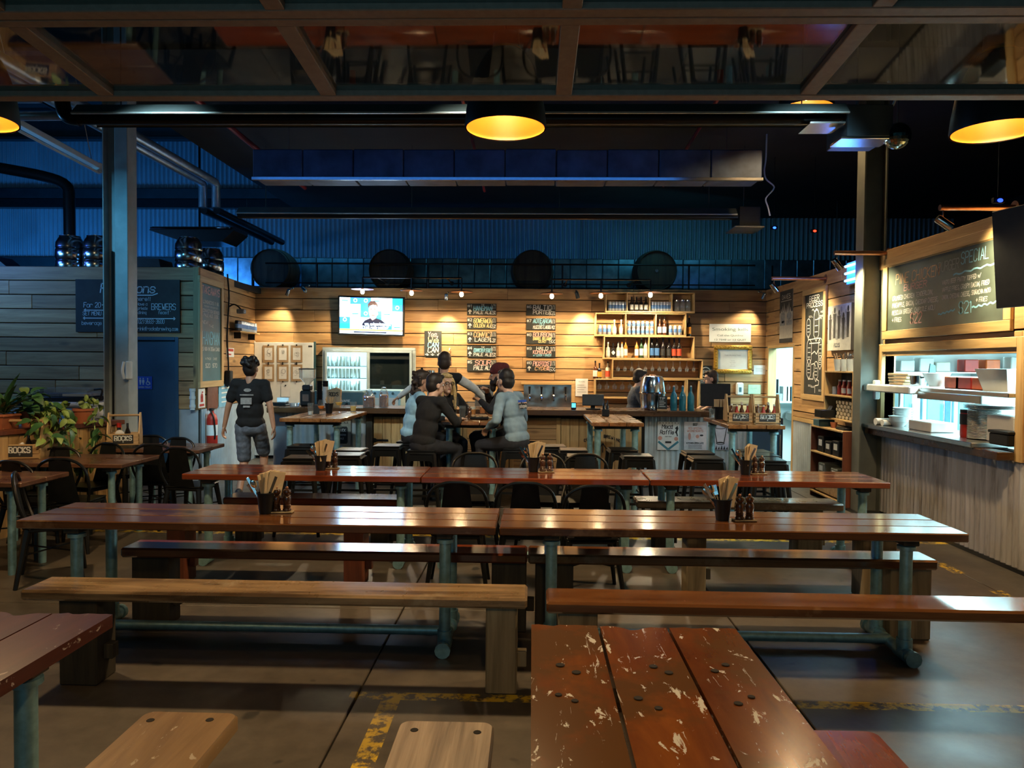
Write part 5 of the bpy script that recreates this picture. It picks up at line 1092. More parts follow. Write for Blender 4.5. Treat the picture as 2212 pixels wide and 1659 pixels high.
spot('lit silver spotlight on the wall cap above the cold room door', 622, 632, 12.7, (-.4, .25, -.85), M_STEEL, 70, lit=True); spot('unlit silver spotlight turned aside beside the lit one', 657, 626, 12.7, (.5, -.3, -.5), M_STEEL)
spot('black and silver spotlight above the tap boards, first from the television', 964, 642, 12.7, (0, .25, -1), M_STEEL, 110); spot('dark spotlight above the tap boards, nearer the shelves', 1247, 638, 12.7, (.25, .25, -1), M_DKGREY, 110); spot('small dark spotlight at the corner above the smoking notice', 1650, 640, 12.7, (-.4, .3, -.85), M_STEEL, 60)
# ------------------------------------------------------------------ overhead: pendants
M_LAMPIN = plain('lamp_inner_enamel', (.85, .33, .045), .35, 0, .05, 6)
M_HOT = emit('pendant_bulb', (1.0, .68, .30), 16.0)
PM = None
def pendant(label, x, y, z, r=.26, power=150):
    t = thing('pendant_lamp', label, 'lamp', (x, y, z), 0, 'large dome pendant lamps')
    prof = [(r, 0), (r * 1.01, .02), (r * .97, .12), (r * .88, .25), (r * .70, .38), (r * .50, .47), (r * .34, .51), (r * .32, .60), (0, .60)]
    MB().lathe(prof, 36).build('shade', M_DKGREY, t); MB().lathe([(a * .965, b + .004) for a, b in prof[:7]] + [(0, .505)], 36).build('shade_lining', M_LAMPIN, t)
    MB().ball((0, 0, .20), (.075, .075, .10), 14, 10).tube([(0, 0, .28), (0, 0, .42)], .03).build('bulb', M_HOT, t)
    MB().tube([(0, 0, .6), (0, 0, 6.5 - z)], .012).build('cord', M_BLACK, t)
    lamp('pendant_light', 'SPOT', (x, y, z + .06), power, (1.0, .66, .32), .08, target=(x, y, 0), spot=150, blend=.4)
    return t
p = at(1092, 279, Y=4.8); pendant('large dark dome pendant glowing orange over the middle tables', p.x, 4.8, p.z)
p = at(2152, 285, Y=4.8); pendant('large dark dome pendant glowing orange near the kitchen hatch', p.x, 4.8, p.z)
p = at(-58, 262, Y=4.8); pendant('large dark dome pendant cut off by the picture edge above the plants', p.x, 4.8, p.z)
p = at(1741, 236, Y=8.6); pendant('dome pendant half hidden behind the long heater tube', p.x, 8.6, min(p.z, 4.72), .30, power=60)
# pendants over the tables behind the camera
pendant('large dome pendant over the chipped table, out of view', .2, .3, 3.3, power=62); pendant('large dome pendant over the dark red table, out of view', -3.2, 1.2, 3.3, power=26)

# ------------------------------------------------------------------ overhead: gas tube heaters, ducts and pipes
def heater(label, px0, px1, py, Z, scale=1.0):
    Y = (Z - CAMZ) * FPX / (787 - py); x0, x1 = at(px0, py, Y=Y).x, at(px1, py, Y=Y).x; t = thing('tube_heater', label, 'heater', ((x0 + x1) / 2, Y, Z)); h = (x1 - x0) / 2
    vs = []; cs = [(-.19, -.03), (-.20, -.02), (-.11, .075), (.11, .075), (.20, -.02), (.19, -.03)]
    for x in (-h, h): vs += [(x, y, z) for y, z in cs] + [(x, y * .985, z - .006) for y, z in cs]
    n = 6; fs = [(i, i + 1, i + 13, i + 12) for i in range(5)] + [(i + 6, i + 18, i + 19, i + 7) for i in range(5)] + [(0, 12, 18, 6), (5, 11, 23, 17)]
    MB().add(vs, fs).build('reflector_hood', plain('hood_sheet_%d' % px0, (.13, .17, .17), .45, .3, .2, 4), t, smooth=0)
    MB().box(-h, h, -.205, -.185, -.036, -.022).build('hood_lip', plain('lip_%d' % px0, (.42, .50, .48), .4, .4, .1, 6), t, smooth=0)
    MB().tube([(-h - .05, 0, -.02), (h + .05, 0, -.02)], .05, 12).build('burner_tube', M_BLACKMET, t)
    for u in (-.9, -.3, .3, .9): MB().tube([(h * u, 0, .07), (h * u, 0, 4.85 - Z if Y > 7.6 else 5.9 - Z)], .006, 5).build('hanger_chain', M_STEEL, t)
    return t, Y, x0, x1
t, Y, x0, x1 = heater('long dark gas tube heater across the room before the pendants', 182, 1815, 258, 3.92)
MB().tube(arc([(x0 - t.location.x - .04, 0, -.02), (x0 - t.location.x - .16, 0, .01), (x0 - t.location.x - .2, 0, .12), (x0 - t.location.x - .2, 0, .25)], 4), .065, 12).build('flue_elbow', M_BLACKMET, t)
MB().box(x1 - t.location.x - .32, x1 - t.location.x - .02, -.16, .14, -.11, -.095).build('end_plate', M_STEEL, t, smooth=0); MB().ball((x1 - t.location.x + .02, 0, -.05), (.07, .05, .05), 10, 6).build('tube_end', M_CHROME, t)
p = at(1860, 275, Y=Y + .1); b = thing('burner_box', 'square dark burner box with a bright base plate beside the pendants', 'heater', (p.x, Y + .1, p.z)); MB().box(-.19, .21, -.16, .30, -.13, .15, .006).build('housing', plain('burner_housing', (.05, .09, .12), .45, .3, .2, 5), b, smooth=0); MB().box(-.24, .21, -.16, .10, -.150, -.131, .004).build('base_plate', M_STEEL, b); MB().tube([(0, .1, .15), (0, .1, 5.9 - p.z)], .01).build('hanger', M_STEEL, b)
MB().tube(arc([(.19, 0, .15), (.28, 0, .20), (.30, .0, .32), (.24, .02, .42)], 5), .012).build('gas_hose', M_WHITE, b)
p = at(1938, 294, Y=Y); sp_ = thing('mirror_ball', 'dark faceted mirror ball hung beside the burner box', 'mirror ball', p); MB().ball((0, 0, 0), .115, 22, 14).build('ball', plain('mirror_facets', (.25, .35, .38), .12, 1.0, .6, 60), sp_, smooth=0); MB().tube([(0, 0, .11), (0, 0, 5.9 - p.z)], .005).build('wire', M_STEEL, sp_)
t, Y, x0, x1 = heater('second dark gas tube heater farther back, above the bar', 522, 1585, 466, 3.86)
p = at(1610, 502, Y=Y + .1); b = thing('burner_box', 'small dark burner box at the end of the farther heater tube', 'heater', (p.x, Y + .1, p.z + .15)); MB().box(-.12, .18, -.12, .30, -.10, .20, .006).build('housing', M_DKBEAM, b, smooth=0); MB().box(-.22, .20, -.26, .26, -.125, -.101, .004).build('base_plate', M_STEEL, b); MB().tube([(0, .1, .2), (0, .1, 4.95 - p.z - .15)], .01).build('hanger', M_STEEL, b)
p = at(1655, 400, Y=10.4); c = thing('loose_cable', 'pale loose cable hanging crooked above the farther burner box', 'cable', (p.x, 10.4, p.z)); MB().tube(arc([(0, 0, 1.0), (-.01, 0, .40), (-.03, 0, .20), (.0, 0, .08), (.11, 0, -.03), (.0, 0, -.18), (.03, 0, -.30), (.06, 0, -.42)], 5), .011, 6).build('cable', M_WHITE, c)
# low black ceiling over the bar, and the foil covered box duct below it
lc = MB().box(-5.0, 9, 7.6, 16.3, 4.90, 4.96).build('ceiling_bar', M_ROOF, smooth=0); tag(lc, kind='structure')
def duct_box(name, label, x0, x1, y0, y1, z0, z1, pw, mat, group=None, lip=True):
    t = thing(name, label, 'duct', ((x0 + x1) / 2, (y0 + y1) / 2, z0), 0, group); n = max(1, round((x1 - x0) / pw)); w = (x1 - x0) / n; d = (y1 - y0) / 2; rr = random.Random(n)
    me = None
    for i in range(n):
        if me is None: me = MB().box(-w / 2 + .004, w / 2 - .004, -d, d, 0, z1 - z0, .012).mesh('panel', mat, 0)
        o = put('panel', me, t, (x0 + w * (i + .5) - t.location.x, rr.uniform(-.008, .008), rr.uniform(-.004, .004)))
    if lip: MB().box(x0 - t.location.x, x1 - t.location.x, -d - .03, -d + .02, -.035, 0).build('bottom_lip', M_STEEL, t, smooth=0)
    for x in (x0 + .4, x1 - .4): MB().tube([(x - t.location.x, 0, z1 - z0), (x - t.location.x, 0, 4.92 - z0)], .008).build('hanger_rod', M_STEEL, t)
    return t
a, b = at(545, 350, Y=9.5), at(1648, 350, Y=9.5); za, zb = at(1106, 384, Y=9.5).z, at(1106, 322, Y=9.5).z
duct_box('insulated_duct', 'long blue-lit insulated duct under the low ceiling', a.x, b.x, 9.5, 9.95, za, zb, .66, plain('blue_grey_foil', (.05, .08, .14), .5, .3, .4, 4))
a, b = at(480, 590, Y=14.3), at(1862, 590, Y=14.3); za, zb = at(1106, 622, Y=14.3).z, at(1106, 562, Y=14.3).z
duct_box('foil_duct', 'shiny foil wrapped duct running behind the dark barrels', a.x, b.x, 14.3, 14.75, max(za, 3.03), zb + .03, .31, M_FOIL, lip=False)
lamp('duct_glow', 'AREA', (2.9, 13.3, 4.3), 10, (.12, .60, .80), 2.6, .4, target=(2.4, 14.4, 3.4)); lamp('duct_glow', 'AREA', (-4.2, 13.35, 4.2), 4, (.08, .45, .85), 1.6, .4, target=(-4.2, 14.4, 3.4))
# dark barrels on the cold room roof
for i, (px, py) in enumerate(((596, 552), (846, 573), (1150, 570), (1413, 573))):
    p = at(px, py, Y=13.75); r = .40; t = thing('barrel', 'dark barrel lying on its side above the bar wall, %s from the pale column' % ORD[i], 'barrel', (p.x, 13.75, 3.0 + r + .0), 0, 'barrels above the bar wall'); mt = Matrix.Rotation(R(90), 4, 'X')
    MB().lathe([(0, .30), (r * .86, .30), (r * .88, .34), (r * .96, .20), (r, 0), (r * .96, -.20), (r * .88, -.34), (r * .86, -.30), (0, -.30)], 26, M=mt).build('staves', M_POSTDK, t)
    for z in (-.26, -.13, .13, .26): MB().lathe([(r * (1.012 - abs(z) * .33), z - .02), (r * (1.02 - abs(z) * .33), z), (r * (1.008 - abs(z) * .36), z + .02)], 26, M=mt).build('hoop', M_BLACKMET, t)
    MB().lathe([(0, -.302), (.03, -.302), (.03, -.31), (0, -.31)], 10, M=Matrix.Rotation(R(90), 4, 'X') @ Matrix.Scale(-1, 4, (0, 0, 1))).build('bung', M_STEEL if i == 3 else M_POSTDK, t)
# guard rail on the cold room roof
gz = at(1106, 571, Y=13.2).z; t = thing('guard_rail', 'thin dark guard rail along the top of the bar wall', 'railing', (-.4, 13.2, 3.0))
MB().tube([(-4.4, 0, gz - 3.0), (4.3, 0, gz - 3.0)], .016, 8).build('rail', M_BLACKMET, t); MB().tube([(-4.4, 0, .12), (4.3, 0, .12)], .012, 8).build('rail', M_BLACKMET, t)
for px in (545, 685, 925, 1215, 1488, 1668): MB().tube([(at(px, 600, Y=13.2).x + .4, 0, 0), (at(px, 600, Y=13.2).x + .4, 0, gz - 3.0)], .016, 8).build('post', M_BLACKMET, t)
def pipes(name, label, cat, paths, r, mat, n=10, part='pipe'):
    c0 = Vector(paths[0][0]); t = thing(name, label, cat, c0)
    for P in paths: MB().tube([Vector(q) - c0 for q in P], r, n).build(part, mat, t)
    return t
pipes('sprinkler_pipe', 'red sprinkler pipe running along the ceiling beside the pale column', 'pipe', [[(-3.78, 8.2, 4.62), (-3.84, 12.4, 4.62)]], .035, M_REDPIPE); pipes('sprinkler_pipe', 'thin red sprinkler pipe above the people at the high table', 'pipe', [[(-.80, 8.2, 4.62), (-.84, 12.6, 4.62)]], .022, M_REDPIPE)
pipes('sprinkler_pipe', 'thin red sprinkler pipe above the bar shelves', 'pipe', [[(2.0, 8.2, 4.62), (2.1, 12.2, 4.62)]], .022, M_REDPIPE); pipes('sprinkler_pipe', 'red sprinkler main crossing the room above the nearer heater', 'pipe', [[(-3.9, 8.15, 4.62), (3.6, 8.15, 4.62)], [(-2, 8.15, 4.62), (-2, 8.15, 4.89)], [(2, 8.15, 4.62), (2, 8.15, 4.89)]], .035, M_REDPIPE)
FZ = 4.65; M_FLUE = plain('flue_sheet', (.50, .60, .68), .38, .8, .15, 12)
fl_ = [[(-5.25 - d, 7.1, FZ), (-5.25 - d, 12.1, FZ), (-5.25 - d, 12.17, FZ - .04), (-5.25 - d, 12.17, 4.24)] for d in (0, .22)]
pipes('twin_flue', 'pair of shiny flue pipes bending down beside the pale column', 'pipe', fl_, .07, M_FLUE); pipes('black_flue', 'black flue pipes running back from the shiny flues to the bar wall', 'pipe', [[(-5.25 - d, 12.2, 4.2), (-5.25 - d, 15.4, 4.2)] for d in (0, .22)], .062, M_BLACKMET)
pipes('silver_pipe', 'two shiny cross pipes at the start of the twin flue', 'pipe', [[(-6.2, 7.35, at(80, 213, Y=7.35).z), (-4.95, 7.35, at(80, 213, Y=7.35).z)], [(-6.2, 7.35, at(80, 253, Y=7.35).z), (-4.4, 7.35, at(80, 250, Y=7.35).z)]], .045, M_FLUE)
p0, p1 = at(20, 262, Y=8.45), at(214, 366, Y=10.7); t = thing('batten_light', 'unlit white batten light slanting down toward the pale column', 'lamp', (p0 + p1) / 2); d = (p1 - p0); L = d.length; t.rotation_euler = d.to_track_quat('X', 'Z').to_euler()
MB().box(-L / 2, L / 2, -.05, .05, 0, .07, .006).build('housing', M_WHITE, t); MB().tube([(-L / 2, 0, -.05), (L / 2, 0, -.05)], .018).build('tube', M_PAPER, t); MB().box(L / 2 - .10, L / 2 + .02, -.055, .055, -.05, .08, .006).build('end_cap', M_CREAM, t)
for u in (-.4, .4): MB().tube([(L * u, 0, .07), (L * u - .5, 0, 1.2)], .006, 5).build('chain', M_STEEL, t)
a, b = at(322, 497, Y=12.0), at(505, 500, Y=12.0); t = thing('extract_hood', 'flat dark extractor hood with a bright edge above the kegs', 'hood', ((a.x + b.x) / 2, 12.3, a.z)); w = (b.x - a.x) / 2
MB().prism([(-w, 0), (-w + .05, .06), (w, .06), (w, 0), (w - .2, -.18), (-w + .55, -.18)], -.3, .3).build('hood', M_BLACKMET, t, smooth=0); MB().tube([(-w + .03, -.31, .03), (w - .05, -.31, .03)], .018).build('edge_trim', M_CHROME, t); MB().tube([(0, 0, .06), (0, 0, 6.55 - a.z)], .02).build('hanger', M_BLACKMET, t)
a = at(150, 500, Y=12.2); t = thing('chimney', 'black chimney pipe rising behind the kegs', 'pipe', (a.x, 12.2, 3.0)); MB().tube(arc([(0, 0, 0), (0, 0, 1.3), (-.05, 0, 1.6), (-.4, 0, 1.75), (-1.2, 0, 1.9)], 4), .09, 14).build('flue', M_BLACKMET, t); MB().lathe([(.12, 0), (.12, .03), (.09, .04)], 14).build('collar', M_BLACKMET, t)
# indicator lamps
for lb, px, py, Y, c_, s in (('tiny glowing blue indicator under the low ceiling', 1673, 492, 11.5, (.02, .10, 1), 4), ('tiny glowing red indicator under the low ceiling', 1760, 499, 11.5, (1, .03, .01), 4), ('tiny blue indicator above the big menu board', 2160, 433, 6.8, (.02, .06, 1), 3)):
    p = at(px, py, Y=Y); t = thing('indicator_lamp', lb, 'lamp', p); MB().box(-.05, .05, 0, .05, -.02, .03, .006).build('case', M_BLACK, t); MB().ball((0, -.005, 0), (.026, .012, .018), 8, 6).build('led', emit('led_%d' % px, c_, s), t); MB().tube([(0, .03, .03), (0, .03, (4.9 if Y > 7.6 else 5.9) - p.z)], .005, 5).build('wire', M_BLACK, t)

# ------------------------------------------------------------------ left: kegs on the wall, boards, door sign
def keg(label, px, py, Y):
    p = at(px, py, Y=Y); t = thing('beer_keg', label, 'keg', (p.x, Y, p.z), 0, 'kegs standing on the wall')
    MB().lathe([(0, .02), (.12, .0), (.185, .0), (.19, .03), (.19, .10), (.178, .115), (.19, .13), (.195, .20), (.19, .27), (.178, .285), (.19, .30), (.185, .37), (.16, .42), (.14, .45), (.14, .47), (.10, .47), (.10, .44), (0, .43)], 24).build('drum', M_KEG, t); MB().lathe([(0, .43), (.03, .43), (.03, .46), (0, .46)], 10).build('valve', M_STEEL, t); return t
KY = YF + .28
for lb, px, py, Y in (('steel keg on the wall top, first from the picture edge', 152, 571, KY), ('steel keg on the wall top, beside the pale column', 211, 571, KY), ('steel keg on the wall corner above the takeaway board', 408, 578, KY + .1), ('dark keg behind the corner keg, above the takeaway board', 456, 585, KY + 1.0)):
    k = keg(lb, px, py, Y); k.location.z = 3.02 if Y < KY + .9 else 3.0
t = tag(MB().prism([(-.3, 0), (.3, 0), (.27, .14), (-.27, .16)], -.2, .2).build('black_crate', M_BLACK, None, (at(318, 575, Y=KY + .1).x, KY + .1, 3.02)), 'low black crate on the wall top beside the pale column', 'crate')
tag(MB().prism([(-.3, 0), (.3, 0), (.1, .16), (-.3, .2)], -.2, .2).build('black_sack', M_BLACK, None, (at(-8, 571, Y=KY).x, KY, 3.02)), 'black sack on the wall top at the picture edge', 'sack')
t, w, h = board('functions_board', 'large black functions board partly behind the pale column', 'sign', (165, 604, 390, 718), M_BOARD, .02, Y=YF - .03)
m = MB(); mb_ = MB()
letters(mb_, 'Functions', -w * .02, h * .22, h * .17, w * .50, .10, .15, align='c' if False else 'l') if False else letters(mb_, 'Functions', -w * .26, h * .25, h * .17, w * .52, .13, .15)
stroke(mb_, [(-w * .1, h * .20), (w * .24, h * .205), (w * .29, h * .24)], .014); letters(mb_, 'your event here!!', -w * .20, h * .10, h * .07, w * .42, .13, .05)
for txt, x, z, hh, ww in (('For 20-300', -.42, -.03, .09, .28), ("OR 'Have a", .03, .01, .055, .16), ('private', .10, -.07, .055, .09), ('dining', .10, -.15, .055, .08), ('SET MENU or CANAPES', -.43, -.18, .07, .42), ('beverage packages', -.44, -.36, .065, .40), ('Ph:(02)9669-3600', .03, -.33, .08, .32), ('E: drink@rocksbrewing.com', .03, -.46, .065, .45)): letters(mb_, txt, x * w, z * h, hh * h, ww * w, .13, .05)
letters(mb_, 'BREWERS', .23 * w, -.07 * h, .115 * h, .23 * w, .10); letters(mb_, "feast'", .29 * w, -.15 * h, .06 * h, .12 * w, .13, .1)
for z, x0_, x1_ in ((-.085, -.42, .0), (-.235, -.43, .46)):
    stroke(mb_, [(x0_ * w, z * h), (x1_ * w, z * h)], .012)
    for x, s in ((x0_, 1), (x1_, -1)): stroke(mb_, [(x * w + s * .03, z * h + .02), (x * w, z * h), (x * w + s * .03, z * h - .02)], .010)
mb_.build('chalk_lettering', plain('pale_blue_chalk', (.55, .74, .80), .9, 0, .1, 60), t, (0, -.0225, 0), smooth=0)
c, w, h = frame_rect(297, 813, 329, 841, Y=YF + .01); t = thing('toilet_sign', 'blue toilet sign with white figures on the blue door', 'sign', c); MB().box(-w / 2, w / 2, -.004, 0, -h / 2, h / 2, .001).build('plate', M_SIGNBLUE, t, smooth=0); m = MB()
for x, sk in ((-.30, 0), (-.10, 1)):
    disc(m, x * w, h * .33, h * .055, n=10); m.add([((x + dx) * w, 0, z * h) for dx, z in ((-.07, .24), (.07, .24), (.09 if sk else .05, .02), (.04, .02), (.035, -.15), (-.035, -.15), (-.04, .02), (-.09 if sk else -.05, .02))], [tuple(range(8))])
disc(m, w * .20, h * .33, h * .05, n=10); stroke(m, [(w * .20, h * .26), (w * .20, h * .08), (w * .32, h * .06), (w * .36, -h * .12)], .014); ring(m, w * .22, -h * .02, h * .13, .010, a0=110, a1=350)
letters(m, 'UNISEX TOILET', 0, -h * .38, h * .10, w * .8, .2, align='c'); m.build('lettering', M_WHITE, t, (0, -.0055, 0), smooth=0)
# takeaway board on the return wall
def wrect(px0, py0, py1, px1, X):
    if X == 'L': a, b, e = at(px0, py0, N=LW), at(px0, py1, N=LW), at(px1, (py0 + py1) / 2, N=LW); c = (a + e) / 2; c.z = (a.z + b.z) / 2; return c, (Vector((a.x, a.y)) - Vector((e.x, e.y))).length, a.z - b.z
    a, b = at(px0, py0, X=X), at(px0, py1, X=X); e = at(px1, (py0 + py1) / 2, X=X); return Vector((X, (a.y + e.y) / 2, (a.z + b.z) / 2)), abs(e.y - a.y), a.z - b.z
def wboard(name, label, cat, px0, py0, py1, px1, X, rz, mat, depth=.015, frame=0, fmat=None):
    c, w, h = wrect(px0, py0, py1, px1, X); t = thing(name, label, cat, c, R(rz) + (LANG if X == 'L' else 0)); MB().box(-w / 2, w / 2, -depth, 0, -h / 2, h / 2, .002).build('panel', mat, t, smooth=0)
    if frame:
        for a0, a1, b0, b1, v in ((-w / 2 - frame, w / 2 + frame, h / 2, h / 2 + frame, 0), (-w / 2 - frame, w / 2 + frame, -h / 2 - frame, -h / 2, 0), (-w / 2 - frame, -w / 2, -h / 2, h / 2, 1), (w / 2, w / 2 + frame, -h / 2, h / 2, 1)): MB().box(a0, a1, -depth - .02, 0, b0, b1, .004).build('frame_board', (M_PINE_Y, M_PINE_YV)[v] if not fmat else fmat, t)
    return t, w, h
XLW = XL + .03
t, w, h = wboard('takeaway_board', 'tall teal takeaway chalkboard in a pale frame on the return wall', 'sign', 432, 610, 824, 474, 'L', 90, M_BOARDT, frame=.09)
W_, B_, P_ = MB(), MB(), MB(); letters(P_, 'TAKEAWAYS', 0, h * .40, h * .075, w * .9, .15, .08, align='c')
for txt, z, hh, ww in (('LONGNECKS 11 66', .30, .032, .8), ('hangman and convict', .265, .018, .7), ('CONVICTION SERIES', .21, .03, .85), ('PALE ALE  3.5%', .165, .03, .75), ('NEW!', .09, .032, .3), ('THE', .06, .025, .25), ('IS NOW IN 355ml CANS!', -.185, .035, .92), ('4 PACK   CASE', -.28, .022, .6), ('$20  $70', -.36, .04, .6)): letters(W_, txt, 0 if txt != 'NEW!' else -w * .3, z * h, hh * h, ww * w, .17, .06, align='c')
letters(B_, 'HANGMAN', 0, -h * .12, h * .13, w * .85, .10, align='c')
W_.build('chalk_lettering', M_CHALK, t, (0, -.0165, 0), smooth=0); B_.build('chalk_lettering', M_CHALKB, t, (0, -.0165, 0), smooth=0); P_.build('chalk_lettering', M_CHALKP, t, (0, -.0165, 0), smooth=0)
p = at(490, 660, N=LW); t = thing('cable', 'black cable hanging down the return wall beside the takeaway board', 'cable', (p.x + .01, p.y, 1.5)); MB().tube(arc([(0, 0, 1.56), (.02, .01, 1.2), (0, -.01, .6), (.01, .01, .1), (.0, .0, -.2)], 4), .012, 6).build('cable', M_BLACK, t)
p = at(494, 663, N=LW); t = thing('security_camera', 'small grey security camera on an arm above the can shelf', 'camera', p, 0); MB().tube(arc([(0, 0, 0), (.08, 0, .04), (.14, .02, .01), (.18, .05, -.04)], 3), .012, 6).build('arm', M_BLACK, t); MB().box(.12, .24, .0, .10, -.10, -.03, .01).build('body', M_GREY, t)
a, b = at(497, 714, N=LW), at(541, 720, N=LW); t = thing('wall_shelf', 'short timber shelf of cans on the return wall', 'shelf', ((a.x + b.x) / 2, (a.y + b.y) / 2, a.z), R(90) + LANG); L = abs(b.y - a.y); zc = a.z
MB().box(-L / 2, L / 2, -.16, 0, -.02, 0, .003).build('board', M_SHELF, t); [MB().prism([(-.01, -.12), (.01, -.12), (.01, -.02), (-.01, -.02)], -.12, -.01).build('bracket', M_BLACKMET, t, (x, 0, 0)) for x in (-L * .35, L * .35)]
M_CANDK = plain('black_can', (.02, .022, .03), .35, .4, .1, 10); CAND = (CANM[0].copy(), CANM[1]); CAND[0].materials[0] = M_CANDK
n = int(L / .068)
for i in range(n): can(a.x + (b.x - a.x) * i / n + .09, a.y + .05 + i * (L - .1) / (n - 1), zc, '%s can on the return wall shelf, %s from the takeaway board' % ('black' if i < 3 else 'silver and blue', ORD[min(i, 21)]), 'cans on the return wall shelf', CAND if i < 3 else CANM)
t, w, h = wboard('safety_notice', 'small red and white notice below the can shelf on the return wall', 'notice', 489, 751, 771, 505, 'L', 90, M_PAPER, .004); m = MB().quad(-w * .4, w * .4, h * .12, h * .4); m.quad(-w * .4, w * .1, -h * .3, -h * .15); m.build('red_print', M_RED, t, (0, -.0055, 0), smooth=0)
p = at(488, 817, N=LW); t = thing('wall_speaker', 'small black box speaker on the return wall', 'speaker', p); MB().box(0, .09, -.06, .06, -.12, .12, .012).build('case', M_BLACK, t)
t, w, h = wboard('blue_poster', 'pale blue poster on the return wall behind the walking man', 'poster', 472, 831, 881, 500, 'L', 90, plain('blue_paper', (.18, .42, .56), .6), .004); m = MB(); [m.quad(-w * .3, w * .3, h * (.3 - .2 * k), h * (.36 - .2 * k)) for k in range(4)]; m.build('text_lines', M_WHITE, t, (0, -.0055, 0), smooth=0)
t, w, h = wboard('timber_noticeboard', 'plain dark timber board under the takeaway board', 'panel', 446, 832, 885, 468, 'L', 90, M_POSTRED, .02); MB().box(-w / 2 - .02, w / 2 + .02, -.03, 0, h / 2, h / 2 + .03, .004).build('cap', M_PINE_Y, t)
t, w, h = wboard('extinguisher_sign', 'white fire extinguisher sign with a red pictogram on the return wall', 'sign', 428, 840, 882, 442, 'L', 90, M_WHITE, .006); m = disc(MB(), 0, h * .1, w * .2, h * .14); m.quad(-w * .2, w * .2, -h * .2, h * .1); stroke(m, [(0, h * .2), (0, h * .32), (w * .2, h * .30)], .02); m.quad(-w * .36, w * .36, -h * .42, -h * .30); m.build('pictogram', M_RED, t, (0, -.0075, 0), smooth=0)
p = at(421, 862, Y=YF - .03); t = thing('vent_pipe', 'short white plastic pipe at the corner under the takeaway board', 'pipe', p + Vector((-.02, 0, 0))); MB().tube([(0, -.03, -.15), (0, -.03, .15)], .035, 12).build('pipe', M_WHITE, t); [MB().tube([(0, -.03, z - .02), (0, -.03, z + .02)], .042, 12).build('collar', M_WHITE, t) for z in (-.1, .02, .13)]
p = at(458, 925, N=(LW[0] + LW[1] * .1, LW[1])); t = thing('fire_extinguisher', 'red fire extinguisher hung on the iron dado by the blue door', 'extinguisher', p); MB().lathe([(0, -.26), (.07, -.26), (.075, -.24), (.075, .12), (.06, .19), (.025, .22), (.025, .25), (0, .25)], 16).build('cylinder', M_RED, t); MB().box(-.02, .02, -.06, .03, .25, .29, .005).build('valve', M_BLACK, t); MB().tube(arc([(0, -.05, .26), (.06, -.08, .15), (.07, -.06, -.05), (.06, -.05, -.15)], 4), .012, 6).build('hose', M_BLACK, t); MB().lathe([(.0765, -.10), (.0765, .05)], 16).build('label_band', M_WHITE, t)

# ------------------------------------------------------------------ left: planter, plants, games table
PX = -4.72; PY0, PY1 = 5.2, 8.3; PZ = 1.03
pl = thing('planter_wall', 'low planter wall of upright pallet boards with a red-brown rail', 'planter', (-4.6 - .27 * (8.37 - (PY0 + PY1) / 2), (PY0 + PY1) / 2, 0), R(-15)); hl = (PY1 - PY0) / 2
MB().box(-.30, -.03, -hl + .01, hl - .01, 0, PZ - .06).build('trough', M_BLACKGAP, pl, smooth=0); MB().box(-.34, .02, -hl - .02, hl + .02, PZ - .05, PZ, .006).build('rail', M_POSTRED, pl)
rr = random.Random(9); n = 27; w = 2 * hl / n
for i in range(n): MB().box(-.012, .012, -w / 2 + .003, w / 2 - .003, 0, PZ - .055, .003).build('board', M_PINE_V, pl, (-.012 + rr.uniform(-.003, .003), -hl + w * (i + .5), 0), smooth=0)
for i in range(3): MB().box(-.06, .06, -.012, .012, 0, PZ - .055, .003).build('board', M_PINE_V, pl, (-.08 - .10 * i, hl + .0, 0), smooth=0)
def leaf_mesh(name, L, W, mat, droop=.3, n=5):
    vs = []
    for k in range(n + 1): u = k / n; hw = W * math.sin(math.pi * min(1, .08 + u * .92)) ** .8; x = L * u; z = -droop * L * u * u; vs += [(x, -hw, z + hw * .35), (x, 0, z), (x, hw, z + hw * .35)]
    return MB().add(vs, [(3 * k + i, 3 * k + i + 1, 3 * k + i + 4, 3 * k + i + 3) for k in range(n) for i in range(2)]).mesh(name, mat, 80)
LM = [leaf_mesh('leaf', .34, .022, M_GREEN, .5), leaf_mesh('leaf', .12, .038, M_GREENY, .5), leaf_mesh('leaf', .15, .045, M_GREEN, .6)]
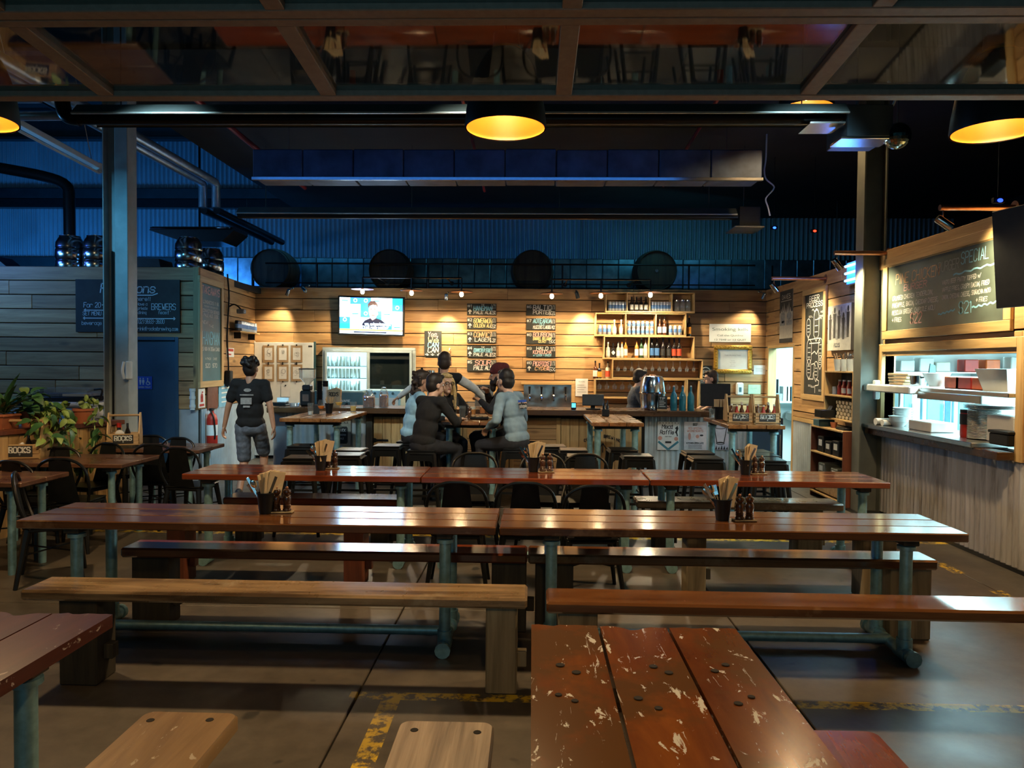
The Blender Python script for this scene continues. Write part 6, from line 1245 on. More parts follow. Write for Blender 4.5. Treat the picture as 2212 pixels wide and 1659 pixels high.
def plant(label, x, y, z, kind, n, spread, hgt, pot=True, trail=None, seed=1):
    t = thing('potted_plant', label, 'plant', (x, y, z)); rr = random.Random(seed)
    if pot: MB().lathe([(0, 0), (.07, 0), (.095, .13), (.105, .13), (.105, .155), (.09, .155), (.085, .12), (0, .12)], 16).build('pot', M_TERRA, t)
    for k in range(n):
        if kind == 0:
            o = put('leaf', LM[0], t, (rr.uniform(-.03, .03), rr.uniform(-.03, .03), .13)); o.rotation_euler = (0, -R(rr.uniform(25, 85)), rr.uniform(0, 6.28)); s = rr.uniform(.7, 1.25); o.scale = (s, s, s)
        elif trail is None:
            a = rr.uniform(0, 6.28); q = rr.uniform(0, 1); o = put('leaf', LM[2 if k % 3 else 1], t, (math.cos(a) * spread * q * .7, math.sin(a) * spread * q * .7, .12 + rr.uniform(0, hgt))); o.rotation_euler = (rr.uniform(-.5, .5), rr.uniform(-.9, .3), a); s = rr.uniform(.7, 1.2); o.scale = (s, s, s)
        else:
            u = rr.uniform(0, 1); q = arc(trail, 8); c_ = q[int(u * (len(q) - 1))]; o = put('leaf', LM[1 + (k % 5 == 0)], t, (c_.x + rr.uniform(-spread, spread), c_.y + rr.uniform(-spread, spread), c_.z + rr.uniform(-spread, spread) * .6)); o.rotation_euler = (rr.uniform(-.8, .8), rr.uniform(-.2, 1.2), rr.uniform(0, 6.28)); s = rr.uniform(.55, 1.0); o.scale = (s, s, s)
    if trail: MB().tube(arc(trail, 6), .007, 5).build('stem', M_GREENY, t)
    else:
        m = MB()
        for k in range(6): a = rr.uniform(0, 6.28); m.tube([(0, 0, .1), (math.cos(a) * spread * .4, math.sin(a) * spread * .4, .12 + hgt * .6)], .005, 4)
        m.build('stem', M_GREEN, t)
    return t
def onp(px, dx=-.18):
    y = -6.86 / ((px - 1152) / 1600 - .27); return Vector(((px - 1152) / 1600 * y + dx, y, PZ))
p = onp(28); tr = thing('trough_planter', 'terracotta trough on the planter wall by the picture edge', 'planter', p); MB().prism([(-.06, 0), (.06, 0), (.08, .12), (-.08, .12)], -.12, .12).build('trough', M_TERRA, tr, smooth=0); MB().box(-.09, .09, -.13, .13, .115, .14, .006).build('rim', M_TERRA, tr)
plant('strappy green plant growing in the terracotta trough', p.x, p.y, PZ + .02, 0, 40, .1, .3, pot=False, seed=2)
q = onp(85); plant('leafy green potted plant on the planter rail beside the trough', q.x, q.y, PZ, 2, 42, .22, .22, seed=3); q = onp(112, -.1)
plant('trailing variegated plant hanging down the planter boards', q.x, q.y, PZ, 1, 110, .11, .2, trail=[(0, 0, .20), (.10, -.03, .14), (.20, -.05, -.05), (.24, -.06, -.28), (.25, -.10, -.46)], seed=4)
q = onp(95, -.05); plant('second trailing plant tumbling over the rail toward the trough', q.x, q.y, PZ, 1, 70, .09, .2, trail=[(0, 0, .24), (.08, -.14, .15), (.15, -.28, .06), (.17, -.34, -.10)], seed=5); q = onp(175, -.05)
plant('thin yellow-green climber leaning at the planter end', q.x, q.y, PZ, 1, 46, .08, .2, trail=[(0, .05, .28), (.10, .02, .06), (.16, -.06, -.16), (.2, -.2, -.42)], seed=6)
q = onp(225, -.12); t = thing('flower_bottle', 'dark bottle with a red cap hanging at the planter end', 'bottle', (q.x + .22, q.y, .62)); MB().lathe([(0, 0), (.05, 0), (.055, .02), (.055, .2), (.02, .28), (.02, .36), (0, .36)], 12).build('bottle', M_BOTTLE_DK, t); MB().lathe([(.024, .34), (.024, .39), (0, .39)], 10).build('cap', M_RED, t)
# menu carriers
def carrier(label, x, y, z, s=1.0, rz=0.0, contents='menu'):
    t = thing('menu_carrier', label, 'carrier', (x, y, z), rz, 'wooden bottle carriers'); w, d, h = .17 * s, .115 * s, .135 * s; H = .37 * s
    for k in range(3): MB().box(-w, w, -d, -d + .012, h * (k / 3) + .002, h * ((k + 1) / 3) - .002, .002).build('slat', M_CRATE, t, smooth=0); MB().box(-w, w, d - .012, d, h * (k / 3) + .002, h * ((k + 1) / 3) - .002, .002).build('slat', M_CRATE, t, smooth=0)
    MB().box(-w, w, -d + .012, d - .012, .002, .014).build('base', M_CRATE, t, smooth=0)
    for sx_ in (-1, 1): MB().prism([(-d, 0), (d, 0), (d, h), (.03 * s, H), (-.03 * s, H), (-d, h)], -.007, .007, M=Matrix.Rotation(R(90), 4, 'Z')).build('end_board', M_PINE_YV, t, (sx_ * (w - .007), 0, 0), smooth=0)
    MB().tube([(-w, 0, H - .03), (w, 0, H - .03)], .013 * s, 8).build('handle', M_CRATE, t)
    pl_ = MB().box(-.105 * s, .105 * s, -d - .004, -d, .02 * s, .12 * s).build('name_plate', M_INK, t, smooth=0); m = letters(MB(), 'ROCKS', 0, .058 * s, .048 * s, .175 * s, .24, align='c')
    for k, x_ in enumerate((-.085, -.045, -.008, .03, .068)): m.quad((x_ - .002) * s, (x_ + .020) * s, .0535 * s, .058 * s); m.quad((x_ - .002) * s, (x_ + .018) * s, .106 * s, .1095 * s)
    stroke(m, [(0, .030 * s), (0, .046 * s)], .003 * s); stroke(m, [(-.008 * s, .038 * s), (0, .047 * s), (.008 * s, .038 * s)], .003 * s); m.build('lettering', M_WHITE, pl_, (0, -d - .0055, 0), smooth=0)
    return t
p = at(1602, 914, Z=HH); q = at(1660, 915, Z=HH)
ca = carrier('wooden carrier of sauce bottles on the high table, beside the menu bucket', p.x, p.y + .14, HH, .88); cb = carrier('wooden carrier of sauce bottles on the high table corner by the kitchen door', q.x, q.y + .14, HH, .88)
for c_, nm in ((ca, 'beside the menu bucket'), (cb, 'at the table corner')):
    for k, (dx, dy, m_, h, lab) in enumerate(((-.09, -.04, M_BOTTLE_BR, .20, M_LABEL), (-.03, -.045, M_RED, .19, None), (.03, -.04, M_BOTTLE_BR, .21, M_LABEL), (.09, -.045, M_REDPIPE, .20, None), (.05, .05, M_BOTTLE_BR, .22, M_LABEL))): bottle(c_.location.x + dx, c_.location.y + dy, HH + .014, '%s bottle in the carrier %s, %s' % ('brown' if m_ == M_BOTTLE_BR else 'red sauce', nm, ORD[k]), m_, lab, M_LABEL, 'bottles in the carrier ' + nm, h=h, r=.024, neck=.011)
    mm = tag(MB().box(-.03, .03, -.05, .05, 0, .17).build('folded_menu', M_KRAFT, None, (c_.location.x - .06, c_.location.y + .05, HH + .014), .3), 'folded brown menu in the wooden carrier ' + nm, 'menu')
p = at(34, 992, Z=.75); cc = carrier('larger wooden menu carrier on the bistro table by the picture edge', p.x, p.y + .14, .75, 1.05, R(12)); p = at(246, 958, Z=.75); cd = carrier('small wooden menu carrier on the rail end in front of the pale column', -4.47, 8.0, .78, .95, R(20)); 
st = tag(MB().box(-.15, .15, -.13, .13, .74, .78, .004).tube([(0, 0, 0), (0, 0, .74)], .03).build('side_stand', M_POSTDK, None, (cd.location.x, cd.location.y, 0)), 'small dark stand under the small menu carrier', 'stand')
for c_, nm in ((cc, 'larger carrier by the plants'), (cd, 'small carrier before the column')): tag(MB().lathe([(0, 0), (.03, 0), (.03, .12), (.012, .17), (.012, .22), (0, .22)], 12).build('bottle', M_BOTTLE_DK, None, (c_.location.x + .03, c_.location.y, c_.location.z + .015)), 'dark bottle standing in the ' + nm, 'bottle'); tag(MB().ball((0, 0, .05), (.05, .04, .05), 10, 7).build('napkin_ball', M_PAPER, None, (c_.location.x - .06, c_.location.y, c_.location.z + .06)), 'crumpled pale napkin in the ' + nm, 'napkin')
# games table behind the planter
p = at(155, 866, Y=9.4); t = thing('folding_table', 'pale folding table carrying the clear lidded case', 'table', (p.x, 9.4, 0)); zt = p.z; MB().box(-.58, .55, -.35, .35, zt - .045, zt, .012).build('tabletop', M_WHITE, t)
for s in (-1, 1): MB().tube([(s * .35, -.28, zt - .04), (s * .42, -.28, 0)], .014).build('leg', M_BLACKMET, t); MB().tube([(s * .35, .28, zt - .04), (s * .42, .28, 0)], .014).build('leg', M_BLACKMET, t)
a, b = at(84, 865, Y=9.3), at(207, 865, Y=9.3); t = thing('display_case', 'low black display case with a clear lid on the pale folding table', 'case', ((a.x + b.x) / 2, 9.35, zt)); w = (b.x - a.x) / 2
MB().box(-w + .03, w - .03, -.2, .2, 0, .07, .02).build('tray', M_BLACK, t); MB().box(-w + .06, -.02, -.18, .18, .07, .10).build('blue_insert', M_DOORBLUE, t, smooth=0); MB().box(.02, w - .08, -.18, .18, .07, .10).build('pale_insert', M_CREAM, t, smooth=0); MB().prism([(-w + .03, .07), (w - .03, .07), (w - .05, .17), (-w + .05, .17)], -.19, .19).build('clear_lid', M_GLASS, t, smooth=0)
MB().tube(arc([(w - .05, 0, .15), (w + .05, 0, .15), (w + .03, 0, .05), (w - .02, 0, 0)], 4), .012).build('handle', M_BLACK, t)
c = at(77, 846, Y=9.2); t = thing('number_plate', 'black number plate reading 56 beside the clear lidded case', 'sign', (c.x, 9.2, zt)); MB().box(-.10, .10, 0, .01, 0, .17, .003).build('plate', M_INK, t); letters(MB(), '56', 0, .07, .075, .11, .16, align='c').build('numerals', M_WHITE, t, (0, -.0015, 0), smooth=0)
c = at(158, 896, Y=9.0); t = thing('moulded_chair', 'white round-backed plastic chair behind the planter', 'chair', (c.x, 9.0, 0)); MB().prism([(.20 * math.cos(R(a_)), .20 * math.sin(R(a_))) for a_ in range(0, 181, 15)], -.012, .012, M=Matrix.Translation((0, .1, .80)) @ Matrix.Scale(1.1, 4, (0, 0, 1))).build('backrest', M_WHITE, t); MB().box(-.22, .22, -.25, .12, .42, .46, .015).build('seat', M_WHITE, t); [MB().tube([(sx_ * .17, sy_, .42), (sx_ * .2, sy_ * 1.1, 0)], .014).build('leg', M_BLACKMET, t) for sx_ in (-1, 1) for sy_ in (-.2, .1)]; MB().box(-.22, .22, .08, .12, .45, .80, .01).build('back_frame', M_BLACK, t)
for lb, px, py, Y, r in (('white globe lamp behind the planter by the pale column', 207, 892, 9.1, .088), ('white globe lamp at the picture edge before the trough', -2, 903, 7.5, .09)):
    p = at(px, py, Y=Y); t = thing('globe_lamp', lb, 'lamp', (p.x, Y, 0), 0); MB().ball((0, 0, p.z), r, 18, 12).build('globe', M_WHITE, t); MB().tube([(0, 0, .03), (0, 0, p.z - r)], .015).build('stem', M_BLACKMET, t); MB().lathe([(0, 0), (.13, 0), (.13, .02), (0, .03)], 16).build('foot', M_BLACKMET, t)

# ------------------------------------------------------------------ right wall
XRW = XR - .03
t, w, h = wboard('band_poster', 'tall black and cream food poster above the kitchen door', 'poster', 1686, 631, 741, 1713, XRW, -90, plain('cream_paper', (.52, .48, .40), .8), .006)
m = MB().quad(-w / 2, w / 2, h * .08, h / 2).quad(-w / 2, w / 2, -h / 2, -h * .42); m.build('black_print', M_INK, t, (0, -.0068, 0), smooth=0); m = letters(MB(), 'DAVES', 0, h * .34, h * .08, w * .62, .12, align='c'); m.quad(-w * .4, w * .4, h * .295, h * .305)
for k in range(7): m.add([((-.42 + .12 * k) * w, 0, h * .08), ((-.34 + .12 * k) * w, 0, h * .08), ((-.38 + .12 * k) * w, 0, h * (.17 + .05 * (k % 3)))], [(0, 1, 2)])
m.build('pale_print', M_CREAM, t, (0, -.0078, 0), smooth=0); m = disc(MB(), -w * .24, 0, w * .17); disc(m, w * .24, h * .0, w * .18, w * .11); m.quad(-w * .45, -w * .06, -h * .17, -h * .08); m.quad(w * .04, w * .45, -h * .17, -h * .08); m.build('pictures', M_GREY, t, (0, -.0078, 0), smooth=0)
t, w, h = wboard('beer_process_board', 'tall framed beer process chalkboard beside the kitchen door', 'sign', 1742, 639, 851, 1781, XRW, -90, M_BOARD, .012, frame=.08)
m = MB(); letters(m, 'BEER', -w * .28, h * .43, h * .05, w * .52, .2); letters(m, 'PROCESS', -w * .42, h * .37, h * .045, w * .84, .2); stroke(m, [(w * (-.12 + .03 * k), h * (.335 + .012 * math.sin(k))) for k in range(12)], .012)
def tank(x, z, tw, th_, lines=3):
    x *= w; z *= h; tw *= w; th_ *= h; stroke(m, [(x - tw, z - th_), (x - tw, z + th_)], .012); stroke(m, [(x + tw, z - th_), (x + tw, z + th_)], .012); ring(m, x, z + th_, tw, .012, a0=0, a1=180, n=8); stroke(m, [(x - tw, z - th_), (x, z - th_ - tw), (x + tw, z - th_)], .012)
    for k in range(lines): stroke(m, [(x - tw * .6, z - th_ + 2 * th_ * (k + .5) / lines), (x + tw * .6, z - th_ + 2 * th_ * (k + .5) / lines)], .010)
for a_ in ((-.3, .16, .10, .05), (.12, .18, .13, .09), (-.24, -.08, .12, .07), (.34, -.05, .09, .06), (-.24, -.25, .11, .05), (.14, -.27, .10, .05), (.34, -.18, .08, .03)): tank(*a_)
for P in (((-.3, .09), (-.3, .05), (-.1, .05)), ((.12, .07), (.12, .055), (.32, .055), (.32, .01), (-.24, .01)), ((-.12, -.10), (.05, -.07), (.15, -.10), (.26, -.05)), ((-.24, -.32), (-.24, -.345), (0, -.345), (0, -.29), (.06, -.27)), ((.14, -.34), (.3, -.36), (.28, -.40), (.1, -.41), (.1, -.48)), ((-.1, -.2), (.05, -.19), (.12, -.22)), ((-.1, .05), (.1, .055))): stroke(m, [(x * w, z * h) for x, z in P], .014)
for x, z in ((-.25, -.42), (-.12, -.43), (.30, -.46), (.28, .26), (.33, .30), (.18, .24), (-.28, .27)): letters(m, random.choice(('HOPS', 'MALT', 'YEAST', 'BOIL')), x * w, z * h, h * .016, w * .2, .2)
m.build('chalk_drawing', M_CHALK, t, (0, -.0135, 0), smooth=0)
t, w, h = wboard('silhouette_canvas', 'grey canvas print of a line of standing people beside the column', 'picture', 1797, 663, 758, 1847, XRW, -90, plain('canvas_grey', (.50, .49, .42), .8), .05); MB().box(w / 2, w / 2 + .004, -.05, 0, -h / 2, h / 2).build('canvas_edge', M_INK, t, smooth=0)
G1, G2 = MB(), MB()
for k in range(9):
    g_ = (G1, G2)[k % 2]; x = w * (-.38 + .095 * k); b0 = -h * .26 + .01 * (k % 3); hh = h * (.58 + .05 * ((k * 7) % 3)); s = w * .066; disc(g_, x, b0 + hh - s * .8, s * .62, s * .85, n=8); g_.add([(x - s, 0, b0 + hh * .80), (x + s, 0, b0 + hh * .80), (x + s * .7, 0, b0 + hh * .45), (x + s * .6, 0, b0), (x + s * .1, 0, b0), (x, 0, b0 + hh * .42), (x - s * .1, 0, b0), (x - s * .6, 0, b0), (x - s * .7, 0, b0 + hh * .45)], [tuple(range(9))])
G1.build('dark_figures', M_INK, t, (0, -.052, 0), smooth=0); G2.build('grey_figures', M_GREY, t, (0, -.0512, 0), smooth=0); letters(MB(), 'ROCKS', -w * .2, -h * .42, h * .08, w * .24, .22).build('lettering', M_GREY, t, (0, -.0515, 0), smooth=0)
# big specials chalkboard
t, w, h = wboard('specials_board', 'big framed green chalkboard with the burger specials above the kitchen hatch', 'sign', 1923, 577, 715, 2176, XRW, -90, M_BOARDG, .015, frame=.095)
W_, B_, P_, O_ = MB(), MB(), MB(), MB(); letters(O_, 'PINE CHICKEN', -w * .42, h * .20, h * .15, w * .42, .09, .12); letters(P_, 'BURGER', -w * .33, h * .08, h * .09, w * .22, .12, .12)
for k, s in enumerate(('CRUMBED CHICKEN TENDERLOIN,', 'PINEAPPLE, BACON, CHEDDAR CHEESE,', 'MESCLUN GREENS, CHIPOTLE AIOLI', '+ FRIES')): letters(W_, s, -w * .45, h * (-.04 - .11 * k), h * .062, w * (.40, .45, .42, .10)[k], .17, .08, .05)
letters(P_, '$22', -w * .26, -h * .42, h * .15, w * .11, .12, .1); letters(MB(), 'BURGER', -w * .01, h * .24, h * .13, w * .17, .10, .1).build('chalk_lettering', M_CHALKDIM, t, (0, -.0165, 0), smooth=0); letters(B_, 'SPECIAL', w * .18, h * .28, h * .15, w * .20, .09, .05)
for k, s in enumerate(('WAGYU BEEF PATTY TOPPED w/', 'WAFFLE FRIES, CRISPY BACON, FRIED', 'ONION, CHEDDAR CHEESE, SRIRACHA MAYO', '+ FRIES')): letters(W_, s, w * (.03 if k < 3 else .30), h * (.06 - .10 * k), h * .055, w * (.30, .36, .37, .08)[k], .17, .08, .05)
letters(B_, '$21', w * .17, -h * .36, h * .15, w * .10, .10)
for x0_, x1_, z0, z1 in ((.12, .44, .16, .20), (.0, .14, -.34, -.30), (.27, .44, -.30, -.27)): stroke(B_, [((x0_ + (x1_ - x0_) * k / 14) * w, (z0 + (z1 - z0) * k / 14 + .012 * math.sin(k * 1.9)) * h) for k in range(15)], .016)
for m_, mt in ((W_, M_CHALK), (B_, M_CHALKB), (P_, M_CHALKP), (O_, M_CHALKO)): m_.build('chalk_lettering', mt, t, (0, -.0165, 0), smooth=0)
tv2 = thing('hanging_screen', 'large black television mounted over the specials board at the picture edge', 'television', (3.85, 5.42, 2.56), R(-76)); MB().box(-.64, .64, -.03, .03, -.385, .385, .006, M=Matrix.Rotation(R(5), 4, 'X')).build('casing', M_BLACK, tv2); MB().box(-.06, .06, .03, .14, -.1, .1).build('wall_bracket', M_BLACKMET, tv2, smooth=0)
def arm(label, px0, px1, py, lit, power):
    a = at(px1, py, X=XR - .01); b = at(px0, py, Y=a.y); L = a.x - b.x; t = thing('arm_spotlight', label, 'spotlight', (b.x, a.y, a.z)); MB().tube([(0, 0, 0), (L, 0, 0)], .026, 12).build('arm', M_COPPER, t); MB().lathe([(0, 0), (.06, 0), (.06, .02), (0, .02)], 14, M=Matrix.Translation((L - .02, 0, 0)) @ Matrix.Rotation(R(90), 4, 'Y')).build('flange', M_COPPER, t)
    MB().tube([(.03, 0, -.02), (.03, 0, -.09)], .008).build('drop', M_CHROME, t); d = Vector((.75, -.10, -.55)).normalized() if not lit else Vector((.62, .1, -.75)).normalized(); mt = Matrix.Translation((.03, 0, -.12)) @ d.to_track_quat('-Z', 'Y').to_matrix().to_4x4()
    sp = MB().lathe([(0, .06), (.032, .06), (.036, .05), (.036, -.08), (.031, -.08), (.028, -.07), (0, -.065)], 14, M=mt).build('can', M_CHROME, t)
    if lit: MB().lathe([(0, -.072), (.029, -.072)], 12, M=mt).build('lens', emit('arm_lens_%d' % px0, (.75, .9, 1.0), 40), sp)
    lamp('arm_light', 'SPOT', Vector((b.x + .03, a.y, a.z - .12)) + d * .10, power, (1.0, .80, .46), .04, target=Vector((b.x, a.y, a.z)) + d * 3, spot=115, blend=.8); return t
arm('copper arm spotlight above the specials board', 2030, 2196, 449, False, 170); arm('lit copper arm spotlight beside the glowing insect trap', 1802, 1922, 547, True, 150); arm('lit pale arm spotlight above the tall food poster', 1667, 1786, 602, True, 110)
a, b = at(1826, 580, X=XR - .12), at(1858, 580, X=XR - .12); t = thing('insect_trap', 'glowing blue insect trap on the wall cap beside the column', 'insect trap', (XR - .10, (a.y + b.y) / 2, 2.87), R(-90)); w = abs(a.y - b.y) / 2
MB().box(-w, w, 0, .06, -.14, .14, .006).build('back_box', M_WHITE, t); MB().box(-w + .01, w - .01, -.004, 0, -.13, .13).build('glow_panel', emit('trap_panel', (.01, .09, 1.0), 7), t, smooth=0); [MB().tube([(-w + .03, -.03, z), (w - .03, -.03, z)], .016).build('tube', emit('trap_tube%d' % k, (.10, .42, 1.0), 9), t) for k, z in enumerate((-.09, 0, .09))]
lamp('trap_light', 'POINT', (XR - .28, (a.y + b.y) / 2, 2.9), 9, (.05, .2, 1.0), .08)
# racks between door and column
def rack(label, x0, y0, y1, z0, z1, shelves):
    t = thing('timber_rack', label, 'rack', (x0, (y0 + y1) / 2, z0)); d = XR - .04 - x0; h = z1 - z0; l = (y1 - y0) / 2
    for s in (-1, 1): MB().box(0, d, s * l - .011, s * l + .011, 0, h, .003).build('side_board', M_POSTRED if z0 < .5 else M_PINE_YV, t)
    for z in shelves: MB().box(-.01, d, -l + .011, l - .011, z - z0 - .02, z - z0, .003).build('shelf_board', M_SHELF, t)
    MB().box(d - .01, d, -l, l, 0, h).build('back_board', M_POSTDK, t, smooth=0); return t
RX = 3.80; r1 = rack('upper open timber rack of sauces and rolled napkins beside the column', RX, 8.90, 9.74, 1.03, 1.645, (1.05, 1.345, 1.645))
RX2 = 3.70; r2 = rack('lower open timber rack of black boxes beside the column', RX2, 8.90, 9.90, 0, .93, (.08, .30, .60, .93))
for i, y in enumerate((9.58, 9.38, 9.20, 9.02)):
    t = put('steel_bucket', bpy.data.meshes.get('steel_bucket') or MB().lathe([(0, .004), (.05, .004), (.065, .15), (.068, .15), (.053, 0), (0, 0)], 14).mesh('steel_bucket', M_GALV), None, (RX + .12, y, 1.645)); tag(t, 'grey steel bucket of cutlery on the upper rack, %s from the kitchen door' % ORD[i], 'bucket', 'cutlery buckets on the rack'); m = MB(); rr = random.Random(i)
    for k in range(7): a_ = rr.uniform(0, 6.28); m.tube([(0, 0, .03), (math.cos(a_) * .07, math.sin(a_) * .07, .19 + rr.uniform(0, .05))], [.004, .009], 5)
    m.build('cutlery', M_STEEL if i else M_KRAFT, t)
for i in range(8): bottle(RX + .11 + .02 * (i % 2), 9.53 - i * .075, 1.345, 'red sauce bottle with white cap on the upper rack, %s from the kitchen door' % ORD[i], (M_REDPIPE, M_RED)[i % 2], M_WHITE if i in (1, 2, 4) else None, M_WHITE, 'sauce bottles on the upper rack', h=.19, r=.030, neck=.016)
tag(MB().lathe([(0, 0), (.03, 0), (.03, .10), (0, .10)], 14).build('white_jar', M_WHITE, None, (RX + .1, 9.66, 1.345)), 'plain white jar at the end of the red sauce bottles', 'jar')
NR = MB().tube([(0, 0, .022), (.16, 0, .022)], .022, 8).mesh('rolled_napkin', M_NAPKIN); k = 0
for zz in range(5):
    for i in range(9):
        o = put('rolled_napkin', NR, None, (RX + .03 + .01 * ((i + zz) % 2), 9.42 - i * .052, 1.052 + zz * .045)); tag(o, 'rolled beige napkin in the upper rack, %s row up, %s along' % (ORD[zz], ORD[i]), 'napkin', 'rolled napkins stacked in the upper rack')
t = thing('cutlery_box', 'dark metal cutlery box sticking out of the upper rack', 'box', (RX - .02, 9.60, 1.05)); MB().box(-.12, .18, -.11, .10, 0, .10, .006).build('box', M_BLACKMET, t); [MB().tube([(.0, -.06 + .03 * k, .05), (.05, -.06 + .03 * k, .15)], .006, 5).build('cutlery', M_STEEL, t) for k in range(4)]
t = tag(MB().box(-.1, .1, -.10, .10, 0, .085, .006).build('dark_tin', M_BOARDT, None, (RX2 + .1, 9.74, .93)), 'dark teal tin on top of the lower rack', 'tin'); tag(MB().lathe([(0, 0), (.03, 0), (.045, .07), (0, .07)], 12).build('clay_cup', M_TERRA, None, (RX2 + .1, 9.42, .93)), 'small clay cup on top of the lower rack', 'cup'); tag(MB().box(-.05, .05, -.12, .12, 0, .03, .006).build('black_tray', M_BLACK, None, (RX2 + .1, 9.12, .93)), 'thin black tray on top of the lower rack', 'tray')
for i, (y, h, z) in enumerate(((9.66, .20, .60), (9.42, .16, .60), (9.18, .19, .60), (9.62, .16, .30), (9.22, .14, .30))):
    t = put('storage_box', MB().box(-.09, .13, -.10, .10, 0, h, .008).mesh('storage_box', M_BLACK if z > .5 else plain('grey_box%d' % i, (.14, .16, .14), .6)), None, (RX2 + .12, y, z)); tag(t, 'dark labelled box on the %s shelf of the lower rack, %s along' % ('middle' if z > .5 else 'low', ORD[i % 3]), 'box', 'boxes in the lower rack'); MB().box(-.094, -.09, -.05, .05, h * .4, h * .8).build('label_card', M_WHITE, t, smooth=0)
t = tag(MB().box(-.16, .16, -.36, .36, .10, .27, .008).build('crate_drawer', M_CRATE, None, (RX2 + .17, 9.4, 0)), 'wooden crate on the bottom board of the lower rack', 'crate')
# ------------------------------------------------------------------ kitchen hatch: counter, shelf and what stands on them
hc = thing('hatch_counter', 'steel and timber counter running through the kitchen hatch', 'counter', (XR, (KW0 + KW1) / 2, 1.0)); l = (KW0 - KW1) / 2
MB().box(-.22, .40, -l + .3, l + .08, .0, .045, .006).build('steel_top', M_STEEL, hc); MB().box(-.19, -.05, -l - .02, l + .06, -.07, 0, .006).build('timber_edge', M_BAR, hc)
CZ = 1.045; zs = at(1915, 836, X=XR).z
hs = thing('hatch_shelf', 'steel heat shelf crossing the kitchen hatch', 'shelf', (XR, (KW0 + KW1) / 2, zs)); MB().box(-.20, .30, l - .95, l + .10, -.05, .03, .012).build('white_section', M_WHITE, hs); MB().box(-.10, .34, -l, l - .95, -.02, .02, .006).build('steel_section', M_STEEL, hs); MB().box(-.12, -.10, -l + .35, l - .95, -.09, -.02, .004).build('light_valance', M_STEEL, hs); [MB().tube([(.15, y_, -.42), (.15, y_, 0)], .015).build('support', M_STEEL, hs) for y_ in (-l + .05, l - .05)]
def hatch(px, X=XR + .1): return at(px, 840, X=X).y
t = thing('towel_roll', 'rolled white towels on the corner of the hatch counter', 'towel', (XR - .08, hatch(1912, XR - .08), CZ)); MB().tube([(-.10, 0, .04), (.12, .02, .04)], .04, 10).build('roll', M_PAPER, t); MB().tube([(-.08, -.12, .035), (.14, -.09, .035)], .034, 10).build('roll', M_WHITE, t)
BOWL = MB().lathe([(0, .005), (.05, .005), (.10, .06), (.105, .06), (.055, 0), (0, 0)], 16).mesh('bowl', M_WHITE)
for j, (px, n) in enumerate(((1947, 6), (1962, 3))):
    for k in range(n): o = put('white_bowl', BOWL, None, (XR + .12 - .12 * j, hatch(px) - .0, CZ + k * .028)); tag(o, 'white bowl in the %s stack on the hatch counter, %s up' % (('taller', 'shorter')[j], ORD[k]), 'bowl', 'white bowls on the hatch counter')
tag(MB().box(-.12, .12, -.22, .22, 0, .10, .008).build('white_carton', M_WHITE, None, (XR + .06, hatch(2000, XR), CZ)), 'long white carton on the hatch counter', 'box')
t = thing('sauce_tub', 'tall red sauce tub on the hatch counter beside the plates', 'tub', (XR + .08, hatch(2101), CZ)); MB().lathe([(0, 0), (.075, 0), (.08, .01), (.08, .24), (0, .24)], 16).build('tub', M_RED, t); MB().lathe([(.083, .12), (.083, .22)], 16).build('dark_label', M_INK, t); MB().lathe([(.082, .23), (.082, .26), (0, .26)], 16).build('lid', M_BLACK, t)
PLM = MB().lathe([(0, .004), (.08, .004), (.135, .014), (.137, .011), (.08, 0), (0, 0)], 20).mesh('plate', M_WHITE); py_ = hatch(2128)
for k in range(22): o = put('white_plate', PLM, None, (XR + .10, py_, CZ + k * .0125), .1 * k); tag(o, 'white plate in the tall stack on the hatch counter, %s up' % ORD[k], 'plate', 'white plates stacked on the hatch counter')
for k in range(3): o = put('white_platter', PLM, None, (XR + .12, py_ - .05, CZ + .278 + k * .013)); o.scale = (1.5, 1.7, 1); tag(o, 'wide white platter on top of the plate stack, %s up' % ORD[k], 'platter', 'platters on the plates')
tag(MB().box(-.12, .14, -.20, .18, 0, .24, .01).build('white_tub', M_WHITE, None, (XR + .14, hatch(2180), CZ)), 'square white tub at the end of the hatch counter', 'tub'); t = thing('black_bin', 'black lidded bin on the hatch counter at the window end', 'bin', (XR - .04, hatch(2186, XR), CZ)); MB().box(-.06, .05, -.12, .14, 0, .10, .01).build('bin', M_BLACK, t); MB().box(-.065, .055, -.13, .15, .10, .125, .006).build('lid', M_BLACK, t)
SZ = zs + .03
for k in range(4): tag(MB().box(-.12, .12, -.16, .16, 0, .03, .008).build('foil_tray', M_KRAFT, None, (XR + .10, hatch(1958), SZ + k * .034), .08 * k), 'brown tray in the stack on the hatch shelf, %s up' % ORD[k], 'tray', 'brown trays on the hatch shelf')
t = thing('mixing_bowl', 'pale mixing bowl on the hatch shelf', 'bowl', (XR + .12, hatch(2018), zs + .03)); MB().lathe([(0, .005), (.06, .005), (.13, .14), (.135, .14), (.065, 0), (0, 0)], 18).build('bowl', M_WHITE, t)
t = thing('steel_pot', 'small steel pot on the hatch shelf between trays and bowl', 'pot', (XR + .05, hatch(1992), zs + .03)); MB().lathe([(0, .005), (.07, .005), (.072, .11), (.076, .11), (.072, 0), (0, 0)], 16).build('pot', M_CHROME, t); MB().tube([(.0, -.07, .09), (0, -.2, .10)], .01).build('handle', M_BLACK, t)
t = thing('docket_spike', 'teal docket holder standing on the hatch shelf', 'holder', (XR + .2, hatch(2012, XR + .2), zs + .03)); MB().prism([(-.05, 0), (.05, 0), (.03, .22), (-.02, .24)], -.01, .01).build('card', M_BOARDT, t, smooth=0)
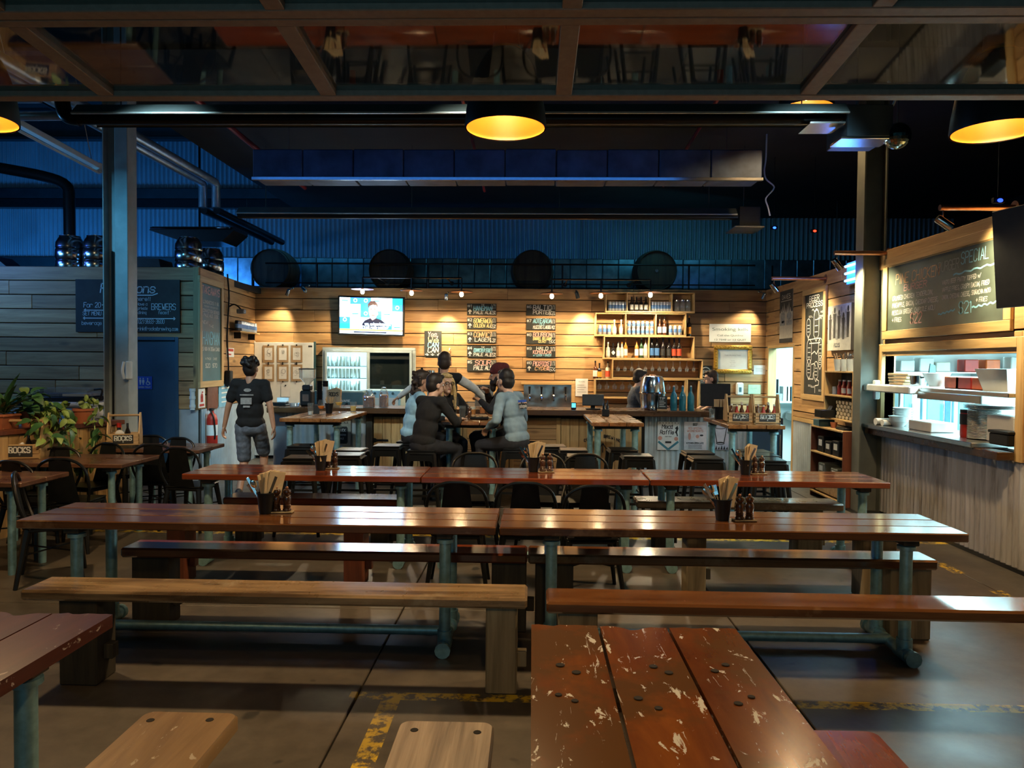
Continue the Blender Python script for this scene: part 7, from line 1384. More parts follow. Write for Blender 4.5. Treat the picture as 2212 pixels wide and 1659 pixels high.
t = thing('prep_tub', 'large slanted white tub on the hatch shelf', 'tub', (XR + .22, hatch(2166, XR + .2), zs + .02)); MB().add([(-.1, -.2, 0), (.1, -.2, 0), (.1, .16, 0), (-.1, .16, 0), (-.14, -.24, .20), (.14, -.24, .20), (.14, .23, .20), (-.14, .23, .20)], [(0, 1, 2, 3), (4, 7, 6, 5), (0, 4, 5, 1), (1, 5, 6, 2), (2, 6, 7, 3), (3, 7, 4, 0)]).build('tub', M_WHITE, t, smooth=0)
for i, (px, m_) in enumerate(((2072, M_ORANGE), (2098, M_RED), (2135, M_ORANGE))): o = tag(MB().box(-.10, .10, -.13, .13, 0, .12, .008).build('sauce_crate', m_, None, (XR + .22, hatch(px, XR + .2), zs + .02)), '%s plastic box on the hatch shelf, %s from the bowl' % (('orange', 'red')[i % 2], ORD[i]), 'box', 'coloured boxes on the hatch shelf')
# kitchen equipment against the partition
for i, (px0, px1, c_) in enumerate(((1942, 1990, M_KTILE), (1992, 2058, M_KTILE), (2060, 2112, M_KTILE))):
    a, b = at(px0, 880, Y=10.4).x, at(px1, 880, Y=10.4).x; t = thing('combi_oven', 'steel combi oven in the kitchen, %s from the corridor' % ORD[i], 'oven', ((a + b) / 2, 10.7, 0), 0, 'combi ovens'); w = (b - a) / 2 - .01; MB().box(-w, w, -.3, .28, .1, 1.50, .01).build('cabinet', c_, t)
    MB().box(-w + .05, w - .12, -.315, -.30, .75, 1.40, .006).build('door', plain('oven_door%d' % i, (.12, .36, .46), .15, .3, .1, 5), t); MB().tube([(w - .14, -.35, .85), (w - .14, -.35, 1.2)], .012).build('handle', M_STEEL, t); MB().box(w - .10, w - .02, -.31, -.30, .8, 1.42, .003).build('control_panel', M_SIGNBLUE if i == 1 else M_WHITE, t)
t = thing('range_hood', 'white steel hood across the kitchen above the ovens', 'hood', (6.1, 10.3, 1.98)); MB().prism([(-1.1, 0), (1.2, 0), (1.2, .45), (-1.0, .45)], -.4, .6).build('hood', M_WHITE, t, smooth=0); MB().box(-1.1, 1.2, -.44, -.40, -.02, .10, .004).build('gutter', M_STEEL, t); MB().tube([(0, 0, .45), (0, 0, 1.12)], .12, 12).build('duct', M_STEEL, t)
t = thing('kitchen_shelf', 'steel wall shelf above the ovens', 'shelf', (6.0, 10.85, 1.62)); MB().box(-.9, 1.4, -.18, .14, 0, .02, .003).build('board', M_STEEL, t); [MB().box(x - .01, x + .01, -.15, .14, -.1, 0).build('bracket', M_STEEL, t, smooth=0) for x in (-.6, .4, 1.2)]
for i, (x, h, m_) in enumerate(((5.35, .16, M_WHITE), (5.62, .20, M_WHITE), (5.85, .14, M_CREAM), (6.25, .18, M_RED), (6.55, .18, M_ORANGE), (6.9, .22, M_WHITE))): tag(MB().box(-.10, .10, -.1, .1, 0, h, .01).build('food_tub', m_, None, (x, 10.82, 1.64)), '%s food tub on the kitchen shelf, %s from the corridor' % ('coloured' if m_ in (M_RED, M_ORANGE) else 'pale', ORD[i]), 'tub', 'food tubs on the kitchen shelf')
# corridor behind the door
t = thing('corridor_shelf', 'white shelf seen through the kitchen door', 'shelf', (4.62, 13.1, at(1690, 866, Y=13.1).z)); z = t.location.z; MB().box(-.4, .5, -.2, .28, -.03, 0, .004).build('board', M_WHITE, t); [MB().box(x, x + .03, .2, .28, -z, 0).build('bracket', M_WHITE, t, smooth=0) for x in (-.4, .4)]
t = thing('grey_pot', 'grey pot with a tall handle on the corridor shelf', 'pot', (at(1679, 850, Y=13.05).x, 13.05, z)); MB().lathe([(0, 0), (.10, 0), (.11, .13), (0, .14)], 14).build('pot', M_GREY, t); MB().tube([(0, 0, .14), (0, .0, .38)], .02).build('handle', M_BLACK, t)
for i in range(4): tag(MB().box(-.045, .045, -.1, .1, 0, .26, .006).build('ring_binder', M_WHITE if i != 2 else M_BOARDT, None, (at(1693 + i * 7, 850, Y=13.05).x, 13.05, z)), '%s ring binder on the corridor shelf, %s along' % ('teal' if i == 2 else 'white', ORD[i]), 'binder', 'binders on the corridor shelf')
t = thing('hand_basin', 'white hand basin below the corridor shelf', 'basin', (4.75, 13.1, .75)); MB().box(-.25, .25, -.2, .2, 0, .16, .03).build('basin', M_WHITE, t); MB().tube(arc([(0, .15, .16), (0, .14, .34), (0, .02, .36), (0, 0, .30)], 4), .014).build('tap', M_CHROME, t); MB().box(-.05, .05, .02, .2, -.75, 0).build('pedestal', M_WHITE, t, smooth=0)
a, b = at(1618, 950, Y=10.35).x, at(1693, 950, Y=10.35).x; t = thing('dark_fridge', 'dark blue bar fridge at the bar end beside the kitchen door', 'fridge', ((a + b) / 2, 10.6, 0)); w = (b - a) / 2; MB().box(-w, w, -.22, .3, .02, .98, .01).build('cabinet', plain('dark_navy', (.012, .030, .055), .35, 0, .2, 4), t); MB().box(-w + .03, w - .03, -.235, -.22, .08, .92, .006).build('door', M_DOORBLUE, t); MB().tube([(w - .06, -.27, .4), (w - .06, -.27, .75)], .012).build('handle', M_STEEL, t)

# ------------------------------------------------------------------ table things: cutlery buckets, mills, glasses
BKT = MB().lathe([(0, .004), (.040, .004), (.054, .125), (.058, .125), (.058, .130), (.050, .130), (.038, .0), (0, 0)], 20).mesh('cutlery_bucket', M_BLACK)
NPK = MB().box(-.055, .055, -.003, .003, -.09, .09).box(-.050, .050, -.0042, .0042, -.088, .085).mesh('napkin', M_NAPKIN, 0)
FORK = MB().tube([(0, 0, 0), (0, 0, .11), (0, .003, .125)], [.006, .003, .004], 6).box(-.011, .011, -.0012, .0012, .125, .145)
for k in range(4): FORK.box(-.011 + k * .0062, -.0075 + k * .0062, -.001, .001, .144, .185)
FORK = FORK.mesh('fork', M_CHROME); KNIFE = MB().box(-.008, .008, -.006, .006, 0, .10, .003).box(-.009, .009, -.0012, .0012, .10, .22, .001).mesh('knife', M_CHROME); SPOON = MB().tube([(0, 0, 0), (0, 0, .12), (0, .003, .14)], [.006, .003, .004], 6).ball((0, .004, .17), (.019, .005, .028), 10, 7).mesh('spoon', M_CHROME)
MILLP = [(0, 0), (.024, 0), (.026, .006), (.026, .014), (.021, .02), (.025, .026), (.021, .032), (.025, .038), (.021, .044), (.024, .062), (.027, .078), (.022, .094), (.016, .102), (.024, .112), (.026, .122), (.020, .134), (0, .138)]
MILL = MB().lathe(MILLP, 18).mesh('pepper_mill', M_MILL); MKNOB = MB().ball((0, 0, .145), (.009, .009, .009), 10, 7).mesh('knob', M_COPPER); MTRAY = MB().box(-.07, .07, -.035, .035, 0, .010, .004).mesh('mill_tray', M_POST)
TILT = [(-38, 8), (-30, -6), (-22, 4), (-14, -8), (22, 6), (-34, -2)]
def condiments(bx, by, mx, my, where, nf, seed):
    rr = random.Random(seed); p = at(bx, by, Z=HT); q = at(mx, my, Z=HT); b = put('cutlery_bucket', BKT, None, (p.x, p.y + .05, HT)); tag(b, 'black bucket of cutlery and napkins on ' + where, 'bucket', 'black cutlery buckets')
    for k in range(6): o = put('napkin', NPK, None, (p.x + .008 + k * .009, p.y + .05 + .004 * (k % 3), HT + .165 + .004 * (k % 2))); o.rotation_euler = (R(rr.uniform(-4, 8)), R(-12 + 4.5 * k), R(rr.uniform(40, 65))); tag(o, 'kraft napkin in the bucket on %s, %s' % (where, ORD[k]), 'napkin', 'napkins in the bucket on ' + where)
    for k in range(nf):
        ms, nm = ((FORK, 'fork'), (KNIFE, 'knife'), (SPOON, 'spoon'))[k % 3]; ax, ay = TILT[k % 6]; o = put(nm, ms, None, (p.x - .006, p.y + .05 + rr.uniform(-.015, .012), HT + .03)); o.rotation_euler = (R(ay), R(ax), R(rr.uniform(-20, 20))); tag(o, 'steel %s in the bucket on %s, %s' % (nm, where, ORD[k // 3]), 'cutlery', 'cutlery in the bucket on ' + where)
    t = put('mill_tray', MTRAY, None, (q.x, q.y + .04, HT), .1); tag(t, 'small grey tray under the mills on ' + where, 'tray', 'mill trays')
    for s in (-1, 1): o = put('pepper_mill', MILL, None, (q.x + s * .031, q.y + .04 + .004 * s, HT + .010)); tag(o, 'dark turned %s mill on %s' % (('salt', 'pepper')[s > 0], where), 'mill', 'mills on ' + where); put('knob', MKNOB, o)
condiments(568, 1112, 604, 1110, 'the middle table by the plants', 6, 1); condiments(1565, 1127, 1612, 1128, 'the middle table by the hatch', 6, 2); condiments(689, 1017, 713, 1014, 'the far table by the walking man', 5, 3); condiments(1152, 1021, 1180, 1022, 'the far table behind the chairs', 5, 4); condiments(1614, 1027, 1641, 1026, 'the far table by the steel column', 5, 5)
def onh(px, py, Z=HH): p = at(px, py, Z=Z); return (p.x, p.y, Z)
def tumbler(label, loc, r, h, fill=None, liquid=None, foam=0, name='beer_glass', group=None):
    t = put(name, MB().lathe([(0, .006), (r * .8, .006), (r, h), (r * 1.04, h), (r * .86, 0), (0, 0)], 18).mesh(name, M_TUMBLER), None, loc); tag(t, label, 'glass', group)
    if fill: k = fill; MB().lathe([(0, .008), (r * .78, .008), (r * (.78 + .19 * k), h * k), (0, h * k)], 16).build('drink', liquid, t)
    if foam: MB().lathe([(0, h * fill + .001), (r * (.78 + .19 * fill), h * fill + .001), (r * (.78 + .19 * (fill + foam)), h * (fill + foam)), (0, h * (fill + foam))], 16).build('foam', M_FOAM, t)
    return t
def stem(label, loc, r, h, fill, liquid):
    t = put('stem_glass', MB().lathe([(.035, 0), (.034, .004), (.005, .010), (.005, h * .38), (r * .6, h * .44), (r, h * .60), (r * .95, h * .72), (r * .66, h)], 16).mesh('stem_glass', M_TUMBLER), None, loc); tag(t, label, 'glass')
    if fill: MB().lathe([(0, h * .42), (r * .58, h * .45), (r * .96, h * .60), (0, h * .60)], 14).build('drink', liquid, t)
    return t
tumbler('tall clear water glass on the crowded high table', onh(671, 897), .036, .15, .3, M_PAPER); stem('stemmed beer glass with a little amber beer on the crowded high table', onh(694, 897), .045, .19, 1, M_BEER); stem('empty balloon glass behind the pot on the crowded high table', onh(732, 891), .048, .22, 1, M_PALEBEER); tumbler('half full pale drink at the corner of the crowded high table', onh(763, 889), .043, .13, .55, M_PALEBEER)
t = put('cutlery_bucket', BKT, None, onh(711, 893)); tag(t, 'black pot of wooden cutlery on the crowded high table', 'bucket'); m = MB(); [m.tube([(0, 0, .02), (.05 * math.cos(k * 1.3), .05 * math.sin(k * 1.3), .19 + .01 * (k % 3))], [.004, .007], 5) for k in range(7)]; m.build('cutlery', M_CRATE, t)
tag(MB().box(-.04, .04, -.005, .005, 0, .11).build('table_card', M_INK, None, onh(683, 894)), 'small black table card on the crowded high table', 'card')
for i, (px, py, r, h, lq, f, fo, lb) in enumerate(((1019, 901, .055, .19, M_BEER, .50, .14, 'large beer glass with foam in front of the vested man'), (1042, 894, .040, .145, M_BEER, .62, .10, 'pint of amber beer on the shared high table'), (1057, 894, .040, .145, M_BEER, .60, .10, 'pint of amber beer beside the bearded man'), (999, 904, .040, .15, M_BOTTLE_DK, .8, 0, 'glass of cola on the shared high table'))): tumbler(lb, onh(px, py), r, h, f, lq, fo)
stem('tall stemmed glass by the blond woman', onh(985, 899), .034, .24, 0, None); o = put('pepper_mill', MILL, None, onh(1014, 906)); tag(o, 'dark pepper mill on the shared high table', 'mill'); put('knob', MKNOB, o)
t = thing('food_basket', 'dark food basket with pastry on the shared high table', 'basket', onh(1036, 906)); MB().box(-.11, .11, -.06, .06, 0, .03, .012).build('basket', M_BLACK, t); rr = random.Random(5); [MB().ball((rr.uniform(-.08, .08), rr.uniform(-.04, .04), .04), (.03, .02, .018), 8, 6).build('pastry', M_KRAFT, t) for k in range(6)]
tag(MB().box(-.09, .09, -.05, .05, 0, .02, .004).build('serving_board', M_CRATE, None, onh(972, 906)), 'small wooden board on the shared high table by the woman in black', 'board'); tag(MB().box(-.06, .06, -.035, .035, 0, .012, .004).build('folded_paper', M_NAPKIN, None, onh(1055, 903)), 'folded pale paper beside the pints', 'paper')
p = at(1308, 899, Z=HH); t = thing('bottle_holder', 'black holder with sauce bottles on the empty high table', 'holder', (p.x, p.y, HH)); MB().box(-.045, .045, -.045, .045, 0, .09, .008).build('holder', M_BLACK, t); [MB().lathe([(0, .02), (.018, .02), (.018, .14), (.008, .17), (.008, .20), (0, .20)], 10, c=(x, 0, 0)).build('bottle', M_BOTTLE_DK, t) for x in (-.022, .022)]
t = thing('menu_bucket', 'dark bucket stuffed with brown menus on the high table edge', 'bucket', onh(1556, 905)); MB().lathe([(0, 0), (.07, 0), (.09, .15), (.085, .15), (0, .02)], 16).build('bucket', M_BLACK, t); [MB().box(-.03, .03, -.004, .004, .05, .24).build('menu', M_KRAFT, t, (-.05 + .03 * k, .01 * (k % 2), 0), .4 * k) for k in range(4)]
tumbler('empty clear glass beside the menu bucket', onh(1538, 906), .035, .13)
# ------------------------------------------------------------------ people
def cap(m, a, b, ra, rb):
    a, b = Vector(a), Vector(b); m.tube([a, b], [ra, rb], 12); m.ball(a, ra, 12, 8); m.ball(b, rb, 12, 8)
def ell(m, M, c, r): m.ball((0, 0, 0), r, 16, 11, M=M @ Matrix.Translation(c))
def blob(name, m, voxel, mat, parent, smooth=3, rough=0.0, seed=0):
    me = m.mesh(name, mat, 0); o = bpy.data.objects.new(name, me); COL.objects.link(o)
    r = o.modifiers.new('r', 'REMESH'); r.mode = 'VOXEL'; r.voxel_size = voxel; r.use_smooth_shade = True
    s = o.modifiers.new('s', 'SMOOTH'); s.factor = .5; s.iterations = smooth
    bpy.context.view_layer.update(); nm = bpy.data.meshes.new_from_object(o.evaluated_get(bpy.context.evaluated_depsgraph_get())); bpy.data.objects.remove(o); bpy.data.meshes.remove(me)
    if rough:
        n = len(nm.vertices); co = np.empty(n * 3, np.float32); nm.vertices.foreach_get('co', co); co = co.reshape(-1, 3); no = np.empty(n * 3, np.float32); nm.vertices.foreach_get('normal', no); no = no.reshape(-1, 3)
        rs = np.random.RandomState(seed); d = np.zeros(n)
        for k in range(7): f = rs.normal(0, 1, 3) * (18 + 5 * k); f[2] *= 1.7; d += np.sin(co @ f + rs.uniform(0, 6.28)) / (1.5 + .5 * k)
        co = co + no * (d * rough)[:, None]; nm.vertices.foreach_set('co', co.astype(np.float32).ravel()); nm.update()
    nm.materials.clear(); nm.materials.append(mat); nm.polygons.foreach_set('use_smooth', [True] * len(nm.polygons)); nm.name = name; return put(name, nm, parent)
def ik(a, b, l1, l2, pole):
    a, b, pole = Vector(a), Vector(b), Vector(pole); d = b - a; L = min(d.length, (l1 + l2) * .998); u = d.normalized(); b = a + u * L
    x = (l1 * l1 - l2 * l2 + L * L) / (2 * L); h = math.sqrt(max(0, l1 * l1 - x * x)); w = (pole - u * pole.dot(u)).normalized(); return a + u * x + w * h, b
M_SKIN = plain('skin', (.50, .27, .17), .5, 0, .08, 25); M_SKINP = plain('pale_skin', (.62, .38, .27), .5, 0, .06, 25); M_LIP = plain('lips', (.36, .11, .09), .45)
M_HAIRD = plain('dark_hair', (.014, .010, .008), .55, 0, .4, 60); M_HAIRB = plain('brown_hair', (.035, .020, .012), .55, 0, .4, 60); M_HAIRY = plain('blond_hair', (.58, .40, .16), .45, 0, .25, 50); M_EYEW = plain('eye_white', (.75, .74, .70), .3)
M_TEEB = plain('black_cotton', (.008, .009, .011), .9, 0, .2, 40); M_BLUESH = plain('pale_blue_cotton', (.30, .52, .66), .85, 0, .12, 12); M_GREYSH = plain('blue_grey_jersey', (.20, .30, .37), .85, 0, .15, 12); M_DENIM = plain('dark_trousers', (.012, .014, .020), .85, 0, .2, 30); M_SHORT = plain('grey_shorts', (.13, .16, .21), .9, 0, .4, 18); M_SLEEVE = plain('white_cotton', (.58, .60, .58), .85, 0, .1, 20); M_TEEG = plain('grey_marl', (.06, .075, .10), .9, 0, .4, 60); M_BEANIE = plain('maroon_knit', (.10, .016, .018), .95, 0, .3, 80); M_SHOE = plain('dark_shoe', (.02, .02, .022), .6)
def hand(m, w, d, n):
    "palm, four unequal bent fingers and a thumb, from the wrist W along D with palm normal N"
    d = Vector(d).normalized(); n = (Vector(n) - d * Vector(n).dot(d)).normalized(); s = d.cross(n)
    for k in range(4):
        o = (k - 1.5) * .0205; root = w + d * .085 + s * o; cap(m, w + d * .02 + s * o * .7, root, .014, .0115); L = (.068, .078, .073, .056)[k]; j = root + (d * .9 + n * .35).normalized() * L * .55; cap(m, root, j, .0095, .0088); cap(m, j, j + (d * .45 + n * .8).normalized() * L * .5, .0088, .0075)
    b = w + d * .03 - s * .03; j = b + (d * .6 - s * .7 + n * .2).normalized() * .045; cap(m, b, j, .013, .0105); cap(m, j, j + (d * .9 - s * .1 + n * .4).normalized() * .035, .0105, .0085)
def person(label, loc, rz, pel, lean, feet, hands, head=(0, 0), skin=M_SKIN, hair=('short', M_HAIRD), top=(M_TEEB, 'long'), legs=(M_DENIM, 'long'), sc=1.0, side=0.0, poles=((.6, .5, -.3), (-.6, .5, -.3)), kp=(0, -1, .25), vest=None, seed=1, logo=None, beard=None, glasses=False, twist=0.0):
    t = thing('person', label, 'person', loc, rz); t.scale = (sc, sc, sc); P = Vector(pel); S = Matrix.Translation(P) @ Matrix.Rotation(lean, 4, 'X') @ Matrix.Rotation(side, 4, 'Y'); ST = S @ Matrix.Rotation(twist, 4, 'Z'); nb = S @ Vector((0, .0, .53)); hd = nb + Vector((0, -.035 - .10 * math.sin(lean), .125)); H = Matrix.Translation(hd) @ Matrix.Rotation(head[0], 4, 'Z') @ Matrix.Rotation(head[1], 4, 'X') @ Matrix.Scale(1.09, 4)
    sh = [ST @ Vector((x, .0, .465)) for x in (.172, -.172)]; arms = []; lg = []
    for i in (0, 1): e, w = ik(sh[i], hands[i], .285, .255, poles[i]); arms.append((e, w))
    hp = [P + Vector((x, 0, -.05)) for x in (.095, -.095)]
    for i in (0, 1): k, a = ik(hp[i], feet[i], .44, .43, kp); lg.append((k, a))
    m = MB()
    ell(m, S, (0, 0, -.02), (.150, .105, .12)); ell(m, S, (0, 0, .16), (.130, .090, .15)); ell(m, ST, (0, .005, .34), (.150, .098, .17)); cap(m, sh[0], sh[1], .052, .052); cap(m, nb + Vector((0, .01, -.04)), hd + Vector((0, .01, -.05)), .056, .050)
    ell(m, H, (0, .012, .028), (.072, .090, .092)); ell(m, H, (0, -.020, -.045), (.056, .062, .072)); ell(m, H, (0, -.062, -.098), (.026, .022, .020)); cap(m, H @ Vector((0, -.080, .012)), H @ Vector((0, -.098, -.030)), .009, .0135)
    cap(m, H @ Vector((-.035, -.070, .030)), H @ Vector((.035, -.070, .030)), .013, .013)
    for s in (-1, 1): ell(m, H, (s * .073, .008, -.012), (.010, .020, .030))
    for i in (0, 1):
        e, w = arms[i]; cap(m, sh[i], e, .046, .038); cap(m, e, w, .037, .026); hand(m, w, w - e, Vector((0, -.3, -1)) if abs((w - e).normalized().z) < .8 else Vector((-1 if i == 0 else 1, 0, 0)))
        k, a = lg[i]; cap(m, hp[i], k, .078, .052); cap(m, k, a, .054, .036); cap(m, a + Vector((0, .02, -.03)), a + Vector((0, -.14, -.05)), .034, .026)
    blob('body', m, .0078, skin, t, 3)
    off = .014; lo = top[1] == 'long'; m = MB(); ell(m, S, (0, 0, .0), (.165 + off, .118 + off, .10)); ell(m, S, (0, 0, .14), (.150 + off, .108 + off, .17)); ell(m, ST, (0, .005, .33), (.160 + off, .106 + off, .175)); cap(m, sh[0], sh[1], .068, .068)
    ms = MB() if vest else m
    for i in (0, 1):
        e, w = arms[i]; cap(ms, sh[i], e if lo else sh[i].lerp(e, .62), .062, .052 if lo else .062)
        if lo: cap(ms, e, e.lerp(w, .93), .050, .038)
    blob('shirt', m, .011, vest or top[0], t, 3, .0035, seed)
    if vest: blob('shirt_sleeves', ms, .011, top[0], t, 3, .003, seed)
    m = MB(); ell(m, S, (0, 0, -.05), (.160, .118, .125))
    for i in (0, 1):
        k, a = lg[i]; cap(m, hp[i], k if legs[1] == 'long' else hp[i].lerp(k, .88), .093, .068 if legs[1] == 'long' else .085)
        if legs[1] == 'long': cap(m, k, k.lerp(a, .96), .064, .050)
    blob('trousers' if legs[1] == 'long' else 'shorts', m, .012, legs[0], t, 3, .003, seed + 3)
    for i in (0, 1):
        a = lg[i][1]; m = MB(); cap(m, a + Vector((0, .03, -.035)), a + Vector((0, -.15, -.05)), .046, .040); cap(m, a + Vector((0, .0, .02)), a + Vector((0, .02, -.04)), .045, .045); blob('shoe', m, .012, M_SHOE, t, 2)
    kind, hm = hair; m = MB()
    if kind != 'beanie': ell(m, H, (0, .024, .046), (.079, .094, .088)); ell(m, H, (0, .046, -.005), (.074, .068, .085)); ell(m, H, (0, -.035, .092), (.055, .05, .03))
    if kind == 'bushy':
        rr = random.Random(3)
        for k in range(26): a, b = rr.uniform(0, 6.28), rr.uniform(-.1, 1.2); ell(m, H, (.085 * math.cos(a) * math.cos(b), .03 + .095 * math.sin(a) * math.cos(b), .05 + .085 * math.sin(b)), (.028, .028, .026))
    if kind == 'long':
        for s in (-1, 1): cap(m, H @ Vector((s * .066, -.01, .05)), H @ Vector((s * .080, .02, -.12)), .028, .028); cap(m, H @ Vector((s * .080, .02, -.12)), H @ Vector((s * .085, -.02, -.27)), .028, .018); cap(m, H @ Vector((s * .072, -.03, .03)), H @ Vector((s * .086, -.055, -.10)), .022, .024); cap(m, H @ Vector((s * .086, -.055, -.10)), H @ Vector((s * .088, -.075, -.30)), .024, .014)
        cap(m, H @ Vector((0, .07, .02)), H @ Vector((0, .085, -.22)), .06, .05)
    if kind == 'curly':
        rr = random.Random(5)
        for k in range(60): a, u = rr.uniform(0, 6.28), rr.uniform(-.20, .10); q = H @ Vector((.085 * math.cos(a), .045 + .07 * math.sin(a), u)); q.y += 0; ell(m, Matrix.Translation(q), (0, 0, 0), (.024, .024, .024)) if math.sin(a) > -.4 else None
    if kind == 'beanie': ell(m, H, (0, .014, .06), (.086, .104, .088)); ell(m, H, (0, .06, .085), (.07, .075, .06)); cap(m, H @ Vector((-.05, -.07, .045)), H @ Vector((.05, -.07, .045)), .02, .02)
    blob('beanie' if kind == 'beanie' else 'hair', m, .0085, hm, t, 2, .002, seed)
    if kind == 'beanie': m = MB(); ell(m, H, (0, .055, -.03), (.070, .052, .06)); blob('hair', m, .009, M_HAIRD, t, 2)
    if beard: m = MB(); ell(m, H, (0, -.052, -.082), (.050, .045, .050)); ell(m, H, (0, -.062, -.13), (.036, .034, .055)); cap(m, H @ Vector((-.032, -.078, -.043)), H @ Vector((.032, -.078, -.043)), .011, .011); [cap(m, H @ Vector((s * .058, -.012, -.02)), H @ Vector((s * .05, -.04, -.08)), .018, .024) for s in (-1, 1)]; blob('beard', m, .008, beard, t, 2, .002, seed)
    for s in (-1, 1):
        e = put('eye', MB().ball((0, 0, 0), (.0135, .010, .009), 10, 7).mesh('eye', M_EYEW), t); e.matrix_local = H @ Matrix.Translation((s * .030, -.0675, .006)); MB().ball((0, -.0075, 0), (.0062, .004, .0062), 8, 6).build('iris', M_INK, e)
        b = put('eyebrow', MB().tube([(-.018, .004, 0), (0, -.003, .004), (.018, .004, -.001)], .0042, 6).mesh('eyebrow', hm if kind != 'beanie' else M_HAIRD), t); b.matrix_local = H @ Matrix.Translation((s * .031, -.083, .030))
    l = put('mouth', MB().ball((0, 0, 0), (.022, .007, .0065), 10, 6).mesh('mouth', M_LIP), t); l.matrix_local = H @ Matrix.Translation((0, -.081, -.060))
    if glasses:
        m = MB(); [m.tube([(s * .033 + .024 * math.cos(k * .5236), -.094, .006 + .019 * math.sin(k * .5236)) for k in range(13)], .0028, 6) for s in (-1, 1)]; m.tube([(-.010, -.096, .01), (.010, -.096, .01)], .0028, 6); [m.tube([(s * .056, -.094, .01), (s * .075, .0, .012)], .0028, 6) for s in (-1, 1)]; g = m.build('spectacles', M_BLACK, t); g.matrix_local = H
    if logo: logo(t, ST)
    return t
def seated(px, Y, rz, **kw):
    X = at(px, 850, Y=Y).x; return (X, Y, 0), R(rz)
SEAT = (0, 0, .865); SF = ((.13, -.36, .34), (-.13, -.36, .34))
def tee_print(t, S):
    m = disc(MB(), 0, .10, .045, .022, n=12); m.quad(-.09, .07, .035, .05); m.quad(-.08, .05, -.07, .01); m.quad(-.05, .03, -.11, -.085); o = m.build('shirt_print', M_GREY, t, smooth=0); o.matrix_local = S @ Matrix.Translation((0, .128, .30)) @ Matrix.Rotation(R(180), 4, 'Z') @ Matrix.Rotation(R(-3), 4, 'X')
def back_logo(t, S):
    o = MB().quad(-.085, .085, -.05, .05).build('back_badge', M_INK, t, smooth=0); o.matrix_local = S @ Matrix.Translation((-.02, .139, .36)) @ Matrix.Rotation(R(180), 4, 'Z') @ Matrix.Rotation(R(2), 4, 'X')
    a = MB().quad(-.085, .085, .016, .05, -.001); a.build('badge_sky', M_SIGNBLUE, o, smooth=0); MB().quad(-.085, .085, .010, .022, -.0016).build('badge_stripe', M_CHALKO, o, smooth=0)
    MB().add([(x, -.002, z) for x, z in ((-.085, -.002), (-.06, .018), (-.045, .01), (-.02, .036), (.0, .012), (.015, .022), (.035, .004), (.06, .016), (.085, -.002))], [tuple(range(9))]).build('badge_peaks', M_INK, o, smooth=0); letters(MB(), 'patagonia', 0, -.036, .034, .15, .2, align='c', y=-.0024).build('lettering', M_CHALK, o, smooth=0)
wx_ = at(541, 850, Y=9.0).x
person('man walking away in black printed T-shirt and grey shorts', (wx_, 9.0, 0), R(186), (0, 0, .945), -.02, ((.10, .14, .10), (-.10, -.20, .11)), ((.32, -.02, .88), (-.31, .10, .84)), head=(-.1, -.05), hair=('bushy', M_HAIRD), top=(M_TEEB, 'short'), legs=(M_SHORT, 'short'), sc=1.01, seed=11, logo=tee_print)
l, r = seated(888, 8.95, 112); person('man in pale blue shirt seated at the high table, seen from behind', l, r, SEAT, .18, SF, ((.20, -.46, 1.10), (-.18, -.40, 1.10)), head=(-.25, .1), hair=('curly', M_HAIRB), top=(M_BLUESH, 'long'), sc=.98, seed=12)
l, r = seated(914, 8.08, 140); person('person in black long-sleeved top leaning on the near end of the high table', (l[0], l[1], 0), r, SEAT, .26, SF, ((.10, -.42, 1.10), (-.12, -.46, 1.10)), head=(-.3, .1), hair=('short', M_HAIRD), skin=M_SKINP, top=(M_TEEB, 'long'), sc=.97, seed=13)
l, r = seated(957, 9.35, 28); person('blond long-haired woman with spectacles facing the front at the high table', l, r, SEAT, .14, SF, ((.22, -.34, 1.09), (-.10, -.36, 1.09)), head=(.12, .03), skin=M_SKINP, hair=('long', M_HAIRY), top=(M_TEEB, 'long'), sc=.955, seed=14, glasses=True)
VX = at(958, 850, Y=9.72).x; lh, rh = at(850, 892, Y=10.05), at(1046, 882, Y=10.05)
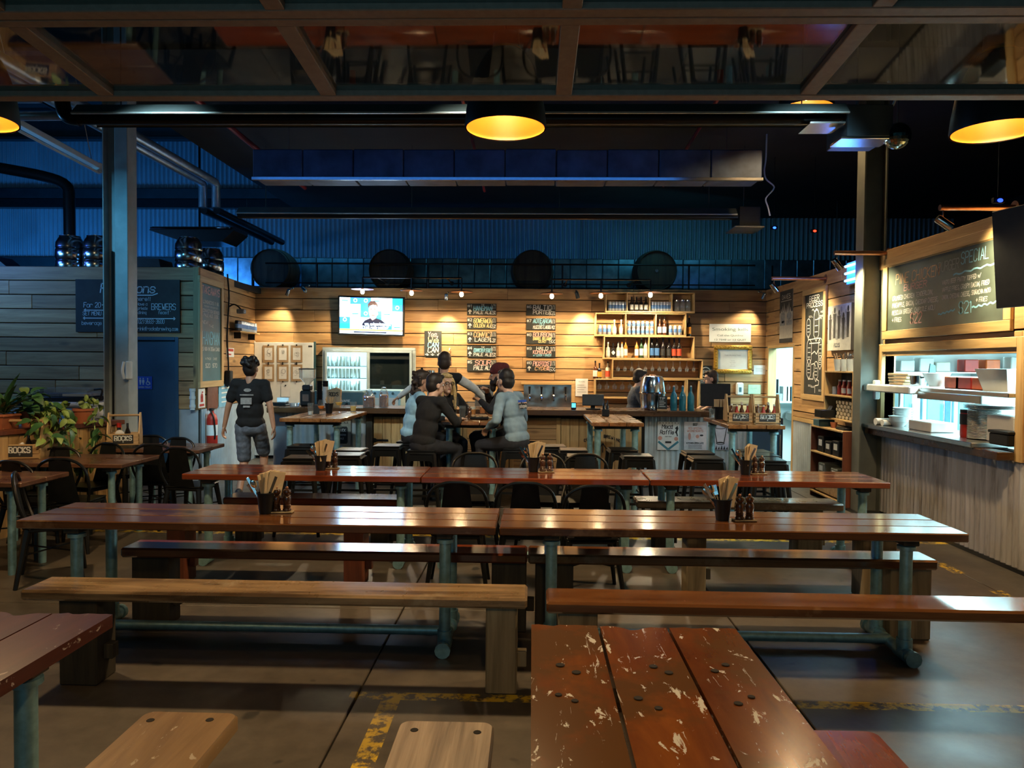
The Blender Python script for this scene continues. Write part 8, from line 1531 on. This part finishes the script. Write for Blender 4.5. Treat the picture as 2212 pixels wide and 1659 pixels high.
person('man in black vest and white sleeves standing with arms spread on the bar', (VX, 9.72, 0), R(180), (0, .02, .96), .10, ((.12, .02, .09), (-.12, .02, .09)), ((-(lh.x - VX) - .0, -.30, 1.10), (-(rh.x - VX), -.30, 1.12)), head=(.1, .1), hair=('short', M_HAIRB), top=(M_SLEEVE, 'long'), vest=M_TEEB, sc=1.06, seed=15, poles=((.6, .3, .3), (-.6, .3, .3)))
l, r = seated(1104, 9.25, -92); person('bearded man in maroon beanie seated in profile, drinking', (l[0], l[1], 0), r, SEAT, .20, SF, ((.12, -.36, 1.20), (-.10, -.30, 1.30)), head=(0, .05), hair=('beanie', M_BEANIE), beard=M_HAIRD, top=(M_DENIM, 'long'), sc=1.03, seed=16)
l, r = seated(1118, 8.34, -122); person('man in blue-grey long-sleeved top with a badge on his back, seated', (l[0], l[1], 0), r, SEAT, .22, SF, ((.20, -.26, .98), (-.17, -.30, .97)), head=(-.22, .05), hair=('short', M_HAIRD), skin=M_SKINP, top=(M_GREYSH, 'long'), sc=1.0, seed=17, logo=back_logo)
BX = at(1366, 850, Y=11.25).x; person('barman in grey T-shirt working behind the steel keg', (BX, 11.25, 0), R(92), (0, 0, .90), .14, ((.10, .0, .09), (-.10, .0, .09)), ((.16, -.34, 1.10), (-.16, -.40, 1.12)), head=(0, .12), hair=('short', M_HAIRD), skin=M_SKINP, top=(M_TEEG, 'short'), sc=.97, seed=18, poles=((.3, .6, -.6), (-.3, .6, -.6)))
BX = at(1548, 850, Y=11.4).x; person('second barman in profile behind the wide black monitor', (BX, 11.4, 0), R(-95), (0, 0, .90), .10, ((.10, .0, .09), (-.10, .0, .09)), ((.16, -.36, 1.0), (-.16, -.36, 1.0)), head=(0, .1), hair=('short', M_HAIRB), skin=M_SKINP, top=(M_TEEB, 'short'), sc=.965, seed=19)
for px, Y, lb in ((888, 8.95, 'bar stool under the man in the pale blue shirt'), (914, 8.08, 'bar stool under the person in the black top'), (957, 9.35, 'bar stool under the blond woman'), (1104, 9.25, 'bar stool under the bearded man'), (1118, 8.34, 'bar stool under the man in the blue-grey top')): dup(stool0, (at(px, 850, Y=Y).x, Y, 0), 0, lb, 'black metal bar stools')
